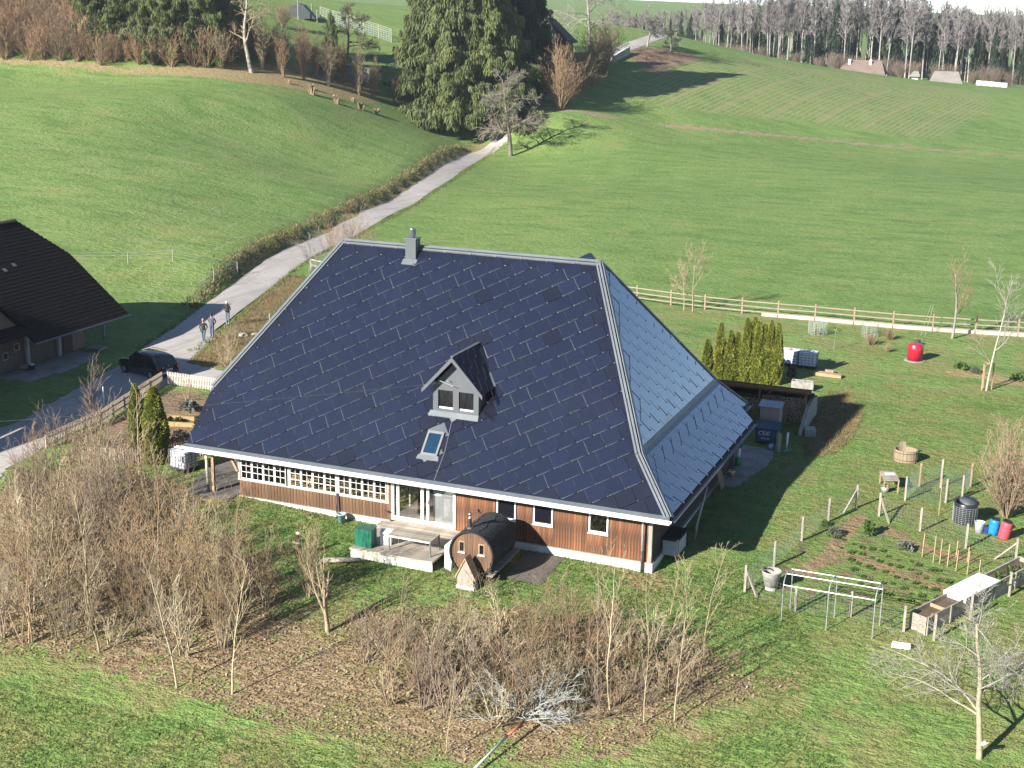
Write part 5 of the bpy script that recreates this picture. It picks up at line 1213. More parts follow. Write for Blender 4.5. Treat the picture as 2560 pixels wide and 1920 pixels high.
pl_ = thing('pole', 'long pole with a rust-red tip lying at the bottom edge below the silvery branch', 'pole')
pz = h(-1.9, -14.5) + .25
MB().tube([(-2.6, -15.6, h(-2.6, -15.6) + .15), (-1.98, -13.3, pz + .35)], .05, 8).build('shaft', mat('pale_green_pole', (.42, .46, .40), (.35, .38, .33), .6), pl_, True); MB().tube([(-1.98, -13.3, pz + .35), (-1.72, -12.4, pz + .5)], .055, 8).build('tip', mat('rust_red', (.36, .13, .07), (.28, .10, .06), .7), pl_, True)

# ---------------------------------------------------------------- water tanks in cages
def ibc():
    o = thing('water_tank', 'x', 'water tank')
    t = NT('tank_plastic'); c = t.mix(t.ramp(t.noise(t.obj(), 1.5, 3, .6), .35, .65), (.70, .71, .72), (.60, .62, .64)); t.set(t.b, 'Base Color', c); t.b.inputs['Roughness'].default_value = .45
    m = MB(); a, b = .57, .47; c_ = .06
    ring = [(-a + c_, -b), (a - c_, -b), (a, -b + c_), (a, b - c_), (a - c_, b), (-a + c_, b), (-a, b - c_), (-a, -b + c_)]
    m.prism([(x, y, .17) for x, y in ring], (0, 0, .90)); m.build('bottle', t.m, o)
    MB().lathe([(.12, 1.07), (.12, 1.11), (.10, 1.12)], n=14).build('lid', mat('red_lid', (.45, .06, .05), None, .5), o)
    m = MB(); A, B = .60, .50; r = .013
    for z in (.20, .38, .56, .74, .92, 1.06):
        for p, q in (((-A, -B), (A, -B)), ((A, -B), (A, B)), ((A, B), (-A, B)), ((-A, B), (-A, -B))): m.bar((*p, z), (*q, z), .022)
    for i in range(6):
        x = -A + 2 * A * i / 5
        for y in (-B, B): m.bar((x, y, .15), (x, y, 1.07), .022)
    for i in range(1, 4):
        y = -B + 2 * B * i / 4
        for x in (-A, A): m.bar((x, y, .15), (x, y, 1.07), .022)
    for y in (-.2, .2): m.bar((-A, y, 1.08), (A, y, 1.08), .022)
    m.build('cage', mat('tank_cage', (.28, .32, .36), (.22, .25, .29), .45, metal=.5), o)
    m = MB(); m.box(-.6, .6, -.5, .5, .10, .15)
    for x in (-.5, 0, .5): m.box(x - .07, x + .07, -.5, .5, 0, .10)
    m.build('pallet', WOOD_DARK, o)
    return o
t1 = ibc(); t1.location = (-2.28, 38.0, h(-2.3, 38)); t1.rotation_euler = (0, 0, -.05); tag(t1, 'white caged water tank next to the thuja hedge', 'water tank', 'white caged water tanks')
t2 = copy_tree(t1); t2.location = (-1.05, 37.9, h(-1, 38)); t2.rotation_euler = (0, 0, .03); tag(t2, 'white caged water tank on the right of the pair behind the logs', 'water tank')
t3 = copy_tree(t1); t3.location = (-27.0, 2.95, h(-27, 3)); t3.rotation_euler = (0, 0, -.25); tag(t3, 'white caged water tank under the left roof corner', 'water tank')
t3l = MB().box(.16, .5, -.524, -.520, .55, .9).build('grey_label', mat('grey_label', (.30, .31, .33), None, .5), t3)

# ---------------------------------------------------------------- wood store, container and yard clutter on the shaded side
ws = thing('wood_store', 'open timber wood store with corrugated roof full of split logs behind the house', 'wood store')
RUST = mat('brown_timber', (.24, .125, .06), (.17, .09, .045), .75, 2, (1, 6, 6))
for x, y in ((-1.5, 24.6), (1.25, 24.6), (-5.6, 24.6)): MB().box(x - .06, x + .06, y - .06, y + .06, -.1, 2.02).build('post', RUST, ws)
MB().box(-8.0, 1.45, 24.5, 24.66, 2.02, 2.16).build('beam', RUST, ws)
for i in range(11): MB().prism([(-7.6 + i * .86, 24.33, 2.18), (-7.5 + i * .86, 24.33, 2.18), (-7.5 + i * .86, 27.2, 1.38), (-7.6 + i * .86, 27.2, 1.38)], (0, 0, .11)).build('rafter', RUST, ws)
MB().box(-8.1, 1.6, 24.26, 24.32, 2.16, 2.36).build('fascia', RUST, ws)
m = MB(); nn = 90
for i in range(nn):
    x0, x1 = -8.1 + 9.8 * i / nn, -8.1 + 9.8 * (i + 1) / nn; za, zb = (.03 if i % 2 else 0), (.0 if i % 2 else .03)
    m.add([(x0, 24.2, 2.40 + za), (x1, 24.2, 2.40 + zb), (x1, 27.4, 1.50 + zb), (x0, 27.4, 1.50 + za)], [(0, 1, 2, 3)])
m.build('corrugated_roof', mat('dark_corrugated', (.07, .055, .045), (.05, .04, .035), .7), ws)
MB().box(-8.0, 1.3, 27.1, 27.3, -.2, 1.4).build('back_wall', mat('grey_render', (.22, .235, .26), (.18, .195, .22), .9), ws)
m = MB(); m.prism([(1.30, 24.3, -.2), (1.30, 27.1, -.2), (1.30, 27.1, 1.35), (1.30, 25.6, 1.5), (1.30, 24.3, 1.25), (1.30, 22.6, .35), (1.30, 22.6, -.2)], (.22, 0, 0)); m.build('side_wall', CONCRETE, ws)
MB().bar((-1.42, 24.58, 1.35), (-.75, 24.58, 2.02), .07, .07).build('brace', RUST, ws); MB().bar((1.2, 24.58, 1.5), (1.2, 25.2, 2.02), .07, .07).build('brace', RUST, ws)
LOGM = [MB().lathe([(.075, 0), (.075, .3)], n=k) for k in (5, 6, 4)]
LOGE = mat('log_end', (.42, .30, .17), (.30, .20, .11), .85, 6, rnd=.25)
_q = random.Random(8); logs_m = []
for L_ in LOGM:
    mm = MB(); n_ = len(L_.v) // 2; mm.add([(x, z, y) for x, y, z in L_.v], L_.f); me = mm.mesh('log'); me.materials.append(LOGE); logs_m.append(me)
rows = []
for xa, xb, top in ((-1.36, 1.1, 1.62), (-3.6, -1.6, 1.45)):
    z = .12; rw = 0
    while z < top:
        x = xa + (.07 if rw % 2 else 0)
        while x < xb: rows.append((x, z)); x += .155
        z += .14; rw += 1
for i, (x, z) in enumerate(rows[:295]):
    o = link('log', logs_m[i % 3], None, ws); o.location = (x + _q.uniform(-.02, .02), 25.0 + _q.uniform(-.06, .04), z + _q.uniform(-.015, .015)); o.rotation_euler = (0, _q.uniform(0, 6), 0); o.scale = (_q.uniform(.8, 1.12), 1, _q.uniform(.8, 1.1))
MB().box(-3.6, 1.1, 25.32, 26.3, .0, 1.45).build('stack_core', WOOD_DARK, ws)

ct = thing('waste_container', 'dark blue steel container with white scrawled lettering beside the wood store', 'container', (-.1, 20.75, h(0, 20.7)), .06)
BLUE = mat('faded_blue_paint', (.035, .075, .13), (.025, .05, .09), .55, 2.5, bump=.1, bscale=20)
m = MB(); m.box(-.62, .62, -.62, .62, .18, .92); m.build('body', BLUE, ct)
for x in (-.6, -.2, .2, .58): MB().box(x - .03, x + .03, -.65, -.622, .2, .9).build('rib', BLUE, ct)
MB().prism([(-.68, -.68, .92), (.68, -.68, .92), (.68, .66, 1.0), (-.68, .66, 1.0)], (0, 0, .05)).build('lid', BLUE, ct)
for x in (-.5, .5):
    for y in (-.45, .45): MB().tube([(x - .03, y, .09), (x + .03, y, .09)], .09, 12).build('caster', BLACK, ct)
CHALK = mat('white_lettering', (.62, .64, .66), (.5, .52, .54), .8)
def text(s_, size, mtl, parent, M_, name='lettering', ext=.002):
    cu = bpy.data.curves.new(name, 'FONT'); cu.body = s_; cu.size = size; cu.extrude = ext; cu.align_x = 'CENTER'
    o_ = bpy.data.objects.new(name, cu); COL.objects.link(o_); dg = bpy.context.evaluated_depsgraph_get(); me = bpy.data.meshes.new_from_object(o_.evaluated_get(dg)); bpy.data.objects.remove(o_)
    o = link(name, me, mtl, parent); o.matrix_local = M_; return o
RX = Matrix.Rotation(R(90), 4, 'X')
text('CEi0', .34, CHALK, ct, Matrix.Translation((-.12, -.656, .56)) @ RX); text('ALe 3c', .17, CHALK, ct, Matrix.Translation((-.05, -.656, .33)) @ RX)
cb = thing('wooden_cabinet', 'tall plank cabinet with a tin roof behind the blue container', 'cabinet', (-.35, 22.6, h(-.3, 22.6)))
for i in range(7): plank(-.58 + i * .166 + .003, -.58 + (i + 1) * .166 - .003, -.36, -.335, .3, 1.62, mat('pinkish_board', (.36, .27, .22), (.28, .21, .18), .8, 2, (8, 8, 1)), 'plank', cb)
MB().box(-.58, .58, -.332, .36, .28, 1.62).build('body', WOOD_GREY_V, cb); MB().prism([(-.68, -.48, 1.60), (.68, -.48, 1.60), (.68, .44, 1.76), (-.68, .44, 1.76)], (0, 0, .03)).build('tin_roof', mat('pale_tin', (.45, .47, .50), (.36, .38, .41), .4, metal=.5), cb)
ps = MB().lathe([(.16, -.1), (.15, 1.05), (.13, 1.12)], n=4); o = ps.build('mossy_post', mat('mossy_stone', (.30, .28, .20), (.17, .19, .10), .9, 3)); o.location = (.85, 19.1, h(.85, 19.1)); tag(o, 'mossy square stone post in front of the blue container', 'post')
o = MB().lathe([(.06, 0), (.06, 1.0)], n=12).build('upright_pipe', WHITE, None, True); o.location = (1.18, 19.8, h(1.2, 19.8)); o.rotation_euler = (.05, .05, 0); tag(o, 'white plastic pipe standing upright beside the mossy post', 'pipe')
rl = thing('hose_reel', 'small pale blue hose drum at the foot of the blue container', 'hose reel', (.42, 19.35, h(.4, 19.3)))
MB().tube([(-.12, 0, .2), (.12, 0, .2)], .16, 16).build('drum', mat('pale_blue_drum', (.35, .46, .52), None, .5), rl)
for x in (-.15, .15): MB().tube([(x - .015, 0, .2), (x + .015, 0, .2)], .2, 16).build('flange', BLUE, rl)
bt = MB().lathe([(.05, 0), (.09, .05), (.09, .3), (.03, .4), (.03, .46)], n=10).build('green_bottle', mat('sea_green_plastic', (.06, .28, .20), None, .4), None, True); bt.location = (1.15, 19.0, h(1.1, 19) + .1); bt.rotation_euler = (0, 1.3, .6); tag(bt, 'sea-green plastic bottle lying by the white upright pipe', 'bottle')
pa = thing('board_stack', 'small stack of grey boards on the slope right of the wood store', 'boards', (1.9, 22.9, h(1.9, 22.9)), .2)
for i in range(5): plank(-.3 + .03 * (i % 2), .3 + .03 * (i % 2), -.4, .4, .02 + i * .09, .08 + i * .09, mat('grey_green_board', (.34, .36, .31), (.26, .28, .24), .85), 'board', pa)
wp = thing('water_pump', 'green and white garden pump column on the paved corner', 'pump', (-.65, 16.0, h(-.65, 16)))
PG = mat('bright_green_plastic', (.03, .22, .05), (.02, .16, .04), .4)
MB().lathe([(.17, 0), (.19, .06), (.19, .42), (.12, .48)], n=16).build('base', PG, wp, True); MB().lathe([(.095, .48), (.095, .98)], n=14).build('column', WHITE, wp, True); MB().lathe([(.10, .98), (.22, 1.08), (.24, 1.12), (.19, 1.12), (.09, 1.02)], n=18).build('bowl', PG, wp, True)
bu = thing('bucket', 'yellow bucket with white rim against the shaded end wall', 'bucket', (-.55, 14.1, h(-.55, 14.1)))
MB().lathe([(.12, 0), (.165, .30), (.15, .30), (.11, .04)], n=18).build('body', mat('yellow_plastic', (.50, .30, .01), None, .4), bu, True); MB().lathe([(.168, .28), (.172, .33), (.15, .33)], n=18, cap0=False, cap1=False).build('rim', WHITE, bu, True)
la = thing('leaning_lattice', 'tan wooden slats leaning against the shaded end wall', 'lattice', (-.85, 12.2, h(-.8, 12.2)))
for i in range(7): MB().bar((.32, -.35 + i * .12, 0), (.02, -.35 + i * .12, .95), .05, .02).build('slat', WOOD_TAN, la)
MB().bar((.2, -.38, .42), (.2, .42, .42), .04, .02).build('rail', WOOD_TAN, la)
hb = thing('meter_box', 'grey louvred box with a black top against the end wall near the corner', 'box', (-.58, 3.2, -.05))
m = MB(); m.box(-.35, .35, -.75, .75, -.1, .62); m.build('body', mat('pale_grey_metal', (.42, .44, .47), (.36, .38, .41), .5), hb); MB().box(-.42, .40, -.82, .82, .62, .72).build('top', BLACK, hb)
for i in range(5): MB().box(-.30, .30, -.765, -.752, .02 + i * .11, .09 + i * .11).build('louvre', mat('pale_grey_metal', (1, 1, 1)), hb)
for yy in (-.78, .78): MB().box(.352, .40, yy - .04, yy + .04, -.1, .62).build('corner_strip', BLACK, hb)
tr = thing('stone_trough', 'grey stone trough with stones at the end of the thuja hedge', 'trough', (-.35, 32.4, h(-.3, 32.4)), .1)
m = MB(); m.box(-.7, .7, -.3, -.2, 0, .55); m.box(-.7, .7, .2, .3, 0, .55); m.box(-.7, -.6, -.2, .2, 0, .55); m.box(.6, .7, -.2, .2, 0, .55); m.box(-.6, .6, -.2, .2, 0, .4); m.build('trough', STONE, tr)
for i, (x, y) in enumerate(((-.3, -.1), (.05, .05), (.3, -.05))): MB().lathe([(.10, .38), (.14, .47), (.08, .56)], (x, y, 0), 7).build('stone', STONE, tr)
ll = thing('timber_beams', 'pale squared timbers lying on the grass in front of the water tanks', 'timber', (.6, 36.0, h(.6, 36)), -.12)
MB().rbox((0, 0, .12), (1.9, .28, .2), .03).build('beam', WOOD_TAN, ll); MB().rbox((.05, .3, .12), (1.7, .24, .2), -.05).build('beam', WOOD_TAN, ll); MB().rbox((-.1, .75, .16), (.55, .26, .26), .2).build('offcut', WOOD_TAN, ll)

# ---------------------------------------------------------------- lawn things on the right
dr = thing('red_cylinder', 'bright red metal cylinder standing on a pale slab on the lawn', 'cylinder', (5.45, 42.75, h(5.4, 42.7)))
MB().lathe([(.52, .04), (.52, 1.14), (.50, 1.16), (.0, 1.17)], n=36, cap1=False).build('drum', mat('red_gloss', (.40, .012, .03), (.33, .01, .025), .3, 2, rnd=0, spec=.6), dr, True); MB().lathe([(.72, -.05), (.74, .04), (.0, .045)], n=9, cap1=False).build('slab', CONCRETE, dr)
o = MB().lathe([(.26, -.1), (.23, .3), (.24, .36), (.0, .37)], n=11, cap1=False).build('stump', WOOD_DARK, None, True); o.location = (5.1, 47.2, h(5.1, 47.2)); tag(o, 'dark tree stump behind the red cylinder', 'stump')
sk2 = thing('tree_stakes', 'three tan wooden stakes with crossbars round the white-stemmed young tree', 'stakes', (10.6, 36.9, h(10.6, 36.9)))
for x, y in ((-.27, -.2), (.30, .3), (-.22, .25)): MB().lathe([(.04, -.1), (.04, 1.8)], (x, y, 0), 8).build('stake', WOOD_TAN, sk2)
for a, b in (((-.27, -.2), (.30, .3)), ((.30, .3), (-.22, .25)), ((-.22, .25), (-.27, -.2))): MB().bar((*a, 1.72), (*b, 1.72), .03, .08).build('crossbar', WOOD_TAN, sk2)
# mesh guards round shrubs
def wire_mat(name, col, cell, w, gain=1.0):
    t = NT(name); s_ = t.n('SeparateXYZ', Vector=t.n('Mapping', Vector=t.obj(), Rotation=(0, 0, 0)).outputs[0])
    return t
NET = mat('net_wire', (.42, .47, .44), (.35, .40, .37), .5, metal=.2)
def net_panel(m, a, b, z0, z1, cell=.10, w=.006):
    a, b = Vector(a), Vector(b); L = (b - a).length; n = max(2, int(L / cell)); k = max(2, int((z1 - z0) / cell))
    for i in range(n + 1):
        p = a + (b - a) * i / n; m.bar((p.x, p.y, p.z + z0), (p.x, p.y, p.z + z1), w)
    for j in range(k + 1):
        z = z0 + (z1 - z0) * j / k; m.bar((a.x, a.y, a.z + z), (b.x, b.y, b.z + z), w)
for k, (x, y, r_, lb) in enumerate(((-2.2, 47.8, .7, 'round wire mesh guard on the lawn left of the dry grass clumps'), (1.5, 48.6, .6, 'round wire mesh guard behind the largest dry grass clump'))):
    o = thing('wire_guard', lb, 'wire guard', (x, y, h(x, y))); m = MB()
    P = [(math.cos(a) * r_, math.sin(a) * r_, 0) for a in [2 * math.pi * i / 12 for i in range(12)]]
    for i in range(12): net_panel(m, P[i], P[(i + 1) % 12], .02, 1.0, .11, .012)
    m.build('mesh', NET, o)
    for i in (0, 4, 8): MB().lathe([(.02, -.1), (.02, 1.05)], P[i], 6).build('stake', WOOD_GREY_V, o)
bd = thing('bird_table', 'slim green post with a small fork on the lawn', 'post', (-.23, 43.5, h(-.2, 43.5)))
MB().tube([(0, 0, -.1), (.03, 0, 1.35)], .035, 8).build('post', mat('green_grey_post', (.16, .22, .15), None, .7), bd); MB().bar((-.18, 0, 1.5), (.22, .05, 1.28), .03).build('arm', WOOD_GREY, bd); MB().bar((.03, 0, 1.3), (.1, 0, 1.6), .025).build('arm', WOOD_GREY, bd)
def clump(seed, n, hgt, spr, w=.02):
    r = np.random.default_rng(seed); a = r.uniform(0, 6.28, n); t = np.abs(r.normal(0, spr, n)); L = hgt * r.uniform(.6, 1.1, n)
    d = np.stack([np.cos(a) * t, np.sin(a) * t, np.ones(n)], -1); d /= np.linalg.norm(d, axis=1, keepdims=True); b = np.stack([np.cos(a) * t * .25, np.sin(a) * t * .25, np.zeros(n)], -1)
    sd = np.cross(d, r.normal(0, 1, (n, 3))); sd /= np.linalg.norm(sd, axis=1, keepdims=True)
    return leaf_mesh('grass_clump', b, sd * w, d * L[:, None], True)
CL = clump(3, 260, 1.0, .38)
for k, (x, y, s, lb) in enumerate(((2.0, 46.0, 1.0, 'largest dry straw grass clump on the lawn'), (3.0, 48.2, .9, 'dry straw grass clump behind the largest one'), (3.4, 44.4, .62, 'small dry grass clump nearest the red cylinder'), (-2.2, 47.7, .5, 'dry grass inside the left wire guard'))):
    o = link('grass_clump', CL, STRAW); o.location = (x, y, h(x, y)); o.scale = (s, s, s); o.rotation_euler = (0, 0, k); tag(o, lb, 'grass', 'dry grass clumps on the lawn')

# post and rail fence
rf = thing('rail_fence', 'post and rail timber fence between lawn and field with pale boards at its foot', 'fence')
RAILW = mat('rail_wood', (.28, .235, .175), (.20, .165, .12), .8, 2, (1.5, 8, 8)); POSTW = mat('post_wood', (.33, .22, .15), (.24, .155, .105), .8, 2, (8, 8, 1))
posts = [(-24.4, 56.0), (-21.3, 55.0), (-18.2, 54.1), (-15.1, 53.4), (-12.1, 52.8), (-9.0, 52.5), (-6.1, 52.4), (-3.2, 52.4), (-.2, 52.3), (2.75, 52.2), (5.65, 52.3), (8.7, 52.6), (11.7, 52.9), (14.8, 53.2), (17.8, 53.5)]
for x, y in posts: MB().lathe([(.085, -.2), (.08, 1.25), (.06, 1.28)], (x, y, h(x, y)), 9).build('post', POSTW, rf)
for (xa, ya), (xb, yb) in zip(posts[:-1], posts[1:]):
    for z in (.28, .66, 1.06): MB().bar((xa, ya - .10, h(xa, ya) + z), (xb, yb - .10, h(xb, yb) + z), .045, .085).build('rail', RAILW, rf)
for (xa, ya), (xb, yb) in zip(posts[5:14], posts[6:15]):
    f0 = .55 if xa == -9.0 else 0
    MB().bar((xa + (xb - xa) * f0 + .03, ya - .30, h(xa, ya) + .14), (xb - .03, yb - .30, h(xb, yb) + .14), .04, .27).build('foot_board', mat('bleached_board', (.44, .39, .32), (.34, .295, .24), .8, 1.5, (2, 8, 8)), rf)
for x, y, dx in ((5.0, 50.2, .5), (5.3, 50.4, .35)):
    o = MB().tube([(0, 0, 0), (dx, .5, 2.3)], .02, 5).build('bean_pole', RAILW); o.location = (x, y, h(x, y)); tag(o, 'thin pole leaning against the rail fence beside the bare grey tree', 'pole', 'poles leaning at the rail fence')

# ---------------------------------------------------------------- tub, table, kitchen garden
tu = thing('wooden_tub', 'round wooden tub with one raised handle stave on the lawn', 'tub', (7.55, 20.6, h(7.5, 20.6)))
STAVE = mat('tub_stave', (.30, .23, .15), (.21, .16, .11), .8, 2, (8, 8, 1))
N = 22
for i in range(N):
    a = 2 * math.pi * (i + .5) / N; tall = .93 if i in (6, 7) else .66
    MB().rbox((math.cos(a) * .60, math.sin(a) * .50, tall / 2), (.05, .165, tall), a).build('stave', STAVE, tu)
MB().lathe([(.57, .02), (.57, .10), (0, .10)], n=22, sy=.84, cap1=False).build('bottom', WOOD_DARK, tu)
for z in (.14, .52): MB().lathe([(.635, z - .025), (.635, z + .025)], n=30, sy=.84, cap0=False, cap1=False).build('hoop', mat('rusty_hoop', (.14, .09, .06), None, .7), tu)
gt = thing('potting_table', 'small weathered plank table with thin legs on the lawn in front of the tub', 'table', (7.3, 15.75, h(7.3, 15.7)), .28)
for i in range(6): plank(-.40, .40, -.75 + i * .25 + .004, -.75 + (i + 1) * .25 - .004, .66 + .005 * (i % 2), .69 + .005 * (i % 2), WOOD_GREY, 'plank', gt)
for x in (-.35, .35):
    for y in (-.7, .7): MB().box(x - .03, x + .03, y - .03, y + .03, -.05, .66).build('leg', WOOD_TAN, gt)
MB().rbox((.05, .25, .715), (.5, .3, .02), .2).build('white_board', WHITE, gt)
bk2 = thing('zinc_bucket', 'zinc bucket with wood offcuts under the small plank table', 'bucket', (7.2, 15.1, h(7.2, 15.1)))
MB().lathe([(.16, 0), (.22, .30), (.20, .30), (.15, .05)], n=18).build('bucket', GALV, bk2, True)
for i in range(3): MB().rbox((-.05 + .06 * i, .02, .33), (.07, .22, .16), .5 * i, .3).build('offcut', WOOD_TAN, bk2)

fence_posts = [(3.27, .79), (3.91, 3.71), (4.51, 7.01), (5.25, 9.84), (6.2, 12.2), (7.4, 11.6), (9.48, 10.43), (11.68, 9.23), (13.9, 8.4)]
gf = thing('garden_fence', 'wire mesh fence on grey posts round the kitchen garden', 'fence')
for x, y in fence_posts: MB().box(x - .05, x + .05, y - .05, y + .05, h(x, y) - .2, h(x, y) + 1.22).build('post', WOOD_GREY_V, gf)
for (x, y), (dx, dy) in (((6.2, 12.2), (-.45, -.9)), ((7.4, 11.6), (.6, -.8)), ((3.27, .79), (.6, -.35)), ((13.9, 8.4), (-.9, .1))): MB().bar((x, y, h(x, y) + 1.0), (x + dx, y + dy, h(x + dx, y + dy)), .07, .07).build('strut', WOOD_GREY_V, gf)
low_posts = [(3.27, .79), (5.63, -.15), (7.86, .2), (10.08, -.24)]
for x, y in low_posts[1:]: MB().box(x - .05, x + .05, y - .05, y + .05, h(x, y) - .2, h(x, y) + 1.15).build('post', WOOD_GREY_V, gf)
def fence_net(name, P, z1, par, cell=.15, w=.0045):
    m = MB()
    for (xa, ya), (xb, yb) in zip(P[:-1], P[1:]): net_panel(m, (xa, ya, h(xa, ya)), (xb, yb, h(xb, yb)), .03, z1, cell, w)
    return m.build(name, mat('green_net_wire', (.17, .21, .18), (.13, .165, .14), .6), par)
fence_net('wire_mesh', fence_posts[:5], 1.0, gf); fence_net('wire_mesh', fence_posts[5:], 1.0, gf); fence_net('wire_mesh', low_posts, .95, gf)
rp = thing('chicken_run', 'tall chicken wire enclosure on posts behind the compost drum', 'enclosure')
run = [(8.31, 14.29), (8.74, 16.68), (9.77, 16.99), (11.19, 17.78), (10.93, 16.89 - 1.2), (10.23, 14.79), (8.31, 14.29)]
for k, (x, y) in enumerate(run[:-1]): MB().box(x - .045, x + .045, y - .045, y + .045, h(x, y) - .2, h(x, y) + (1.55 if k == 2 else 1.28)).build('post', WOOD_TAN if k in (1, 3) else WOOD_GREY_V, rp)
fence_net('chicken_wire', run, 1.15, rp, .09, .005)
o = MB().lathe([(.025, -.1), (.022, 1.9)], n=6).build('tall_stick', WOOD_TAN); o.location = (10.1, 12.9, h(10.1, 12.9)); tag(o, 'tall thin stick standing left of the compost drum', 'stick')

cp = thing('compost_drum', 'large black compost drum wrapped in wire grid with a loose lid', 'compost bin', (11.33, 12.45, h(11.3, 12.4)))
MB().lathe([(.52, 0), (.55, 1.05), (.52, 1.08), (.49, 1.05), (.47, .7)], n=28, cap1=True).build('drum', mat('black_plastic', (.016, .017, .02), (.024, .026, .03), .35), cp, True)
m = MB()
for i in range(22): a = 2 * math.pi * i / 22; m.bar((math.cos(a) * .565, math.sin(a) * .565, .0), (math.cos(a) * .585, math.sin(a) * .585, .9), .012)
for j in range(10):
    for i in range(22):
        a, b = 2 * math.pi * i / 22, 2 * math.pi * (i + 1) / 22; z = .05 + j * .093; r_ = .566 + .002 * j; m.bar((math.cos(a) * r_, math.sin(a) * r_, z), (math.cos(b) * r_, math.sin(b) * r_, z), .012)
m.build('wire_grid', GALV, cp)
l_ = MB().lathe([(.46, 0), (.47, .05), (.0, .09)], n=22, cap1=False).build('lid', mat('grey_green_lid', (.09, .11, .11), None, .5), cp, True); l_.location = (.14, .06, 1.06); l_.rotation_euler = (.12, .16, 0)
def barrel(name, label, x, y, hg, r_, mtl, tilt=0.0, lidm=BLACK):
    o = thing(name, label, 'barrel', (x, y, h(x, y))); o.rotation_euler = (0, tilt, 0)
    MB().lathe([(r_ * .86, 0), (r_ * .97, hg * .12), (r_, hg * .35), (r_ * .985, hg * .37), (r_, hg * .39), (r_, hg * .66), (r_ * .985, hg * .68), (r_, hg * .70), (r_ * .96, hg * .9), (r_ * .82, hg)], n=24).build('body', mtl, o, True)
    MB().lathe([(r_ * .84, hg), (r_ * .86, hg + .05), (r_ * .7, hg + .05), (r_ * .68, hg + .02)], n=24).build('lid', lidm, o, True); return o
barrel('plastic_barrel', 'blue plastic barrel between the white bin and the red barrel', 12.72, 11.45, .78, .25, mat('blue_plastic', (.02, .22, .55), (.016, .18, .46), .35), .08)
barrel('plastic_barrel', 'red plastic barrel rightmost of the barrels by the garden', 13.2, 11.1, .88, .27, mat('faded_red_plastic', (.50, .07, .09), (.42, .06, .08), .45), .16)
bn = thing('white_bin', 'whitish plastic bin beside the black compost drum', 'bin', (12.1, 11.45, h(12.1, 11.4)))
MB().lathe([(.20, 0), (.24, .52), (.26, .55), (.22, .55), (.17, .12)], n=18).build('body', mat('frosted_plastic', (.52, .53, .56), (.42, .43, .47), .5), bn, True)
MB().rbox((.3, -.02, .18), (.18, .2, .34)).build('blue_can', mat('dark_blue_plastic', (.03, .05, .2), None, .4), bn)

for k, (x, y, hg) in enumerate(((9.93, 7.48, 1.14), (10.47, 6.98, 1.3), (10.75, 6.99, 1.18), (11.1, 6.8, 1.08), (11.51, 6.43, 1.0), (12.0, 6.31, 1.08), (11.37, 8.0, .8), (11.9, 7.6, .75), (12.5, 6.0, .9))):
    o = MB().bar((0, 0, -.1), (.02, .03, hg), .045, .045).build('bean_stake', WOOD_TAN); o.location = (x, y, h(x, y)); tag(o, ('wooden stake at the left end of the row in the kitchen garden', 'tallest wooden stake of the row in the kitchen garden')[k] if k < 2 else 'wooden stake in the row of stakes in the kitchen garden', 'stake', 'stakes in the kitchen garden')

rb = thing('raised_bed', 'long raised bed of grey planks at the right edge of the kitchen garden', 'raised bed')
p0, p1 = Vector((10.95, -.12)), Vector((14.75, 7.0)); d_ = (p1 - p0).normalized(); nrm = Vector((-d_.y, d_.x)); Lb = (p1 - p0).length
def P3(t, s_, z): q = p0 + d_ * t + nrm * s_; return (q.x, q.y, h(q.x, q.y) * .0 - .70 + .045 * t + z)
def board(t0, t1, s0, s1, z0, z1, mtl=WOOD_GREY, name='plank'):
    m = MB(); m.prism([P3(t0, s0, z0), P3(t1, s0, z0), P3(t1, s1, z0), P3(t0, s1, z0)], (0, 0, z1 - z0)); return m.build(name, mtl, rb)
seg_n = 5
for i in range(seg_n):
    t0, t1 = Lb * i / seg_n + .01, Lb * (i + 1) / seg_n - .01
    for z in range(3):
        board(t0, t1, -.03, .03, .29 * z - .1, .29 * z + .18); board(t0, t1, .76, .82, .29 * z - .1, .29 * z + .18)
    board(t0 - .05, t0 + .05, -.08, -.032, -.2, .8, WOOD_GREY_V, 'batten')
for z in range(3): board(-.06, -.01, .0, .80, .29 * z - .1, .29 * z + .18)
for z in range(3): board(Lb + .01, Lb + .06, .0, .80, .29 * z - .1, .29 * z + .18)
for t in (1.3, 5.2): board(t, t + .05, .035, .755, .3, .72, WOOD_TAN, 'divider')
board(.02, Lb - .02, .035, .755, .1, .58, mat('bed_soil', (.13, .09, .055), (.09, .062, .04), .95, 4, bump=.5, bscale=10), 'soil')
wpn = thing('polystyrene_sheet', 'white insulating sheet laid across the raised bed', 'sheet')
m = MB(); m.prism([P3(2.6, -.12, .80), P3(5.1, -.12, .80), P3(5.1, .95, .80), P3(2.6, .95, .80)], (0, 0, .05)); m.build('sheet', mat('white_foam', (.76, .79, .80), (.66, .70, .70), .6, 1.6, bump=.05), wpn); m = MB(); m.prism([P3(2.58, -.12, .60), P3(2.58, .95, .60), P3(2.58, .95, .86), P3(2.58, -.12, .86)], tuple(Vector((-d_.x, -d_.y, 0)) * .05)); m.build('front_flap', WHITE, wpn)
for k, (x, y) in enumerate(((11.3, -.5), (12.5, 1.9), (13.85, 4.7))):
    o = MB().box(-.05, .05, -.05, .05, -.2, 1.15).build('garden_post', WOOD_GREY_V); o.location = (x, y, h(x, y)); tag(o, ('grey post at the near corner of the raised bed', 'grey post leaning at the middle of the raised bed', 'grey post on the outer side of the raised bed by the white sheet')[k], 'post', 'posts along the raised bed')
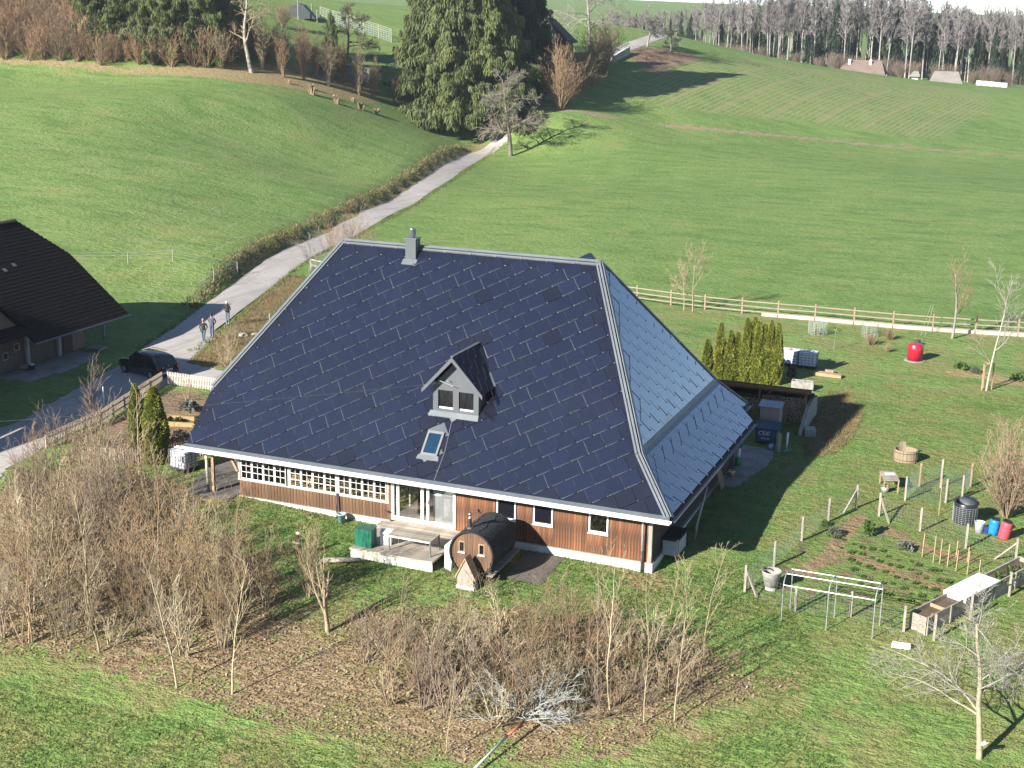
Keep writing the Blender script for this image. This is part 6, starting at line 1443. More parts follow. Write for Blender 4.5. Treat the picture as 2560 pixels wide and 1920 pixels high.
for k in range(5):
    t = 5.5 + .45 * k; q = P3(t, .2 + .3 * (k % 2), .58); o = link('lettuce', CLG if 'CLG' in globals() else globals().setdefault('CLG', clump(9, 40, .22, .9, .05)), LEAF_GREEN); o.location = q; o.scale = (1.1,) * 3; tag(o, 'green leafy plant in the far end of the raised bed', 'plant', 'plants in the raised bed')

gh = thing('greenhouse_frame', 'bare galvanised tube frame of a small greenhouse in the grass', 'frame')
xs, ya, yb = (5.29, 7.13, 8.98), -1.35, -.12; zg = -.70; hw = 1.66; hr = 2.10; TB = .022
for x in xs:
    for y in (ya, yb): MB().tube([(x + .12 * (y == yb), y, zg - .15), (x + .12 * (y == yb), y, zg + hw)], TB, 7).build('upright', GALV, gh)
    m = MB(); m.tube([(x + .06 + (.06 * math.sin(t) if 0 else -.06 * math.cos(t)), (ya + yb) / 2 - (yb - ya) / 2 * math.cos(t), zg + hw + (hr - hw) * math.sin(t)) for t in [math.pi * i / 10 for i in range(11)]], TB, 7); m.build('hoop', GALV, gh)
for y, z, o_ in ((ya, hw, 0), (yb, hw, .12), (ya + .33, hw + .38, .03), (yb - .33, hw + .38, .09)): MB().tube([(xs[0] + o_, y, zg + z), (xs[-1] + o_, y, zg + z)], TB, 7).build('rail', GALV, gh)
sv = thing('stone_planter', 'tapered stone mortar planter on a pale foot beside the garden fence', 'planter', (4.25, 1.45, h(4.25, 1.45)))
MB().lathe([(.22, 0), (.24, .14), (.28, .16), (.43, .80), (.45, .86), (.39, .86), (.34, .55)], n=22).build('bowl', STONE, sv, True); MB().lathe([(.24, -.1), (.24, .12)], n=12).build('foot', PLASTER, sv); MB().tube([(-.40, .1, .86), (-.28, .05, .95), (-.15, 0, .9)], .03, 6).build('spout', BLACK, sv)
pt = thing('planter_box', 'small whitish planter box lying in the grass', 'planter', (10.15, -1.6, h(10.1, -1.6)), .08)
m = MB(); m.box(-.36, .36, -.11, -.08, 0, .18); m.box(-.36, .36, .08, .11, 0, .18); m.box(-.36, -.33, -.08, .08, 0, .18); m.box(.33, .36, -.08, .08, 0, .18); m.build('box', WHITE, pt); MB().box(-.33, .33, -.08, .08, .01, .13).build('soil', mat('bed_soil', (1, 1, 1)), pt)
# plants of the garden
def leafy(seed, n, hgt, rad, lf):
    r = np.random.default_rng(seed); a = r.uniform(0, 6.28, n); z = r.uniform(.15, 1, n); t = rad * np.sqrt(r.random(n)) * (1.1 - .5 * z)
    c = np.stack([np.cos(a) * t, np.sin(a) * t, z * hgt], -1); o = np.stack([np.cos(a), np.sin(a), r.uniform(-.2, .8, n)], -1) + r.normal(0, .4, (n, 3)); o /= np.linalg.norm(o, axis=1, keepdims=True)
    s = np.cross(o, r.normal(0, 1, (n, 3))); s /= np.linalg.norm(s, axis=1, keepdims=True)
    return leaf_mesh('leafy_plant', c, s * lf * .6, o * lf)
LP = [leafy(1, 160, .7, .32, .09), leafy(2, 300, .5, .45, .05), leafy(3, 120, .3, .35, .07)]
for me, x, y, s, mt, lb in ((LP[0], 7.3, 9.0, 1.0, LEAF_GREEN, 'bright green kale plant at the head of the garden path'), (LP[1], 5.8, 8.2, .9, LEAF_GREY, 'grey-leaved lavender cushion left of the garden path'), (LP[1], 5.2, 9.2, .6, LEAF_GREEN, 'green tuft at the left garden fence'), (LP[2], 9.1, 7.9, 1.3, LEAF_GREY, 'blue-green leek row in the kitchen garden'), (LP[0], -1.5, 34.7, 1.1, LEAF_GREY, 'small grey-green shrub between hedge and water tanks'), (LP[2], 8.6, 41.5, 1.6, LEAF_GREEN, 'low evergreen at the left end of the flower bed'), (LP[2], 12.3, 40.2, 1.5, LEAF_GREEN, 'low evergreen at the right end of the flower bed'), (LP[1], 9.6, 40.9, .9, LEAF_GREY, 'pale low cushion plant in the flower bed'),
    (LP[1], -31.5, 12.6, 1.3, LEAF_GREY, 'silver-grey cushion plant in the bed by the picket fence'), (LP[2], -33.2, 12.2, 2.0, LEAF_GREY, 'pale rock plant in the bed by the picket fence'), (LP[0], -30.2, 9.0, 1.2, leafmat('olive_leaves', (.13, .11, .03), (.09, .08, .025)), 'olive-brown shrub by the left roof corner'), (LP[2], -32.3, 9.9, 1.0, LEAF_GREEN, 'fresh lettuce in the straw-edged bed'), (LP[1], -29.8, 6.6, 1.4, leafmat('dusky_leaves', (.07, .06, .05), (.05, .045, .04)), 'dark low plant below the left roof corner')):
    o = link('leafy_plant', me, mt); o.location = (x, y, h(x, y)); o.scale = (s, s, s); o.rotation_euler = (0, 0, x)
    if me.materials[0] != mt: o.material_slots[0].link = 'OBJECT'; o.material_slots[0].material = mt
    tag(o, lb, 'plant')
gl = np.random.default_rng(31)
for k in range(60):
    row = k % 5; t = (k // 5) / 11.; x = 6.6 + 4.8 * t + row * .45 - .6 + gl.normal(0, .08); y = 7.4 - 1.9 * t - row * 1.15 + .6 + gl.normal(0, .12)
    if in_poly(np.array([x]), np.array([y]), GARDEN)[0] < .35: continue
    o = link('vegetable_plant', LP[2], LEAF_GREEN); s = gl.uniform(.3, .62); o.location = (x, y, h(x, y) - .02); o.scale = (s, s, s * .8); o.rotation_euler = (0, 0, k)
    o.material_slots[0].link = 'OBJECT'; o.material_slots[0].material = LEAF_GREEN; tag(o, 'low green vegetable plant in a row of the kitchen garden', 'plant', 'vegetables in the kitchen garden')
# beds by the picket fence: straw-edged box and stones
bx = thing('straw_bed', 'small bed edged with straw-coloured boards inside the picket fence', 'bed', (-31.9, 9.9, h(-32, 9.9)), .25)
for sz_, c in (((2.2, .14, .3), (0, .62, .1)), ((2.2, .14, .3), (0, -.62, .1)), ((.14, 1.1, .3), (-1.1, 0, .1))): MB().rbox(c, sz_).build('edge_board', mat('straw_board', (.38, .28, .13), (.30, .21, .10), .85), bx)
for k, (x, y, s) in enumerate(((-30.9, 6.1, .5), (-28.6, 5.2, .42), (-32.3, 13.3, .55), (-41.0, 30.2, .55), (-40.4, 30.9, .4))):
    m = MB().lathe([(.5, -.1), (.62, .12), (.45, .34), (.15, .42)], n=8, sx=1.2); o = m.build('boulder', STONE); o.location = (x, y, h(x, y)); o.scale = (s * 1.3, s, s); o.rotation_euler = (0, 0, k); tag(o, ('flat grey stone in the bed below the thujas', 'pale stone by the left roof corner', 'long grey stone in the bed by the picket fence', 'pale rock on the road verge behind the three people', 'smaller pale rock on the verge beside the first')[k], 'stone')

# ---------------------------------------------------------------- picket fences
PICK = mat('picket_wood', (.38, .31, .23), (.27, .215, .155), .85, 2, (8, 8, 1))
PICK_LIT = mat('picket_sunlit', (.50, .44, .38), (.40, .34, .29), .85, 2, (8, 8, 1))  # paler copy of the picket wood, sunlight put into the colour
def picket_fence(label, P, mtl, hgt=.85, gap=.125):
    o = thing('picket_fence', label, 'fence'); w = .07
    pk = MB(); pk.prism([(-w / 2, -.012, 0), (w / 2, -.012, 0), (w / 2, -.012, hgt - .04), (0, -.012, hgt), (-w / 2, -.012, hgt - .04)], (0, .024, 0)); pme = pk.mesh('picket'); pme.materials.append(mtl)
    for (xa, ya), (xb, yb) in zip(P[:-1], P[1:]):
        L = math.hypot(xb - xa, yb - ya); n = int(L / gap); a = math.atan2(yb - ya, xb - xa)
        for i in range(n):
            t = (i + .5) / n; x, y = xa + (xb - xa) * t, ya + (yb - ya) * t
            c = link('picket', pme, None, o); c.location = (x, y, h(x, y) + .05 + random.Random(i).uniform(-.015, .015)); c.rotation_euler = (0, 0, a)
        nx_, ny_ = -math.sin(a) * .035, math.cos(a) * .035
        for z in (.25, .65): MB().bar((xa + nx_, ya + ny_, h(xa, ya) + z), (xb + nx_, yb + ny_, h(xb, yb) + z), .04, .07).build('rail', mtl, o)
        m = int(L / 2.2) + 1
        for i in range(m + 1):
            t = i / m; x, y = xa + (xb - xa) * t + nx_ * 2.2, ya + (yb - ya) * t + ny_ * 2.2; MB().box(x - .04, x + .04, y - .04, y + .04, h(x, y) - .1, h(x, y) + hgt - .05).build('post', mtl, o)
    return o
picket_fence('weathered picket fence between yard and garden', [(-36.3, 3.4), (-36.3, 8.0), (-36.95, 11.0), (-38.15, 16.5)], PICK)
picket_fence('paler sunlit picket fence across the drive between car and roof', [(-37.9, 16.65), (-34.6, 16.5), (-31.2, 16.35)], PICK_LIT)
picket_fence('old grey picket fence behind the shrubs and the left water tank', [(-33.4, 1.9), (-30.3, 2.5), (-28.0, 4.6), (-24.9, 6.4)], PICK)
o = MB().lathe([(.035, -.1), (.035, 1.2)], n=8).build('marker_post', WHITE); o.location = (-38.6, 11.2, h(-38.6, 11.2)); tag(o, 'thin white marker post on the yard side of the picket fence', 'post')

# ---------------------------------------------------------------- barn across the road
barn = thing('barn', 'dark timber barn with a broad tiled roof at the left edge', 'barn')
BTILE = mat('old_dark_tile', (.020, .016, .016), (.012, .010, .011), .95, 5, rnd=.05, spec=.1)
BW = mat('barn_wood', (.135, .10, .075), (.08, .06, .047), .85, 2, (8, 8, 1), .15, 40)
sl_ = .81; BX = -46.9; BZ = 2.1; RXb = -54.8
bz = lambda x: BZ + (BX - x) * sl_
rbm = MB(); nb = (math.sin(math.atan(sl_)), 0, math.cos(math.atan(sl_)))
rbm.prism([(BX, 15.1, BZ), (BX, 24.75, BZ), (-51.7, 24.8, bz(-51.7)), (RXb, 22.9, bz(RXb)), (RXb, 15.1, bz(RXb))], tuple(-Vector(nb) * .12))
rbm.prism([(-47.5, -12, bz(-47.5)), (-47.5, 15.1, bz(-47.5)), (RXb, 15.1, bz(RXb)), (RXb, -12, bz(RXb))], tuple(-Vector(nb) * .12))
rbm.prism([(RXb, -12, bz(RXb)), (RXb, 22.9, bz(RXb)), (-57.9, 24.8, bz(-51.7)), (-62.7, 24.75, BZ), (-62.7, -12, BZ)], (-.07, 0, -.1))
rbm.prism([(-51.7, 24.8, bz(-51.7)), (-57.9, 24.8, bz(-51.7)), (RXb, 22.9, bz(RXb))], (0, -.1, -.1))
broof = rbm.build('roof', BTILE, barn)
# tile courses
pb = Plane((BX, 0, BZ), (0, 1, 0), (-math.cos(math.atan(sl_)), 0, math.sin(math.atan(sl_))))
tm2 = MB(); _q = random.Random(21); vmax = (BX - RXb) / math.cos(math.atan(sl_)); row = 0; v = 0.0
while v < vmax - .1:
    u0 = 15.1 if v < .75 else 6.0
    f = max(0, (v - (51.7 - 46.9) / math.cos(math.atan(sl_))) / (vmax - (51.7 - 46.9) / math.cos(math.atan(sl_)))); u1 = 24.78 - 1.9 * f
    u = u0 + (.13 if row % 2 else 0)
    while u < u1:
        j = _q.uniform(-.008, .008); w0 = .035 + j
        a, b, c, d = pb.p(u + .008, v - .02, .05 + j), pb.p(min(u + .252, u1), v - .02, .05 + j), pb.p(min(u + .252, u1), v + .33, .018), pb.p(u + .008, v + .33, .018)
        a2, b2 = pb.p(u + .008, v - .02, .012), pb.p(min(u + .252, u1), v - .02, .012)
        tm2.add([a, b, c, d, a2, b2], [(0, 1, 2, 3), (4, 5, 1, 0)]); u += .26
    v += .31; row += 1
tag(tm2.build('roof_tiles', BTILE, broof), kind='stuff')
rc = MB(); rc.tube([(RXb, -12, bz(RXb) + .04), (RXb, 22.9, bz(RXb) + .04)], .13, 8); rc.build('ridge_tiles', mat('mossy_ridge_tile', (.26, .24, .10), (.18, .15, .08), .9, 5), broof)
for y_, v_ in ((17.9, 6.0), (19.0, 6.25)): MB().prism([pb.p(y_, v_, .06), pb.p(y_ + .32, v_, .06), pb.p(y_ + .32, v_ + .3, .05), pb.p(y_, v_ + .3, .05)], tuple(pb.n * .015)).build('glass_tile', mat('dull_glass_tile', (.16, .15, .15), None, .4), broof)
bwm = MB(); bwm.box(-49.2, -49.05, -12, 22.5, -.1, 3.75); bwm.prism([(-60.3, 22.35, -.1), (-49.2, 22.35, -.1), (-49.2, 22.35, 3.7), (-54.8, 22.35, 8.1), (-60.3, 22.35, 3.7)], (0, .15, 0)); bwm.build('wall', BW, barn)
n = 20
for i in range(n): MB().box(-49.04, -49.0, 16.7 + i * .13 + .004, 16.7 + (i + 1) * .13 - .004, .02, 2.3).build('door_board', BW, barn)
MB().box(-49.04, -49.0, 20.2, 21.0, .02, 1.95).build('door', WOOD_DARK, barn)
MB().box(-49.03, -48.99, 21.1, 22.4, .0, 2.4).build('brick_panel', mat('dusty_brick', (.24, .15, .11), (.18, .11, .085), .9, 6), barn)
for y_ in (16.5, 19.6): MB().box(-49.0, -48.78, y_ - .12, y_ + .12, -.1, 3.0).build('pier', mat('pale_pier', (.36, .35, .34), (.28, .27, .26), .9), barn)
for y_, z_ in ((15.4, 1.25), (14.3, .85)):
    wf = MB(); wf.box(-49.03, -48.98, y_, y_ + .5, z_ + .42, z_ + .48); wf.box(-49.03, -48.98, y_, y_ + .5, z_, z_ + .06); wf.box(-49.03, -48.98, y_, y_ + .06, z_ + .06, z_ + .42); wf.box(-49.03, -48.98, y_ + .44, y_ + .5, z_ + .06, z_ + .42)
    w = wf.build('window', WOOD_GREY, barn); MB().box(-49.02, -49.01, y_ + .06, y_ + .44, z_ + .06, z_ + .42).build('pane', GLASS_DARK, w)
for i in range(9): MB().box(-49.04, -49.0, 13.9 + i * .25 + .004, 13.9 + (i + 1) * .25 - .004, .02, .9 if i in (2, 3, 5, 6, 7) else 2.3).build('wall_board', BW, barn)
MB().box(-49.15, -49.0, 24.55, 24.7, -.1, 3.6).build('corner_post', mat('grey_blue_post', (.22, .25, .24), None, .8), barn)
gutter_o = MB().tube([(BX + .06, 15.0, BZ - .05), (BX + .06, 24.9, BZ - .05)], .06, 8).build('gutter', ZINC_DARK, barn)
gm = MB(); gm.prism([(-48.2, 9.0, 2.9), (-48.2, 15.2, 2.9), (-48.2, 12.1, 5.6)], (-.08, 0, 0)); gm.build('cross_gable', BW, barn)
for s_ in (-1, 1): MB().prism([(-47.9, 12.1, 5.75), (-47.9, 12.1 + s_ * 3.4, 2.85), (-51.4, 12.1, 5.75)], (0, 0, .08)).build('cross_gable_roof', BTILE, barn)
# the barn's tall front wing stands just outside the picture and shades the yard
wg = MB(); wg.box(-57, -44.6, -14, 1.6, -1, 4.6); wg.prism([(-57, 1.6, 4.6), (-44.6, 1.6, 4.6), (-48.0, 1.6, 10.3), (-52, 1.6, 10.3)], (0, -.2, 0)); wg.build('wing_wall', BW, barn)
wr = MB(); wr.prism([(-43.9, -14.6, 4.2), (-43.9, 2.2, 4.2), (-47.6, 2.2, 11.0), (-47.6, -14.6, 11.0)], (-.12, 0, -.06)); wr.prism([(-57.6, 2.2, 4.2), (-57.6, -14.6, 4.2), (-52.2, -14.6, 11.0), (-52.2, 2.2, 11.0)], (.12, 0, -.06)); wr.box(-52.2, -47.6, -14.6, 2.2, 10.9, 11.05); wr.build('wing_roof', BTILE, barn)
pq = thing('pallet', 'wooden pallet lying on the concrete in front of the barn', 'pallet', (-47.9, 22.3, h(-47.9, 22.3) + .02), .1)
for i in range(5): MB().box(-.6, .6, -.5 + i * .22, -.36 + i * .22, .10, .13).build('slat', WOOD_GREY, pq)
for x in (-.5, 0, .5): MB().box(x - .05, x + .05, -.5, .52, 0, .10).build('bearer', WOOD_GREY, pq)
cl = thing('scrap_heap', 'small pile of boards and a dark tub against the barn wall', 'pile', (-48.3, 15.6, h(-48.3, 15.6)), .2)
MB().lathe([(.28, 0), (.36, .26), (.32, .26), (.24, .05)], (.15, .2, 0), 14).build('tub', BLACK, cl); MB().rbox((-.1, -.1, .32), (.5, .7, .05), .4, .1).build('board', WOOD_GREY, cl); MB().rbox((.25, .35, .36), (.2, .2, .12), .2).build('white_can', WHITE, cl); MB().rbox((-.2, .0, .15), (.4, .5, .28), .1).build('crate', mat('bluish_crate', (.12, .14, .22), None, .7), cl)

# ---------------------------------------------------------------- wire fence of the left field, gate
wf_ = thing('field_fence', 'wire fence on thin wooden posts in the left field', 'fence')
fp = [(-66.0, 40.5), (-61.06, 43.34), (-57.9, 45.44), (-52.94, 47.91), (-51.91, 42.78), (-49.04, 34.84)]
for x, y in fp[1:]: MB().lathe([(.05, -.2), (.045, 1.05)], (x, y, h(x, y)), 7).build('post', WOOD_GREY_V, wf_)
for (xa, ya), (xb, yb) in zip(fp[:-1], fp[1:]):
    for z in (.45, .75, 1.0): MB().tube([(xa, ya, h(xa, ya) + z), (xb, yb, h(xb, yb) + z)], .008, 4).build('wire', GALV, wf_)
gg = thing('paddock_gate', 'grey two-rail timber barrier beside the road left of the roof ridge', 'gate')
for x, y in ((-49.1, 54.0), (-46.6, 53.4), (-44.2, 52.8)): MB().box(x - .06, x + .06, y - .06, y + .06, h(x, y) - .1, h(x, y) + 1.15).build('post', WOOD_GREY_V, gg)
for z in (.5, 1.0): MB().bar((-49.1, 54.0, h(-49, 54) + z), (-44.2, 52.8, h(-44.2, 52.8) + z), .05, .12).build('rail', WOOD_GREY, gg)
o = MB().lathe([(.02, 0), (.02, .9)], n=6).build('marker_rod', WHITE); o.location = (-41.2, 34.2, h(-41.2, 34.2)); tag(o, 'thin whitish rod on the verge above the rocks', 'rod')
cb_ = MB(); A_, B_ = Vector((-11.5, 2.15, 6.75)), Vector((-46.0, -18.2, 4.7)); cb_.tube([A_ + (B_ - A_) * t + Vector((0, 0, -1.2 * t * (1 - t))) for t in [i / 16 for i in range(17)]], .004, 4)
tag(cb_.build('overhead_cable', mat('pale_cable', (.16, .16, .17), None, .6)), 'thin overhead cable running from the dormer to the left edge', 'cable')

# ---------------------------------------------------------------- car
car = thing('parked_car', 'black estate car with silver roof rails parked on the yard by the picket fence', 'car', (-40.72, 18.45, h(-40.7, 18.4) + .04), R(164.7))
CARP = mat('black_car_paint', (.006, .006, .008), (.008, .008, .010), .16, 2, rnd=0, coat=1.0); CARG = mat('car_glass', (.008, .009, .012), (.012, .013, .016), .04, 2, rnd=0, spec=.9)
stn = [(-2.16, .38, .70, .72, .74, .62), (-2.10, .28, .95, .99, .85, .74), (-2.04, .25, 1.02, 1.07, .88, .76), (-1.80, .22, 1.03, 1.48, .895, .60), (-1.35, .20, 1.01, 1.57, .90, .61), (-.3, .20, .98, 1.61, .90, .62), (.35, .20, .97, 1.55, .90, .63), (1.15, .20, .97, 1.01, .895, .74), (1.75, .22, .90, .94, .87, .74), (2.05, .28, .76, .80, .78, .66), (2.16, .36, .62, .64, .66, .56)]
def section(s_):
    x, zb, ze, zr, hw, hr = s_
    half = [(hw * .86, zb), (hw * .97, zb + .12), (hw, (zb + ze) / 2), (hw * .985, ze), (hr + (hw - hr) * .12, zr - (zr - ze) * .12), (hr * .86, zr), (0, zr + .025)]
    return [(x, y, z) for y, z in half] + [(x, -y, z) for y, z in half[-2::-1]]
m = MB(); secs = [section(s_) for s_ in stn]; K = len(secs[0])
for s_ in secs: m.v += s_
for i in range(len(secs) - 1):
    for k in range(K - 1): m.f.append((i * K + k, i * K + k + 1, (i + 1) * K + k + 1, (i + 1) * K + k)); m.m.append(0)
    m.f.append((i * K + K - 1, i * K, (i + 1) * K, (i + 1) * K + K - 1)); m.m.append(0)
m.f.append(tuple(range(K))); m.m.append(0); m.f.append(tuple(range((len(secs) - 1) * K + K - 1, (len(secs) - 1) * K - 1, -1))); m.m.append(0)
body = m.build('body', CARP, car, True)
def lerp(a, b, t): return Vector(a).lerp(Vector(b), t)
def glass_panel(i0, i1, k, t0, t1, name):
    """side glass between belt (k) and roof (k+1) over stations"""
    mm = MB()
    for i in range(i0, i1):
        a, b, c, d = secs[i][k], secs[i + 1][k], secs[i + 1][k + 1], secs[i][k + 1]
        q = [lerp(a, d, t0), lerp(b, c, t0), lerp(b, c, t1), lerp(a, d, t1)]; n_ = (q[1] - q[0]).cross(q[3] - q[0]).normalized()
        if n_.y * q[0].y < 0: n_ = -n_
        mm.add([p + n_ * .008 for p in q], [(0, 1, 2, 3)])
    return mm.build(name, CARG, car)
for k in (3, K - 5): glass_panel(3, 5, k, .10, .92, 'side_window') if False else None
for k, t0, t1 in ((3, .12, .95), (K - 5, .05, .88)):
    for i0, i1 in ((3, 4), (4, 5), (5, 6)): glass_panel(i0, i1, k, t0, t1, 'side_window')
rw = MB(); rw.prism([(-2.05, -.70, 1.08), (-2.05, .70, 1.08), (-1.83, .56, 1.45), (-1.83, -.56, 1.45)], (-.015, 0, .012)); rw.build('rear_window', CARG, car)
fw_ = MB(); fw_.prism([(1.12, -.68, 1.02), (1.12, .68, 1.02), (.38, .58, 1.55), (.38, -.58, 1.55)], (.02, 0, .02)); fw_.build('windscreen', CARG, car)
for s_ in (-1, 1):
    MB().tube([(-1.5, s_ * .58, 1.57), (-1.35, s_ * .60, 1.66), (.0, s_ * .61, 1.68), (.3, s_ * .62, 1.60)], .018, 6).build('roof_rail', STEEL, car)
    m = MB(); m.prism([(-2.13, s_ * .52, .84), (-2.13, s_ * .84, .84), (-2.02, s_ * .86, 1.0), (-2.04, s_ * .52, 1.0)], (-.03, 0, 0)); m.build('tail_light', mat('red_lamp', (.32, .012, .012), None, .15), car)
    MB().rbox((1.95, s_ * .62, .74), (.22, .3, .13), 0).build('headlight', mat('lamp_glass', (.4, .42, .45), None, .1), car)
    MB().rbox((.72, s_ * .98, 1.04), (.12, .18, .13)).build('mirror', CARP, car)
    for x in (-1.38, 1.32):
        w = MB().tube([(x, s_ * .70, .31), (x, s_ * .92, .31)], .31, 22).build('wheel', BLACK, car); rim = MB()
        rim.tube([(x, s_ * .90, .31), (x, s_ * .932, .31)], .19, 14); rim.build('rim', STEEL, w)
MB().box(-2.20, -2.172, -.26, .26, .60, .72).build('number_plate', mat('plate_white', (.62, .62, .60), None, .4, rnd=0), car)
pn = MB()
for i in range(7): pn.box(-2.204, -2.201, .20 - i * .062, .235 - i * .062, .63, .69)
pn.build('plate_characters', BLACK, car)
RB = Matrix.Rotation(R(-90), 4, 'Z') @ Matrix.Rotation(R(90), 4, 'X')
st_ = MB(); st_.lathe([(.07, 0), (.07, .006)], n=18, sx=1.35); so = st_.build('country_sticker', mat('plate_white', (1, 1, 1)), car); so.matrix_local = Matrix.Translation((-2.135, .42, .78)) @ RB
text('CH', .08, BLACK, car, Matrix.Translation((-2.145, .42, .755)) @ RB, 'sticker_letters')
bg_ = MB().lathe([(.05, 0), (.05, .012)], n=18).build('badge', STEEL, car); bg_.matrix_local = Matrix.Translation((-2.115, 0, .88)) @ RB

# ---------------------------------------------------------------- three people on the road
SKIN = mat('skin', (.42, .25, .18), (.36, .21, .15), .6, 3, rnd=0)
def person(label, x, y, rz, hgt, top, trouser, shoe, hair, arms, stride=0.0, bow=0.0, cap_=False):
    V = []; E_ = []; Rr_ = []
    def v(p, r, par=None):
        V.append(p); Rr_.append(r)
        if par is not None: E_.append((par, len(V) - 1))
        return len(V) - 1
    pel = v((0, 0, .96), (.155, .115)); sp1 = v((0, .0, 1.12), (.15, .105), pel); ch_ = v((0, -.01 - bow * .05, 1.34), (.175, .115), sp1); nk = v((0, -.02 - bow * .10, 1.49), (.062, .062), ch_)
    hd = v((0, -.035 - bow * .16, 1.58), (.078, .088), nk); tp_ = v((0, -.03 - bow * .22, 1.70 - bow * .04), (.072, .085), hd)
    hands = []
    for s_ in (-1, 1):
        sh = v((s_ * .185, -.01 - bow * .05, 1.40), (.066, .066), ch_)
        if arms == 'back': el, wr, dr = (s_ * .27, .10, 1.14), (s_ * .08, .20, .97), (-s_ * .5, .1, -.8)
        elif arms == 'pocket': el, wr, dr = (s_ * .30, .07, 1.12), (s_ * .20, -.06, .93), (-s_ * .2, -.3, -.9)
        else: el, wr, dr = (s_ * .26, -.04, 1.12), (s_ * .10, -.30, 1.10), (-s_ * .5, -.85, .1)
        a = v(el, (.047, .047), sh); b = v(wr, (.033, .033), a); d = Vector(dr).normalized(); c_ = v(tuple(Vector(wr) + d * .07), (.034, .024), b); hands.append(Vector(wr))
        sd = d.cross(Vector((0, 0, 1))).normalized() if abs(d.z) < .9 else Vector((1, 0, 0))
        up_ = sd.cross(d)
        for k, (off, L) in enumerate(((-.03, .068), (-.01, .08), (.01, .078), (.03, .06))):
            f0 = v(tuple(Vector(wr) + d * .10 + sd * off), (.010, .010), c_); v(tuple(Vector(wr) + d * (.10 + L * .8) + sd * off * 1.1 - up_ * .03), (.008, .008), f0)
        th = v(tuple(Vector(wr) + d * .06 + sd * s_ * .045), (.011, .011), c_); v(tuple(Vector(wr) + d * .10 + sd * s_ * .055), (.009, .009), th)
        st = stride * s_
        hp_ = v((s_ * .095, 0, .90), (.092, .098), pel); kn = v((s_ * .10, -.03 - st * .6, .50), (.062, .066), hp_); an = v((s_ * .105, .02 - st, .10), (.047, .05), kn); v((s_ * .115, -.13 - st, .035), (.042, .03), an)
    me = bpy.data.meshes.new('body_skeleton'); me.from_pydata(V, E_, []); tmp = bpy.data.objects.new('body_skeleton', me); COL.objects.link(tmp)
    tmp.modifiers.new('skin', 'SKIN'); sv_ = me.skin_vertices[0].data
    for i, r_ in enumerate(Rr_): sv_[i].radius = r_
    sv_[0].use_root = True
    ss = tmp.modifiers.new('sub', 'SUBSURF'); ss.levels = 1; ss.render_levels = 1
    bpy.context.view_layer.update(); dg = bpy.context.evaluated_depsgraph_get(); bm2 = bpy.data.meshes.new_from_object(tmp.evaluated_get(dg)); bpy.data.objects.remove(tmp)
    o = thing('person', label, 'person', (x, y, h(x, y) + .13), rz); s_ = hgt / 1.79; o.scale = (s_, s_, s_)
    bm2.name = 'body'; bm2.materials.clear()
    for mm in (top, trouser, shoe, SKIN): bm2.materials.append(mm)
    idx = []
    for p in bm2.polygons:
        c = p.center
        if c.z > 1.475: i = 3
        elif min((c - q).length for q in hands) < .15 and arms != 'pocket' and (arms != 'back'): i = 3 if min((c - (q + Vector((0, 0, 0)))).length for q in hands) < .13 and c.y < -.26 else 0
        elif c.z < .09: i = 2
        elif c.z < .93 and abs(c.x) < .2 and not (arms == 'back' and c.y > .13): i = 1
        else: i = 0
        idx.append(i)
    bm2.polygons.foreach_set('material_index', idx); bm2.polygons.foreach_set('use_smooth', [True] * len(idx))
    link('body', bm2, None, o)
    hc = Vector((0, -.03 - bow * .20, 1.66 - bow * .03))
    hm = MB(); hm.lathe([(.098, .0), (.104, .04), (.094, .09), (.06, .125), (.0, .138)], n=16, sx=.9, sy=1.08, cap0=False, cap1=False)
    hr_ = hm.build('cap' if cap_ else 'hair', hair, o, True); hr_.location = hc + Vector((0, .012, -.005)); hr_.rotation_euler = (-.15 + bow * .7, 0, 0)
    if cap_: hm2 = MB().rbox((0, -.12, .012), (.15, .11, .012)); br = hm2.build('cap_peak', hair, o); br.location = hc
    fm_ = MB(); fm_.rbox((0, -.098, -.055), (.022, .035, .045)); fm_.rbox((.09, .01, -.05), (.018, .03, .055)); fm_.rbox((-.09, .01, -.05), (.018, .03, .055)); f_ = fm_.build('nose_and_ears', SKIN, o); f_.location = hc; f_.rotation_euler = (bow * .5, 0, 0)
    em = MB(); em.rbox((.034, -.092, -.022), (.022, .012, .010)); em.rbox((-.034, -.092, -.022), (.022, .012, .010)); em.rbox((0, -.092, -.100), (.045, .010, .010)); e_ = em.build('eyes_and_mouth', mat('dark_features', (.05, .025, .02), None, .5), o); e_.location = hc; e_.rotation_euler = (bow * .5, 0, 0)
    return o
JB = mat('black_jacket', (.014, .014, .016), (.022, .022, .024), .75, 8); SW = mat('slate_pullover', (.085, .09, .125), (.07, .075, .10), .85, 8); JE = mat('blue_jeans', (.045, .06, .115), (.06, .08, .14), .85, 8); JT = mat('teal_jeans', (.055, .10, .13), (.045, .08, .11), .85, 8); JL = mat('light_jeans', (.075, .105, .15), (.10, .13, .18), .85, 8)
person('person in black jacket and teal jeans, hands in pockets, leftmost of three on road', -42.2, 27.0, R(18), 1.72, JB, JT, mat('pale_shoe', (.32, .30, .28), None, .6), mat('grey_hair', (.36, .34, .31), None, .7), 'pocket', .14)
person('person in a slate-blue pullover and dark cap, hands behind the back, on the road', -42.3, 28.2, R(8), 1.88, SW, JE, mat('dark_shoe', (.03, .03, .035), None, .5), mat('black_cap', (.02, .02, .022), None, .7), 'back', .04, 0, True)
pr3 = person('person with white hair and black jacket looking down at a device, farthest of three', -43.8, 32.5, R(12), 1.80, JB, JL, mat('white_shoe', (.6, .6, .6), None, .6), mat('white_hair', (.70, .69, .66), None, .7), 'hold', .05, .5)
